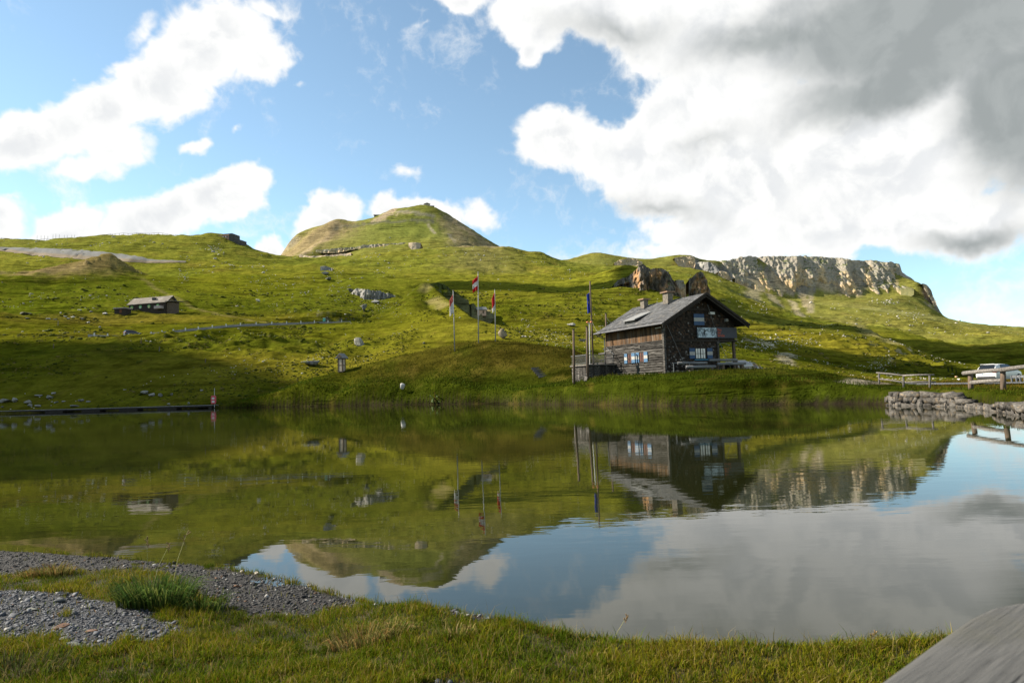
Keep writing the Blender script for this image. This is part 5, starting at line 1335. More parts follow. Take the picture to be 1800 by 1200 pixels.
# dormer hatch
dz0 = roof_z(.05); dz1 = roof_z(1.75)
dm = MB()
dm.prism([(.05, dz0 + .42), (2.05, roof_z(2.05) + .05), (2.05, roof_z(2.05) - .02), (.05, dz0 + .34)], 4.15, 5.95)
d_ = dm.build('dormer', SLATE if False else mat('slate_plain', (.22, .22, .215), (.17, .17, .165), 5, .8, .2), roof)
MB().prism([(.18, roof_z(.18)), (1.9, roof_z(1.9)), (.18, roof_z(.18) + .34)], 4.2, 4.27).build('cheek', DARKW, d_)
MB().prism([(.18, roof_z(.18)), (1.9, roof_z(1.9)), (.18, roof_z(.18) + .34)], 5.82, 5.9).build('cheek', DARKW, d_)
MB().box((.16, 4.25, roof_z(.16) + .02), (.2, 5.85, roof_z(.16) + .33)).build('opening', PANE, d_)
# chimneys
for (y, w, l, zt) in ((3.3, .72, .55, 7.30), (6.85, .58, .48, 7.12)):
    ch = MB().box((3.15 - l / 2, y - w / 2, 5.6), (3.15 + l / 2, y + w / 2, zt)).build('chimney', CHIMM, roof)
    MB().box((3.15 - l / 2 - .17, y - w / 2 - .17, zt + .0), (3.15 + l / 2 + .17, y + w / 2 + .17, zt + .11)).build('chimney_cap', CAPM, ch)
    MB().box((3.15 - l / 2 - .10, y - w / 2 - .10, roof_z(3.15 - l / 2) - .15), (3.15 + l / 2 + .1, y + w / 2 + .1, roof_z(3.15 - l / 2) + .12)).build('flashing', DMETAL, ch)
SHW = mat('shutter_white', (.36, .355, .33), (.28, .275, .255), 9, .7, .2)
# windows
def shutter(parent, x0, x1, z0, z1, y, axis='gable', dark=False):
    bl = DBLUEM if dark else BLUEM
    h = (z1 - z0) / 3
    s = None
    for k, m in enumerate((bl, SHW, bl)):
        a, c_ = z0 + k * h + .002, z0 + (k + 1) * h - .002
        bb = MB().box((x0, y - .05, a), (x1, y, c_)) if axis == 'gable' else MB().box((y - .05, x0, a), (y, x1, c_))
        o = bb.build('shutter' if k == 0 else 'shutter_panel', m, parent if s is None else s)
        if s is None: s = o
    return s
up = MB().box((3.10, -.05, 4.02), (4.30, .06, 5.10)).build('window', DARKW, hut)
shutter(up, 3.15, 3.69, 4.08, 5.04, -.052, dark=True); shutter(up, 3.70, 4.25, 4.08, 5.04, -.052, dark=True)
lw = MB().box((3.10, -.035, 1.18), (4.38, .05, 2.14)).build('window', DARKW, hut)
for x0 in (3.17, 3.72):
    MB().box((x0, -.06, 1.26), (x0 + .48, -.036, 2.08)).build('curtain', CURT, lw)
    for q_ in range(2):
        MB().box((x0 - .02 + .25 * q_ + .0, -.085, 1.24), (x0 + .02 + .25 * q_, -.062, 2.1)).build('mullion', DARKW, lw)
    MB().box((x0, -.087, 1.64), (x0 + .48, -.064, 1.67)).build('mullion', DARKW, lw)
MB().box((3.05, -.16, 1.08), (4.43, .0, 1.175)).build('sill', mat('teal_sill', (.05, .2, .3), (.04, .16, .25), 9, .6, .3), lw)
shutter(lw, 2.52, 3.08, 1.22, 2.12, -.06, dark=True); shutter(lw, 4.42, 4.98, 1.22, 2.12, -.06, dark=True)
for (a, c_, e, f_) in ((5.70, 5.25, 4.60, 4.08), (3.92, 3.44, 2.76, 2.22)):
    wn = MB().box((-.09, e, 1.10), (.05, c_, 1.98)).build('window', DARKW, hut)
    MB().box((-.105, e + .06, 1.16), (-.092, c_ - .06, 1.92)).build('pane', mat('red_brown_sash', (.10, .03, .015), (.03, .012, .008), 5, .5, .4), wn)
    MB().box((-.125, (e + c_) / 2 - .02, 1.16), (-.107, (e + c_) / 2 + .02, 1.92)).build('mullion', WOODG, wn)
    MB().box((-.15, e - .05, 1.02), (-.04, c_ + .05, 1.095)).build('sill', WOODG, wn)
    shutter(wn, c_ + .01, a, 1.10, 1.98, -.10, axis='side'); shutter(wn, f_, e - .01, 1.10, 1.98, -.10, axis='side')
# sign on the gable
def sign_mat():
    m, N = new_mat('sign_photo_print')
    t = N.n('ShaderNodeTexCoord').outputs['Object']
    n = N.noise(N.mapping(t, scale=(1, 1, 1.2)), 2.6, 8, .65)
    c = N.mix(N.smooth(n, .42, .56), (.10, .13, .15), (.42, .50, .55))
    c = N.mix(N.smooth(N.noise(t, 9, 4, .6), .55, .66), c, (.05, .06, .07))
    principled(N, c, .6, .3); return m
sg = MB().box((3.35, -.16, 2.98), (7.76, -.11, 3.90)).build('sign', mat('sign_board', (.035, .038, .05), (.03, .033, .043), 3, .6, .3), hut, label='banner with grey mountain photo and orange lettering')
MB().box((3.40, -.166, 3.02), (5.46, -.162, 3.86)).build('photo_print', sign_mat(), sg)
fg = MB()
fg.prism([(4.02, 3.10), (4.08, 3.10), (4.12, 3.32), (4.18, 3.10), (4.24, 3.10), (4.20, 3.44), (4.34, 3.60), (4.46, 3.64), (4.44, 3.69), (4.28, 3.67), (4.16, 3.60), (4.10, 3.62), (4.04, 3.42)], -.172, -.168)
fg.prism([(4.08, 3.66), (4.14, 3.63), (4.20, 3.66), (4.20, 3.74), (4.14, 3.78), (4.08, 3.74)], -.172, -.168)
fg.build('printed_figure', mat('print_black', (.03, .035, .04), (.04, .045, .05), 5, .7, .2), sg)
ORANGE = mat('orange_print', (.55, .10, .04), (.5, .09, .035), 5, .7, .2)
for k, tx in enumerate(('Bau', 'der', 'Straße')):
    cu = bpy.data.curves.new('lettering', 'FONT'); cu.body = tx; cu.size = .30; cu.extrude = .002
    tmp = bpy.data.objects.new('lettering_curve', cu); lm = bpy.data.meshes.new_from_object(tmp); bpy.data.objects.remove(tmp)
    o = link('lettering', lm, ORANGE, sg)
    o.location = (5.58, -.168, 3.60 - k * .25); o.rotation_euler = (math.pi / 2, 0, 0)
# small fittings
MB().box((4.85, -.22, 5.02), (5.35, -.02, 5.22)).build('floodlight', WHITEP, hut)
MB().box((6.55, -.25, 4.42), (6.80, -.02, 4.66)).build('floodlight', mat('lamp_grey', (.3, .29, .27), (.25, .24, .23), 9, .6, .3), hut)
MB().box((-.35, -.30, 4.02), (-.12, -.06, 4.28)).build('floodlight', WHITEP, hut)
MB().tube([(-.3, .0, 3.86), (-.3, .7, 3.86)], .06, 6).build('loudspeaker_horn', mat('beige_plastic', (.42, .38, .3), (.36, .32, .26), 8, .6, .3), hut)
for a, c_ in (((3.95, -.95, 5.75), (5.75, -.03, 2.9)), ((.1, -.12, 4.4), (1.9, -.3, .4)), ((5.75, -.05, 2.85), (6.6, -.4, .4))):
    MB().tube([a, c_], .018, 5).build('conductor_wire', METALG, hut)
print('hut', round(time.time() - T0, 1))

def hutw(x, y, z):
    """hut coordinates to the world"""
    q_ = HUT_O[:2] + HUT_B * x + HUT_A * y; return (q_[0], q_[1], HZ + z)
HROT = math.atan2(HUT_B[1], HUT_B[0])
# log benches in front of the gable
LOGG = mat('grey_bench_log', (.21, .21, .21), (.12, .12, .12), 6, .85, .15, stretch=(.15, 1.5, 1.5), bmp=.3, bdist=.01)
for (x0, lab, L, zb) in ((.95, 'grey log bench below the gable, the left of two', 3.0, .0), (4.25, 'grey log bench below the gable, the right one by the porch', 3.0, .22)):
    q_ = hutw(x0, -1.5, 0)
    o = empty('log_bench', (q_[0], q_[1], ground(q_[0], q_[1])), HROT, label=lab, category='bench', group='log benches at the hut')
    MB().tube([(0, 0, .48 + zb), (L, .0, .48 + zb)], .125, 10).build('seat_log', LOGG, o, True)
    MB().tube([(-.4, .55, .82 + zb), (L - .4, .55, .82 + zb)], .11, 10).build('back_log', LOGG, o, True)
    for s in (.4, L - .5):
        MB().box((s, -.12, -.2), (s + .22, .16, .40 + zb)).build('leg', WOODP, o)
        MB().box((s, .5, -.2), (s + .14, .62, .76 + zb)).build('leg', WOODP, o)
# rail left of the bench
q_ = hutw(-.05, -1.0, 0); o = empty('pipe_rail', q_, HROT, label='thin grey pipe rail at the front corner of the hut', category='rail')
MB().tube([(0, 0, .85), (1.6, -.3, .80)], .035, 6).build('pipe', METALG, o)
for s in (0.1, 1.5): MB().tube([(s, -.3 * s / 1.6, -.1), (s, -.3 * s / 1.6, .84)], .03, 6).build('post', METALG, o)
# terrace at the rear corner
q_ = hutw(0, 7.4, 0)
te = empty('wooden_terrace', q_, HROT, label='raised wooden terrace with metal railing at the left end of the hut', category='terrace')
TX, TY = -3.1, 2.6
for i in range(15):
    x = TX + i * (abs(TX) - .12) / 15
    MB().box((x + .005, -.05, -.5), (x + abs(TX) / 15 - .012, .0, 1.02)).build('wall_board', WOODG, te)
for i in range(10):
    y = i * TY / 10
    MB().box((TX - .05, y + .005, -.5), (TX, y + TY / 10 - .012, 1.02)).build('wall_board', WOODG, te)
MB().box((TX + .06, .06, -.5), (-.1, TY, .95)).build('core', DARKW, te)
MB().box((TX - .2, -.25, 1.03), (-.12, TY + .1, 1.15)).build('floor', WOODGX, te)
rl = MB(); rl.beam((TX - .1, -.15, 2.02), (-.2, -.15, 2.02), .05, .05); rl.beam((TX - .1, -.15, 2.02), (TX - .1, TY, 2.02), .05, .05); rl.beam((TX - .1, -.15, 1.25), (-.2, -.15, 1.25), .04, .04); rl.beam((TX - .1, -.15, 1.25), (TX - .1, TY, 1.25), .04, .04); rl.beam((-.2, -.15, 2.02), (-.12, 1.2, 2.75), .05, .05)
rl.build('handrail', METALG, te)
for i in range(24): MB().box((TX - .1 + i * .125 - .01, -.16, 1.24), (TX - .1 + i * .125 + .01, -.14, 2.0)).build('baluster', METALG, te)
for i in range(19): MB().box((TX - .11, -.02 + i * .135, 1.24), (TX - .09, 0 + i * .135, 2.0)).build('baluster', METALG, te)
for x in (TX - .1, -1.2): MB().box((x - .04, -.19, 1.1), (x + .04, -.11, 2.1)).build('railing_post', DMETAL, te)
MB().beam((TX - .2, -.4, .3), (TX - 1.0, -1.3, -.35), .25, .06).build('stair_plank', WOODGX, te)
# old poles with wires
def pole(px, ytop, ybot, depth, rad, label, name='wooden_pole', lean=0, group='old poles beside the hut', m=None):
    a = at(px, ybot, depth); a[2] = ground(a[0], a[1]) - .2
    t = at(px + lean, ytop, depth)
    o = empty(name, a, 0, label=label, category='pole')
    if group: o['group'] = group
    h = t - a
    MB().tube([(0, 0, 0), tuple(h)], [rad * 1.1, rad * .85], 10).build('shaft', m or WOODP, o, True)
    return o, t, h
p1, t1, h1 = pole(1009, 579, 661, 61.5, .11, 'leftmost and shortest brown pole beside the terrace', lean=-1.0)
MB().box((h1[0] - .12, h1[1] - .12, h1[2]), (h1[0] + .12, h1[1] + .12, h1[2] + .05)).build('cap', DMETAL, p1)
p2, t2, h2 = pole(1033, 574, 661, 61.0, .11, 'brown pole in front of the terrace railing', lean=-1.3)
MB().box((h2[0] - .12, h2[1] - .12, h2[2]), (h2[0] + .12, h2[1] + .12, h2[2] + .05)).build('cap', DMETAL, p2)
for k_ in (.3, .55): MB().tube([(h2[0] * k_ - .05, 0, h2[2] * k_), (h2[0] * k_ + .2, 0, h2[2] * k_)], .03, 6).build('bracket', DMETAL, p2)
p3, t3, h3 = pole(1066, 551, 640, 71.0, .10, 'brown pole rising behind the eave of the hut', lean=-1.0)
MB().box((h3[0] - .12, h3[1] - .12, h3[2]), (h3[0] + .12, h3[1] + .12, h3[2] + .05)).build('cap', DMETAL, p3)
# mast with two orange lamps between poles
a = at(1037, 640, 64.0); a[2] = HZ + 1.0
t_ = at(1036, 568, 64.0)
o = empty('lamp_mast', (a[0], a[1], HZ + 1.15), 0, label='slim white mast with two orange lamps beside the tall pole', category='mast')
MB().tube([(0, 0, 0), (t_[0] - a[0], 0, t_[2] - HZ - 1.15)], .045, 8).build('shaft', WHITEP, o)
zt = t_[2] - HZ - 1.15
MB().beam((t_[0] - a[0] - .18, 0, zt), (t_[0] - a[0] + .18, 0, zt), .05, .05).build('crossbar', WHITEP, o)
ORL = mat('orange_lamp', (.75, .22, .08), (.7, .2, .07), 5, .4, .4)
for s in (-.17, .17):
    v, f = ICO2; link('lamp', np_mesh('lamp', v * np.array([.12, .12, .08]) + np.array([t_[0] - a[0] + s, 0, zt + .1]), f, None, True), ORL, o)
# flagpoles
def cloth(name, pts_top, parent, mats, seed, w0, drop, sag=.35, stripes='v', n=16, mrows=22):
    """flag hanging slack from its hoist: folds run downwards"""
    rr_ = np.random.default_rng(seed)
    V = []; F = []; MI = []
    for j in range(mrows + 1):
        t = j / mrows
        for i in range(n + 1):
            s = i / n
            fold = .10 * math.sin(s * 9 + seed + 1.5 * t) * (.3 + t) + .05 * math.sin(s * 23 + 3 * t + seed)
            x = -s * w0 * (.35 + .65 * (1 - t) * .4 + .25 * t) ; y = fold * w0 * 1.2
            z = -t * drop - s * sag * drop * (1 - .3 * t)
            V.append((x, y, z))
    for j in range(mrows):
        for i in range(n):
            b_ = j * (n + 1) + i; F.append((b_, b_ + 1, b_ + n + 2, b_ + n + 1))
            t = (j + .5) / mrows
            k = 0
            if stripes == 'aut': k = 0 if t < .34 else (1 if t < .66 else 0)
            elif stripes == 'rw': k = 0 if t < .68 else 1
            elif stripes == 'wr': k = 0 if t < .42 else 1
            MI.append(k)
    me = bpy.data.meshes.new(name); me.from_pydata(V, [], F)
    for m in mats: me.materials.append(m)
    me.polygons.foreach_set('material_index', np.array(MI, np.int32)); me.polygons.foreach_set('use_smooth', np.ones(len(F), bool))
    o = bpy.data.objects.new(name, me); COL.objects.link(o); o.parent = parent
    sm = o.modifiers.new('thickness', 'SOLIDIFY'); sm.thickness = .012
    o.location = pts_top
    return o
def fabric(name, c):
    m, N = new_mat(name); t = N.n('ShaderNodeTexCoord').outputs['Object']
    cc = N.mix(N.smooth(N.noise(t, 6, 3), .35, .65), c, tuple(.85 * v for v in c)); bb = principled(N, cc, .85, .15)
    tr = N.n('ShaderNodeBsdfTranslucent'); N.put(tr.inputs[0], cc); ms = N.n('ShaderNodeMixShader'); ms.inputs[0].default_value = .35
    N.put(ms.inputs[1], bb.outputs[0]); N.put(ms.inputs[2], tr.outputs[0]); out = [n for n in m.node_tree.nodes if n.type == 'OUTPUT_MATERIAL'][0]; N.put(out.inputs[0], ms.outputs[0]); return m
REDF = fabric('red_flag_cloth', (.55, .03, .035)); WHF = fabric('white_flag_cloth', (.72, .70, .68)); BLF = fabric('blue_flag_cloth', (.03, .06, .38)); YELF = fabric('yellow_flag_emblem', (.6, .5, .1)); PALEF = fabric('faded_red_flag_cloth', (.60, .16, .12))
POLEM = mat('flagpole_grey', (.30, .30, .29), (.22, .22, .21), 9, .6, .3, metal=.2)
D = 102 * RS
for (px, yt, yb, lean, lab, mm, st, y0, dr, w0) in ((799, 512, 601, -2.5, 'left flagpole on the mound with a slack red and white flag', (PALEF, WHF), 'wr', 517, 2.35, .75), (841, 479, 599, -.6, 'tallest flagpole on the mound flying a red-white-red flag', (REDF, WHF), 'aut', 485, 1.75, 1.15), (871, 510, 598, -1.2, 'right flagpole on the mound with a slack red flag ending white', (REDF, WHF), 'rw', 514, 2.2, .6)):
    a = at(px, yb, D); a[2] = ground(a[0], a[1]) - .2; t = at(px + lean, yt, D); h = t - a
    o = empty('flagpole', a, 0, label=lab, category='flagpole', group='flagpoles on the mound')
    MB().tube([(0, 0, 0), tuple(h)], [.075, .045], 10).build('shaft', POLEM, o, True)
    link('finial', np_mesh('finial', ICO1[0] * .07 + h + np.array([0, 0, .05]), ICO1[1], None, True), POLEM, o)
    zf = at(px + lean, y0, D)[2] - a[2]; xf = h[0] * zf / h[2]
    cloth('flag', (xf - .05, 0, zf), o, mm, px, w0, dr, stripes=st)
o, t, h = pole(1043, 494, 642, 66.0, .085, 'tall brown flagpole with a drooping blue flag behind the terrace', name='flagpole', lean=-6.0, group='flagpoles')
o['category'] = 'flagpole'
zf = at(1037, 514, 66.0)[2] - (t - h)[2]
fl = cloth('flag', (h[0] * zf / h[2] - .1, 0, zf), o, (BLF, YELF), 3, .42, 1.95, stripes='', sag=.1)
st_ = MB()
for q_ in range(5):
    st_.box((-.20 + .02 * q_, -.09, -.9 - .05 * q_), (-.16 + .02 * q_, -.085, -.87 - .05 * q_))
st_.build('emblem', YELF, fl)
# wires from the poles to the hut
def wire(a, c_, label, sag=.25, rad=.012):
    a, c_ = np.array(a), np.array(c_); pts_ = [a + (c_ - a) * t - np.array([0, 0, sag * 4 * t * (1 - t)]) for t in np.linspace(0, 1, 9)]
    mb = MB(); mb.tube([tuple(p - a) for p in pts_], rad, 5)
    o = mb.build('cable', DMETAL, None, label=label, category='cable', group='cables between poles and hut'); o.location = tuple(a); return o
wire(t1, t2 - np.array([0, 0, 1.4]), 'thin cable from the leftmost pole to the second pole')
wire(t2 - np.array([0, 0, .8]), hutw(-.8, 8.4, 3.9), 'thin cable from the second pole to the hut eave')
wire(t - np.array([0, 0, 3.8]), hutw(-.7, 8.8, 4.1), 'thin cable from the tall flagpole to the hut eave')
wire(t3 - np.array([0, 0, .3]), hutw(1.0, 8.9, 5.2), 'thin cable from the rear pole to the roof')

# stone shed beside the porch
q_ = at(1296, 650, 60.5)
sh = empty('stone_shed', (q_[0], q_[1], 2.2), .18, label='low stone shed with slab roof and skylight right of the porch', category='shed')
SLABM = attr_mat('roof_slab_stone', .85, .2, scale=6, amp=.3)
V, F, C = [], [], []; rn2 = np.random.default_rng(9)
MB().box((.1, .1, -.3), (2.3, 2.0, .62)).build('wall', MASON, sh)
for i in range(9):
    for j in range(5):
        x0 = -.1 + i * .285; y0 = -.15 + j * .45; z0 = .50 + j * .155
        v, f = rock_shape(ICO1, 500 + i * 7 + j, 8, .1); v = v * np.array([.17, .27, .06]); v[:, 2] += v[:, 1] * .34; v = v + np.array([x0 + .14 + .12 * (j % 2), y0 + .2, z0 + .06])
        cc = [(.42, .38, .32), (.33, .21, .12), (.5, .47, .42), (.24, .22, .19)][rn2.integers(0, 4)]
        link('roof_slab', np_mesh('roof_slab', v, f, np.tile(np.array(cc), (len(v), 1))), SLABM, sh)
sk = MB(); sk.add([(.75, .35, .86), (1.75, .35, .86), (1.75, 1.75, 1.34), (.75, 1.75, 1.34), (.75, .35, .72), (1.75, .35, .72), (1.75, 1.75, 1.2), (.75, 1.75, 1.2)], [(0, 1, 2, 3), (7, 6, 5, 4), (0, 4, 5, 1), (1, 5, 6, 2), (2, 6, 7, 3), (3, 7, 4, 0)])
so = sk.build('skylight', WHITEP, sh)
sk = MB(); sk.add([(.82, .45, .905), (1.68, .45, .905), (1.68, 1.66, 1.32), (.82, 1.66, 1.32)], [(0, 1, 2, 3)]); sk.build('pane', glass_mat('skylight_pane', (.16, .165, .17), .3), so)
for i in range(7):
    v, f = rock_shape(ICO1, 560 + i, 8, .1); v = v * np.array([.2, .15, .16]) + np.array([.1 + i * .36, -.05, .25 + .05 * (i % 2)])
    link('wall_stone', np_mesh('wall_stone', v, f), MASON if i % 2 else WHITEM, sh)

# ------------------------------------------------------------------ info pillar, steps, life buoy stand, boardwalk
q_ = at(601, 653, 112 * RS); gz_ = ground(q_[0], q_[1])
ip = empty('info_pillar', (q_[0], q_[1], gz_ - .1), -.35, label='wooden info pillar with a little shingled roof on the mound', category='info pillar')
ip.scale = (.84, .84, .92)
LIGHTW = mat('light_panel_wood', (.50, .40, .30), (.40, .31, .23), 6, .8, .2, stretch=(1, 1, 4))
MB().box((-.40, -.40, 0), (.40, .40, 2.1)).build('body', WOODP, ip)
for (z0, z1) in ((.15, .98), (1.12, 2.0)): MB().box((-.26, -.435, z0), (.26, -.402, z1)).build('panel', LIGHTW, ip); MB().box((.402, -.26, z0), (.435, .26, z1)).build('panel', LIGHTW, ip)
for x in (-.4, .4):
    for y in (-.4, .4): MB().box((x - .06, y - .06, 0), (x + .06, y + .06, 2.15)).build('corner_post', WOODP, ip)
rf = MB(); rf.prism([(-.85, 2.12), (.85, 2.12), (.85, 2.2), (.0, 2.92), (-.85, 2.2)], -.72, .72); ro = rf.build('roof', mat('grey_shingle_roof', (.20, .20, .20), (.13, .13, .13), 6, .85, .2, stretch=(1, 1, 3), bmp=.5, bdist=.02), ip)
MB().prism([(-.6, 2.22), (.6, 2.22), (.0, 2.74)], -.75, -.722).build('gable_board', WOODP, ro)
q_ = [hit(941 + i * 3.2, 648 + i * 3.4) for i in range(5)]
sp_ = empty('plank_steps', q_[0], 0, label='short flight of plank steps worn into the mound', category='steps')
for i, g in enumerate(q_):
    d_ = g - q_[0]; MB().box((d_[0] - .45, d_[1] - .12, d_[2] - .1), (d_[0] + .45, d_[1] + .12, d_[2] + .16)).build('step', WOODGX, sp_)
# boardwalk along the dam
BW0, BW1 = at(-260, 722, 121.0), at(378, 714.5, 106.5)
BW0[2] = BW1[2] = .46
bw = empty('boardwalk', (BW1[0], BW1[1], 0), 0, label='long low wooden boardwalk on dark piers along the left shore', category='boardwalk')
dv = BW0 - BW1; L = math.hypot(dv[0], dv[1]); du_ = dv / L; nrm_ = np.array([-du_[1], du_[0], 0])
DKM = mat('boardwalk_planks', (.26, .25, .24), (.18, .17, .165), 4, .8, .2)
npl = int(L / .6)
for i in range(npl):
    c0 = du_ * (i + .5) * .6
    MB().beam(tuple(c0 - nrm_ * .75 + np.array([0, 0, .44])), tuple(c0 + nrm_ * .75 + np.array([0, 0, .44])), .56, .06).build('plank', DKM, bw)
for s in (-.62, .62):
    MB().beam(tuple(nrm_ * s + np.array([0, 0, .29])), tuple(du_ * L + nrm_ * s + np.array([0, 0, .29])), .12, .22).build('girder', DARKW, bw)
i = 0; s = .15
while s < L:
    c0 = du_ * s; w = 3.4 if i else .5
    MB().beam(tuple(c0 + np.array([0, 0, .06])), tuple(c0 + du_ * w + np.array([0, 0, .06])), 1.3, .24).build('pier', DARKW, bw); s += 7.0 if i else 6.2; i += 1
q_ = at(377, 714, 105.5)
lb = empty('life_buoy_stand', (q_[0], q_[1], .3), 0, label='post with red and white life buoy cover at the boardwalk end', category='life buoy')
MB().tube([(0, 0, -.2), (0, 0, 2.75)], .05, 8).build('post', mat('stand_post', (.42, .41, .38), (.34, .33, .31), 9, .7, .3), lb)
REDP = mat('red_plastic', (.55, .07, .09), (.48, .05, .07), 5, .5, .4)
bd = MB(); bd.prism([(-.42, .35), (.22, .35), (.3, .6), (.3, 1.45), (.15, 1.6), (-.35, 1.6), (-.46, 1.4), (-.46, .6)], -.22, -.06); bd.build('buoy_cover', REDP, lb)
for z in (.55, 1.05): MB().box((-.3, -.235, z), (.1, -.222, z + .27)).build('white_patch', WHITEP, lb)
MB().beam((.0, 0, .3), (.6, .1, .05), .08, .1).build('foot', WOODGX, lb)

# ------------------------------------------------------------------ road, walls, fences on the right
nseg = 60
pl = []
for i in range(nseg + 1):
    f_ = i / nseg * (len(ROADC) - 1); j = min(int(f_), len(ROADC) - 2); g = f_ - j
    p0 = ROADC[max(j - 1, 0)]; p1_ = ROADC[j]; p2_ = ROADC[j + 1]; p3_ = ROADC[min(j + 2, len(ROADC) - 1)]
    pl.append(.5 * ((2 * p1_) + (-p0 + p2_) * g + (2 * p0 - 5 * p1_ + 4 * p2_ - p3_) * g * g + (-p0 + 3 * p1_ - 3 * p2_ + p3_) * g ** 3))
pl = np.array(pl); tg = np.gradient(pl, axis=0); tg /= np.linalg.norm(tg, axis=1)[:, None]; nn_ = np.stack([-tg[:, 1], tg[:, 0]], -1)
def strip(name, o0, o1, z, m, **pr):
    a = np.concatenate([pl + nn_ * o0, np.full((len(pl), 1), z)], 1); c_ = np.concatenate([pl + nn_ * o1, np.full((len(pl), 1), z)], 1)
    V = np.concatenate([a, c_]); n = len(pl); F = np.array([(i, i + 1, n + i + 1, n + i) for i in range(n - 1)])
    return link(name, np_mesh(name, V, F), m, **pr)
strip('road', -ROAD_W / 2, ROAD_W / 2, ROAD_Z, ASPH, kind='structure')
strip('road_marking', ROAD_W / 2 - .35, ROAD_W / 2 - .18, ROAD_Z + .006, LINEM, kind='structure')
strip('road_marking', -ROAD_W / 2 + .18, -ROAD_W / 2 + .35, ROAD_Z + .006, LINEM, kind='structure')
# dry stone wall at the water
def block(k):
    r_ = np.random.default_rng(700 + k); v = BOXV * .82 * (1 + r_.uniform(-.22, .16, (8, 3))); v[:, 2] += v[:, 0] * r_.uniform(-.2, .2)
    return np_mesh('stone', v, BOXF)
KINDS = [block(k) for k in range(12)]
STM = mat('wall_stone', (.105, .096, .084), (.042, .038, .034), 2.5, .9, .15, bmp=.8, bdist=.05, c3=(.15, .115, .075), rand=.55)
for me in KINDS: me.materials.append(STM)
def stone_wall(px0, px1, top, label, seed):
    r = random.Random(seed); xs_ = np.linspace(px0, px1, 80); R_ = np.interp(xs_, SHORE[:, 0], SHORE[:, 1]) * RS
    line = np.stack([(xs_ - 900) / FPX * R_, R_], -1); line = np.array([at(x, 700, rr2)[:2] for x, rr2 in zip(xs_, R_)])
    seg = np.concatenate([[0], np.cumsum(np.linalg.norm(np.diff(line, axis=0), axis=1))])
    o = empty('stone_wall', (line[0][0], line[0][1], 0), 0, label=label, category='stone wall')
    z = -.12; course = 0
    while True:
        hmax = .34; s = r.uniform(-.2, 0); any_ = False
        while s < seg[-1]:
            w = r.choice((r.uniform(.22, .4), r.uniform(.4, .8))); fr = min(max(s / seg[-1], 0), 1); tz_ = np.interp(fr, *top)
            if z + .08 < tz_:
                hh_ = min(r.uniform(.24, .36), tz_ - z + .08)
                c_ = np.array([np.interp(s + w / 2, seg, line[:, 0]), np.interp(s + w / 2, seg, line[:, 1])])
                dr_ = np.array([np.interp(s + w, seg, line[:, 0]), np.interp(s + w, seg, line[:, 1])]) - np.array([np.interp(s, seg, line[:, 0]), np.interp(s, seg, line[:, 1])])
                ob = bpy.data.objects.new('stone', KINDS[r.randrange(12)]); COL.objects.link(ob); ob.parent = o
                ob.location = (c_[0] - line[0][0], c_[1] - line[0][1] + .12 * course + r.uniform(-.05, .05), z + hh_ / 2)
                ob.scale = (w / 2 * 1.35, .34, hh_ / 2 * 1.45); ob.rotation_euler = (r.uniform(-.25, .25), r.uniform(-.16, .16), math.atan2(dr_[1], dr_[0]) + r.choice((0, math.pi)) + r.uniform(-.15, .15)); any_ = True
            s += w * .98
        z += .27; course += 1
        if not any_ or course > 5: break
    return o
stone_wall(1566, 1716, ((0, .05, .7, .8, .82, 1), (.45, .66, .58, .36, .22, .16)), 'dry stone wall rising from the water in front of the fences', 4)
stone_wall(1722, 1830, ((0, .3, .4, 1), (.10, .14, .30, .34)), 'low dry stone wall at the right picture edge', 5)
# log fences
def fence(posts, label, rails, rad, prad, depthk):
    P0 = [at(px, yb, d) for px, yt, yb, d in posts]
    o = empty('log_fence', (P0[0][0], P0[0][1], ground(P0[0][0], P0[0][1])), 0, label=label, category='fence', group='log fences by the road')
    org = np.array([P0[0][0], P0[0][1], ground(P0[0][0], P0[0][1])])
    for (px, yt, yb, d), a in zip(posts, P0):
        g = ground(a[0], a[1]); t = at(px, yt, d)
        MB().tube([tuple(np.array([a[0], a[1], g - .3]) - org), tuple(t - org)], [prad * 1.08, prad], 10).build('post', WOODP if prad > .1 else WOODGX, o, True)
    for (pa, ya, da, pb, yb, db) in rails:
        a, c_ = at(pa, ya, da) - org, at(pb, yb, db) - org
        MB().tube([tuple(a), tuple(a * .5 + c_ * .5 + np.array([0, 0, .02])), tuple(c_)], [rad * 1.1, rad, rad * .95], 10).build('rail', WOODGX, o, True)
    return o
fence([(1545, 655, 671, 46.5), (1588, 658, 680, 43.5), (1634, 660, 680, 42.0)], 'thin log fence at the end of the path beside the road', [(1541, 655, 46.4, 1589, 660, 43.4), (1587, 660, 43.3, 1642, 658.5, 41.9), (1545, 666, 46.5, 1589, 671.5, 43.4), (1588, 671.5, 43.5, 1645, 671, 42.0)], .052, .06, 1)
fence([(1706, 658, 685, 36.5), (1763, 652, 685, 34.0), (1835, 646, 684, 31.5)], 'thick log fence in front of the white car', [(1694, 656, 36.8, 1765, 649.5, 33.6), (1760, 650, 33.8, 1838, 641, 31.2), (1706, 672.5, 36.5, 1764, 668.5, 33.95)], .105, .125, 1)
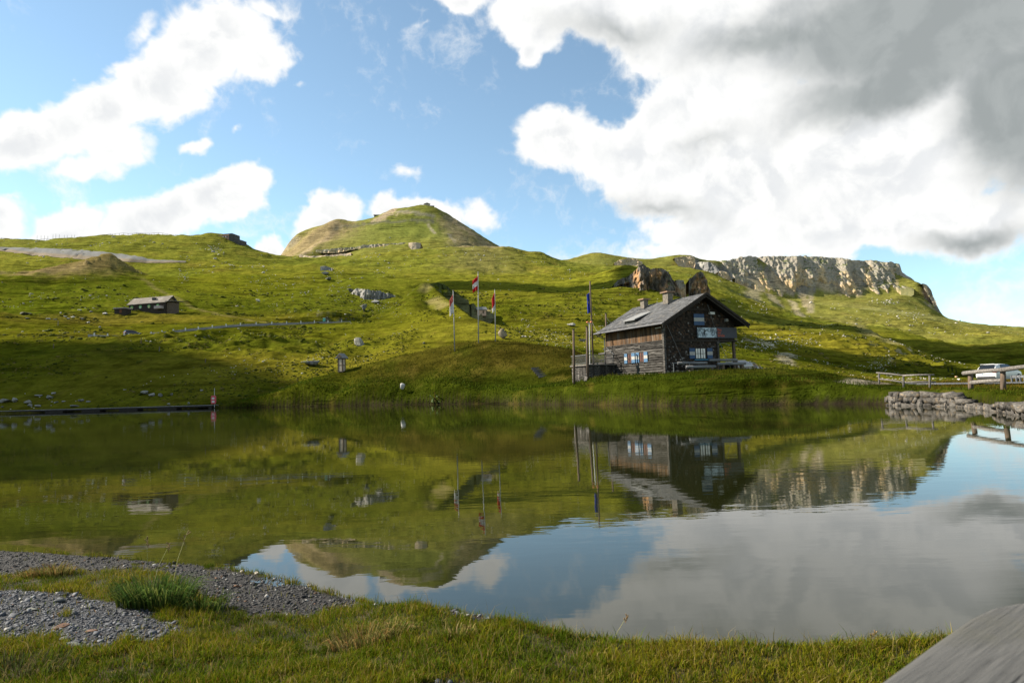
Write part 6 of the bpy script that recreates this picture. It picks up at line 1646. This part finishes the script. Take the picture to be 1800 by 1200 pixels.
# guard rail beyond the road
gr = empty('guard_rail', (pl[8][0] - nn_[8][0] * 0, pl[8][1], ROAD_Z), 0, label='steel guard rail along the far edge of the road', category='guard rail')
org = np.array(gr.location)
side = -1 if (pl[20] + nn_[20])[1] < (pl[20] - nn_[20])[1] else 1
pts_ = [np.array([*(pl[i] + side * nn_[i] * (ROAD_W / 2 + .55)), ROAD_Z + .40]) - org for i in range(2, 24)]
for a, c_ in zip(pts_[:-1], pts_[1:]): MB().beam(tuple(a), tuple(c_), .05, .18).build('rail', METALG, gr)
for a in pts_: MB().box((a[0] - .05, a[1] + .03, -.2), (a[0] + .05, a[1] + .13, a[2] + .1)).build('post', METALG, gr)

# ------------------------------------------------------------------ cars
CARW = mat('white_car_paint', (.58, .58, .565), (.55, .55, .535), 3, .28, .5)
CARK = mat('dark_car_paint', (.02, .022, .035), (.025, .027, .04), 3, .28, .5)
CARG = glass_mat('car_glass', (.012, .014, .017), .04)
BLACKP = mat('black_plastic', (.02, .02, .022), (.03, .03, .03), 12, .6, .3)
TYRE = mat('tyre_rubber', (.02, .02, .02), (.028, .028, .028), 12, .85, .2)
RIMM = mat('wheel_rim', (.4, .4, .42), (.3, .3, .32), 12, .35, .5, metal=.7)
def car(name, label, loc, rot, paint, taillight=True):
    """hatchback, length along +y, rear at y=0; lofted body"""
    o = empty(name, loc, rot, label=label, category='car')
    W = .90
    # stations: y, half width at belt, z bottom, z belt, z top, half width at top (cabin)
    st = [(.00, .70, .42, .80, .86, .60), (.05, .80, .30, .92, .98, .66), (.22, .86, .22, .95, 1.22, .64), (.55, .89, .2, .97, 1.44, .62), (.95, .9, .2, .97, 1.50, .62), (1.9, .9, .2, .96, 1.50, .62), (2.5, .9, .2, .95, 1.36, .60), (3.05, .89, .2, .94, 1.02, .70), (3.5, .87, .22, .88, .93, .70), (3.95, .80, .26, .74, .80, .62), (4.15, .62, .38, .6, .66, .5)]
    V, F = [], []
    ring = lambda w, zb, zl, zt, wt: [(-w * .92, zb), (-w, zb + .16), (-w, zl - .12), (-w * .97, zl), (-wt * 1.02, zt - .04), (-wt * .85, zt), (wt * .85, zt), (wt * 1.02, zt - .04), (w * .97, zl), (w, zl - .12), (w, zb + .16), (w * .92, zb)]
    for (y, w, zb, zl, zt, wt) in st: V += [(x, y, z) for x, z in ring(w, zb, zl, zt, wt)]
    n = 12
    for i in range(len(st) - 1):
        for k in range(n): F.append((i * n + k, i * n + (k + 1) % n, (i + 1) * n + (k + 1) % n, (i + 1) * n + k))
    F += [tuple(range(n)), tuple(range((len(st) - 1) * n + n - 1, (len(st) - 1) * n - 1, -1))]
    mb = MB(); mb.add(V, F); bo = mb.build('body', paint, o, True)
    bevel(bo, .02, 2); bo.modifiers.new('sub', 'SUBSURF').levels = 1; bo.modifiers['sub'].render_levels = 1
    # rear window, side windows, windscreen as panes set on the body
    mb = MB(); mb.add([(-.62, .055, 1.00), (.62, .055, 1.00), (.53, .40, 1.42), (-.53, .40, 1.42)], [(0, 1, 2, 3)]); rw = mb.build('rear_window', CARG, o)
    sm = rw.modifiers.new('t', 'SOLIDIFY'); sm.thickness = .05; sm.offset = 0
    for s in (-1, 1):
        mb = MB(); mb.add([(s * .885, .75, 1.0), (s * .90, 2.65, 1.0), (s * .66, 2.05, 1.42), (s * .66, .95, 1.43)], [(0, 1, 2, 3)]); sw_ = mb.build('side_window', CARG, o); sm = sw_.modifiers.new('t', 'SOLIDIFY'); sm.thickness = .04; sm.offset = 0
        for y in (.78, 3.32):
            wh = MB().tube([(s * .70, y, .31), (s * .915, y, .31)], .315, 20).build('wheel', TYRE, o, True)
            MB().tube([(s * .90, y, .31), (s * .925, y, .31)], .21, 16).build('rim', RIMM, wh)
        MB().box((s * .98 - .09, 2.45, .98), (s * .98 + .09, 2.6, 1.12)).build('mirror', paint, o)
        if taillight: MB().prism([(s * .50, .76), (s * .84, .78), (s * .86, .94), (s * .54, .92)], -.01, .12).build('tail_light', mat('tail_light_red', (.5, .10, .09), (.4, .08, .07), 9, .25, .5), o)
    MB().prism([(-.72, .28), (.72, .28), (.66, .46), (-.66, .46)], -.03, .08).build('rear_bumper', BLACKP, o)
    MB().prism([(-.26, .60), (.26, .60), (.26, .72), (-.26, .72)], -.025, .02).build('number_plate', WHITEP, o)
    MB().prism([(-.26, .60), (-.20, .60), (-.20, .72), (-.26, .72)], -.03, -.026).build('plate_band', BLUEM, o)
    MB().box((-.55, .32, 1.47), (.55, .5, 1.5)).build('spoiler', paint, o)
    return o
cx = at(1736, 672, 57.0)
car('white_car', 'white hatchback driving away behind the thick log fence', (cx[0] + .1, cx[1] + .3, ROAD_Z), math.radians(-62), CARW)

# ------------------------------------------------------------------ left slope: long hut, annex, road, dark car
g = hit(262, 549); ang = math.radians(-16)
g[2] += 1.5
lh = empty('mountain_hut', g, ang, label='long dark mountain hut with pale roof and round green shutters on the left slope', category='hut')
sc = g[1] / FPX
Lh, Wh = 80 * sc, 6.6
Hw = 11.0 * sc; Hr = 11.5 * sc
b = MB(); b.box((-Lh * .56, 0, -3.2), (Lh * .44, Wh, Hw)); b.prism([(0, Hw), (Wh, Hw), (Wh / 2, Hw + Hr * .93)], -Lh * .56 + .1, Lh * .44 - .1, 'x'); b.build('wall', mat('black_brown_timber', (.03, .024, .02), (.05, .04, .032), 3, .85, .15, stretch=(1, 1, 4)), lh)
rb = MB()
for s in (-1, 1):
    y0 = Wh / 2; y1 = Wh / 2 + s * (Wh / 2 + .45); z1 = Hw - .45 * Hr / (Wh / 2)
    rb.prism([(y0, Hw + Hr + .1), (y1, z1 + .1), (y1, z1 - .1), (y0, Hw + Hr - .1)], -Lh * .56 - .7, Lh * .44 + .9, 'x')
ro = rb.build('roof', mat('pale_shingle_roof', (.19, .165, .135), (.13, .115, .095), 1.5, .9, .15, stretch=(.4, 1, 1), bmp=.4, bdist=.05, c3=(.30, .27, .24)), lh)
MB().box((Lh * .02, Wh * .16, Hw + Hr * .45), (Lh * .10, Wh * .3, Hw + Hr * .80)).build('roof_hatch', DMETAL, ro)
GREENS = mat('green_shutter', (.12, .30, .11), (.16, .36, .14), 4, .7, .3); YEL = mat('yellow_window', (.62, .55, .28), (.55, .5, .3), 4, .6, .3)
for i in range(4):
    x = -Lh * .47 + i * Lh * .235
    dsc = MB(); rr3 = 3.4 * sc
    dsc.prism([(x + rr3 * math.cos(2 * math.pi * k / 20) * .95, Hw * .40 + rr3 * .92 * math.sin(2 * math.pi * k / 20)) for k in range(20)], -.12, -.02); wn = dsc.build('window', GREENS, lh)
    MB().box((x - 1.3 * sc, -.16, Hw * .4 - 2.9 * sc), (x + 1.3 * sc, -.125, Hw * .4 + .8 * sc)).build('pane', WHITEP if i % 2 else YEL, wn)
MB().box((Lh * .22, -1.8, -.4), (Lh * .40, -.1, Hw * .28)).build('terrace_awning', mat('awning_cloth', (.36, .31, .30), (.28, .24, .235), 3, .8, .2), lh)
pb2 = MB(); pb2.prism([(-.4, Hw * .95), (Wh + .2, Hw * 1.15), (Wh + .2, Hw * 1.25), (-.4, Hw * 1.05)], Lh * .44, Lh * .44 + 3.0, 'x'); pb2.build('porch_roof', MATS['pale_shingle_roof'], lh)
MB().box((Lh * .44 + .1, .6, -3.2), (Lh * .44 + 2.2, Wh - 1.5, Hw * .85)).build('porch', mat('porch_timber', (.12, .09, .065), (.08, .06, .045), 3, .85, .15), lh)
MB().box((Lh * .44 + .02, Wh * .35, Hw * 1.15), (Lh * .44 + .08, Wh * .65, Hw + Hr * .55)).build('gable_window', mat('warm_boards', (.22, .15, .08), (.16, .11, .06), 3, .8, .15), lh)
g = hit(211, 552); sc = g[1] / FPX
g[2] += .7
an = empty('annex_shed', g, math.radians(-6), label='small dark flat-roofed shed left of the long hut', category='shed')
MB().box((-11 * sc, 0, -1.2), (10 * sc, 3.5, 6.5 * sc)).build('wall', MATS['black_brown_timber'], an)
MB().box((-11.5 * sc, -.5, 6.5 * sc), (11.5 * sc, 3.9, 8.6 * sc)).build('roof', mat('patchy_roof', (.34, .31, .30), (.22, .17, .15), 1.2, .85, .2), an)
MB().box((-1 * sc, -.06, -.2), (3 * sc, -.01, 5 * sc)).build('door', mat('red_brown_door', (.16, .06, .03), (.12, .05, .03), 4, .8, .2), an)
# road on the left slope
tt_ = np.linspace(0, len(HROAD) - 1, 80)
LP = np.stack([blur(np.interp(tt_, np.arange(len(HROAD)), HROAD[:, k]), 0, 6) for k in range(2)] + [tt_ * 0], -1)
LP[:, 2] = blur(np.maximum(ground_v(LP[:, 0], LP[:, 1]), ground_v(LP[:, 0], LP[:, 1] - 3)), 0, 4) + .3
tg = np.gradient(LP[:, :2], axis=0); tg /= np.linalg.norm(tg, axis=1)[:, None]; nl_ = np.stack([-tg[:, 1], tg[:, 0]], -1)
V = []
for s in (-1.9, 1.9):
    e = LP[:, :2] + nl_ * s
    V.append(np.stack([e[:, 0], e[:, 1], np.maximum(LP[:, 2], ground_v(e[:, 0], e[:, 1])) + .15], -1))
n = len(LP); V.append(V[0] * [1, 1, 1] - [0, 0, 2]); V.append(V[1] - [0, 0, 2])
V = np.concatenate(V); F = np.concatenate([np.array([(i, i + 1, n + i + 1, n + i) for i in range(n - 1)]), np.array([(2 * n + i, 2 * n + i + 1, i + 1, i) for i in range(n - 1)]), np.array([(n + i, n + i + 1, 3 * n + i + 1, 3 * n + i) for i in range(n - 1)])])
link('hill_road', np_mesh('hill_road', V, F), mat('pale_asphalt', (.20, .195, .18), (.16, .157, .148), .6, .9, .15), kind='structure')
kb = MB().box((-.13, -.13, -.3), (.13, .13, .5)).mesh('marker_stone'); kb.materials.append(WHITEP)
k = 0
for i in range(3, n - 1, 4):
    e = LP[i, :2] - nl_[i] * 2.9 if (LP[i, :2] - nl_[i])[1] < LP[i, 1] else LP[i, :2] + nl_[i] * 2.9
    ob = bpy.data.objects.new('marker_stone', kb); COL.objects.link(ob); ob.location = (e[0], e[1], max(ground(e[0], e[1]), LP[i, 2]) + .05)
    ob['label'] = ORD[k] + ' white marker stone from the left along the hill road'; ob['category'] = 'marker stone'; ob['group'] = 'marker stones of the left road'; k += 1
c0 = hit(278, 588.2); j = int(np.argmin(np.hypot(LP[:, 0] - c0[0], LP[:, 1] - c0[1])))
car('dark_car', 'dark car on the road below the long hut', (LP[j, 0], LP[j, 1], LP[j, 2] + .27), math.atan2(tg[j, 1], tg[j, 0]) - math.pi / 2, CARK, True)
for i, (px, py, h, lab) in enumerate([(248, 603, 9, 'brown wooden post below the left road, nearest the dark car'), (280, 617, 8, 'pale wooden post on the rough ground right of the first'), (94, 612, 8, 'dark post at the edge of the shaded slope'), (102, 572, 9, 'thin dark post on the stony pasture'), (361, 637, 7, 'pale post on the grassy bump by the left shore')]):
    g = hit(px, py); hh_ = h * g[1] / FPX
    o = MB().tube([(0, 0, -.3), (.03, 0, hh_)], [.11, .09], 8).build('marker_post', WOODGX if i % 2 else WOODP, None, label=lab, category='post', group='posts on the left slope'); o.location = tuple(g)
# small pale hut in the middle distance
g = hit(847, 551); sc = g[1] / FPX
mh = empty('small_hut', g, .35, label='small pink-grey hut with slate roof behind the flagpoles', category='hut')
MB().box((-8 * sc, 0, -.8), (8 * sc, 12 * sc, 7 * sc)).build('wall', mat('pinkish_plaster', (.50, .34, .25), (.42, .29, .22), 2, .85, .15), mh)
r_ = MB(); r_.prism([(-2 * sc, 6.2 * sc), (6 * sc, 11.5 * sc), (14 * sc, 6.2 * sc), (14 * sc, 7.2 * sc), (6 * sc, 12.6 * sc), (-2 * sc, 7.2 * sc)], -10 * sc, 10 * sc, 'x'); r_.build('roof', MATS['slate_plain'], mh)
MB().box((1.5 * sc, -.06, .1 * sc), (4 * sc, -.01, 5 * sc)).build('door', WOODP, mh)
g = hit(570, 564)
gb = empty('litter_bin', g, 0, label='small turquoise bin beside the left road', category='bin')
MB().box((-.45, -.4, -.2), (.45, .4, 1.1)).build('body', mat('turquoise_plastic', (.12, .42, .36), (.1, .36, .3), 4, .6, .3), gb)
MB().box((-.5, -.45, 1.102), (.5, .45, 1.25)).build('lid', WHITEP, gb)

# ------------------------------------------------------------------ ridge buildings
g = hit(394, 417.5); g = at(394, 416, 800 * RS) if g is None else g; sc = g[1] / FPX
rs_ = empty('ridge_restaurant', g, math.radians(-12), label='restaurant with reddish front on top of the left ridge', category='restaurant')
RED = mat('reddish_cladding', (.38, .17, .12), (.30, .20, .16), .6, .8, .2); DKB = mat('dark_stone_base', (.06, .055, .055), (.09, .085, .08), .6, .85, .15)
MB().prism([(-15 * sc, -4 * sc), (9 * sc, -6 * sc), (9 * sc, 4 * sc), (-12 * sc, 5 * sc), (-15 * sc, 1 * sc)], 0, 9).build('front_wing', RED, rs_)
for i in range(7): MB().box(((-11 + i * 2.7) * sc, -.15, .2 * sc), ((-9.4 + i * 2.7) * sc, -.02, 2.4 * sc)).build('window', WHITEP if i % 2 else PANE, rs_)
MB().box((-5 * sc, 2, 3.5 * sc), (13 * sc, 12, 6.6 * sc)).build('upper_storey', MATS['pinkish_plaster'], rs_)
MB().box((-6 * sc, 1.5, 6.6 * sc), (14 * sc, 12.5, 7.2 * sc)).build('roof', DMETAL, rs_)
MB().box((9.2 * sc, .5, -9 * sc), (17 * sc, 12, 6.0 * sc)).build('stone_wing', DKB, rs_)
MB().prism([(17 * sc, -13 * sc), (34 * sc, -18 * sc), (34 * sc, -7 * sc), (29 * sc, -6 * sc), (17 * sc, 0)], 1, 9).build('lower_wing', DKB, rs_)
MB().tube([(-13 * sc, 4, 0), (-13 * sc, 4, 9 * sc)], .12, 6).build('mast', DMETAL, rs_)
# ridge railing and flag poles at the left
pts_ = [(-60, 415.5), (0, 420), (40, 423), (80, 424.5), (120, 424), (170, 420.5), (220, 417), (270, 417), (320, 417.5), (350, 417)]
rw_ = []
for px, py in pts_:
    q_ = at(px, py, 800 * RS); q_[2] = ground(q_[0], q_[1]); rw_.append(q_)
rw_ = np.array(rw_); rf_ = empty('ridge_railing', rw_[0], 0, label='thin railing along the skyline of the left ridge', category='railing')
tt_ = np.linspace(0, len(rw_) - 1, 60); LP2 = np.stack([np.interp(tt_, np.arange(len(rw_)), rw_[:, k]) for k in range(3)], -1); LP2[:, 2] = ground_v(LP2[:, 0], LP2[:, 1])
for i in range(59): MB().beam(tuple(LP2[i] - rw_[0] + [0, 0, 2.0]), tuple(LP2[i + 1] - rw_[0] + [0, 0, 2.0]), .18, .22).build('rail', METALG, rf_)
for i in range(60): MB().beam(tuple(LP2[i] - rw_[0] - [0, 0, 1]), tuple(LP2[i] - rw_[0] + [0, 0, 2.0]), .2, .2).build('post', METALG, rf_)
for i, (px, yt) in enumerate([(65, 414), (72, 415), (78, 415), (84, 415), (93, 412), (98, 411), (104, 412), (113, 413), (118, 413), (126, 414), (131, 414)]):
    a = at(px, 424.5, 795 * RS); a[2] = ground(a[0], a[1]); h_ = at(px, yt, 795 * RS)[2] - a[2]
    o = empty('ridge_flagpole', a, 0, label=ORD[i] + ' flagpole from the left in the row on the left skyline', category='flagpole', group='row of flagpoles on the left skyline')
    MB().tube([(0, 0, -1), (0, 0, max(h_, 5))], .13, 6).build('shaft', METALG, o)
# summit tower and terrace
g = at(752, 367.5, 1292 * RS); g[2] = ground(g[0], g[1]) + 1.5
sm_ = empty('summit_lodge', g, .2, label='small stone lodge with tower on the highest summit', category='lodge')
MB().box((-6, 0, -4), (4, 8, 4.0)).build('wall', mat('summit_stone', (.40, .33, .27), (.32, .27, .22), .8, .85, .15), sm_)
MB().prism([(-6.5, 4), (4.5, 4), (-1, 6)], -.4, 8.4).build('roof', DKB, sm_)
MB().box((4.02, 1, -5), (11, 6, 1.5)).build('side_wing', DKB, sm_)
for i in range(3): MB().box((-4.6 + i * 2.6, -.12, .4), (-3.4 + i * 2.6, -.02, 1.8)).build('window', PANE, sm_)
g = at(662, 381, 1282 * RS); g[2] = ground(g[0], g[1]) + 1.0
su = empty('summit_hut', g, .1, label='dark flat hut on the left shoulder below the summit', category='hut')
MB().box((-4, 0, -4), (4, 5, 1.8)).build('wall', DKB, su); MB().box((-5, -.6, 1.82), (6, 5.6, 2.3)).build('roof', mat('pale_metal_roof', (.4, .4, .4), (.3, .3, .3), 1, .6, .3), su)

# ------------------------------------------------------------------ trees far right and a dock plant on the bank
def conifer(px, py, hpx, label, seed):
    g = hit(px, py); h = hpx * g[1] / FPX; r = np.random.default_rng(seed)
    o = empty('conifer', g, 0, label=label, category='tree', group='young conifers beyond the road')
    MB().tube([(0, 0, -.3), (0, 0, h * .96)], [h * .03, h * .004], 6).build('trunk', WOODP, o)
    n = 420; t = r.uniform(.06, 1, n) ** .9; a = r.uniform(0, 6.28, n); rad = h * .24 * (1 - t) ** .8 * (.5 + .5 * r.uniform(0, 1, n)) * (1 + .25 * np.sin(t * 40))
    c_ = np.stack([np.cos(a) * rad * .6, np.sin(a) * rad * .6, t * h], -1); tip = np.stack([np.cos(a) * rad * 1.25, np.sin(a) * rad * 1.25, t * h - h * .04], -1); sd_ = np.stack([-np.sin(a), np.cos(a), a * 0], -1) * h * .035
    V = np.stack([c_ - sd_, c_ + sd_, tip], 1).reshape(-1, 3); F = np.arange(3 * n).reshape(-1, 3)
    cc = np.array([.012, .024, .010]) * r.uniform(.6, 1.6, (n, 1)); link('crown', np_mesh('crown', V, F, np.repeat(cc, 3, 0)), SHRUBA, o)
conifer(1667, 654, 11, 'left and slimmest of three young conifers beyond the road', 1); conifer(1674, 653, 11, 'middle one of three young conifers beyond the road', 2); conifer(1681, 656, 8, 'right and smallest of three young conifers beyond the road', 3)
g = at(768, 714, 94.5 * RS); g[2] = .25
dk_ = empty('dock_plant', g, 0, label='broad-leaved dock plant hanging over the far waterline', category='plant')
LEAFM = mat('dock_leaf', (.075, .12, .03), (.11, .16, .05), 5, .6, .3); r = random.Random(3)
for i in range(34):
    a = r.uniform(0, 6.28); L_ = r.uniform(.3, .55); e = r.uniform(-.2, .9); bx, by, bz = r.gauss(0, .45), r.gauss(0, .25), r.uniform(0, .75)
    d = Vector((math.cos(a) * math.cos(e), math.sin(a) * math.cos(e), math.sin(e))); s_ = d.cross(Vector((0, 0, 1))).normalized() * L_ * .3; b0 = Vector((bx, by, bz))
    mb = MB(); mb.add([b0, b0 + d * L_ * .35 + s_, b0 + d * L_ * .75 + s_ * .7, b0 + d * L_ - Vector((0, 0, .08)), b0 + d * L_ * .75 - s_ * .7, b0 + d * L_ * .35 - s_, b0 + d * L_ * .5 + Vector((0, 0, .03))], [(0, 1, 6), (1, 2, 6), (2, 3, 6), (3, 4, 6), (4, 5, 6), (5, 0, 6)])
    mb.build('leaf', LEAFM, dk_)
for s in (-.2, .15): MB().tube([(s, 0, 0), (s * 1.2, 0, 1.25)], [.02, .012], 5).build('seed_stalk', mat('rust_seed_stalk', (.2, .07, .03), (.15, .05, .03), 20, .9, .1), dk_)

# ------------------------------------------------------------------ wooden rail beside the camera
def rail_mat():
    m, N = new_mat('weathered_rail_wood'); t = N.n('ShaderNodeTexCoord').outputs['Object']
    t = N.mapping(t, rot=(0, 0, math.radians(-39)))
    g1 = N.noise(N.mapping(t, scale=(1.0, 22, 22)), 6, 8, .7, .8); g2 = N.noise(t, 3, 5, .6)
    c = N.mix(N.smooth(g1, .25, .75), (.055, .054, .051), (.100, .097, .091)); c = N.mix(N.math('MULTIPLY', N.smooth(g2, .5, .7), .5), c, (.075, .072, .05))
    c = N.mix(N.smooth(N.noise(N.mapping(t, scale=(.6, 26, 26)), 4, 5, .65, .5), .60, .66), c, (.018, .017, .016))
    principled(N, c, .8, .25, 0, bump(N, g1, .6, .004)); return m
hr = empty('hand_rail', (.95, .95, 0), 0, label='thick weathered wooden rail in the bottom right corner', category='rail')
edge = [tuple(at_z(u, v, 1.20)[:2]) for u, v in ((1380, 1302), (1530, 1197), (1640, 1119), (1700, 1079), (1735, 1063), (1775, 1055), (1840, 1050), (1960, 1046), (2080, 1150), (1950, 1420), (1600, 1560))]
bm2 = MB().prism([(x - .95, y - .95) for x, y in edge], 1.06, 1.20, 'z').build('beam', rail_mat(), hr)
bevel(bm2, .022, 4)
MB().tube([(.12, .05, -.2), (.12, .05, 1.055)], .07, 12).build('post', WOODGX, hr, True)

# ------------------------------------------------------------------ clouds added up-sun and out of view to shade the slopes
m_, N = new_mat('cumulus')
t = N.n('ShaderNodeTexCoord').outputs['Object']
cb = principled(N, N.mix(N.smooth(N.noise(t, .01, 4), .4, .6), (.85, .85, .85), (.78, .79, .8)), 1.0, 0.0)
CLM = m_
def cumulus(px, py, depth, along, across, label, seed, far=820.0):
    """unseen cloud added to shade the place at that pixel and distance"""
    p = at(px, py, depth * RS); c = p + SUN_DIR * far
    v, f = ICO3
    v = v * (1 + .30 * fbm(v * 1.6 + seed, 4) + .12 * fbm(v * 5 + seed, 3))[:, None]
    v = v * np.array([along, across, min(along, across) * .45])
    o = link('shade_cloud', np_mesh('shade_cloud', v, f, None, True), CLM, label=label, category='cloud', group='added shade clouds out of view')
    o.location = tuple(c); o.rotation_euler = (0, 0, math.atan2(-SUN_AZ[1], -SUN_AZ[0])); return o
cumulus(20, 692, 138, 44, 35, 'added unseen cumulus shading the left shore slope', 1.0)
cumulus(1590, 650, 250, 62, 34, 'added unseen cumulus shading the domed hill at right', 2.0, 900)
cumulus(1745, 634, 420, 96, 50, 'larger added unseen cumulus shading the far right hollow', 3.0, 980)
cumulus(985, 518, 470, 75, 24, 'small added unseen cumulus shading the green hollow left of the outcrop', 4.0, 900)
print('built', len(bpy.data.objects), round(time.time() - T0, 1))
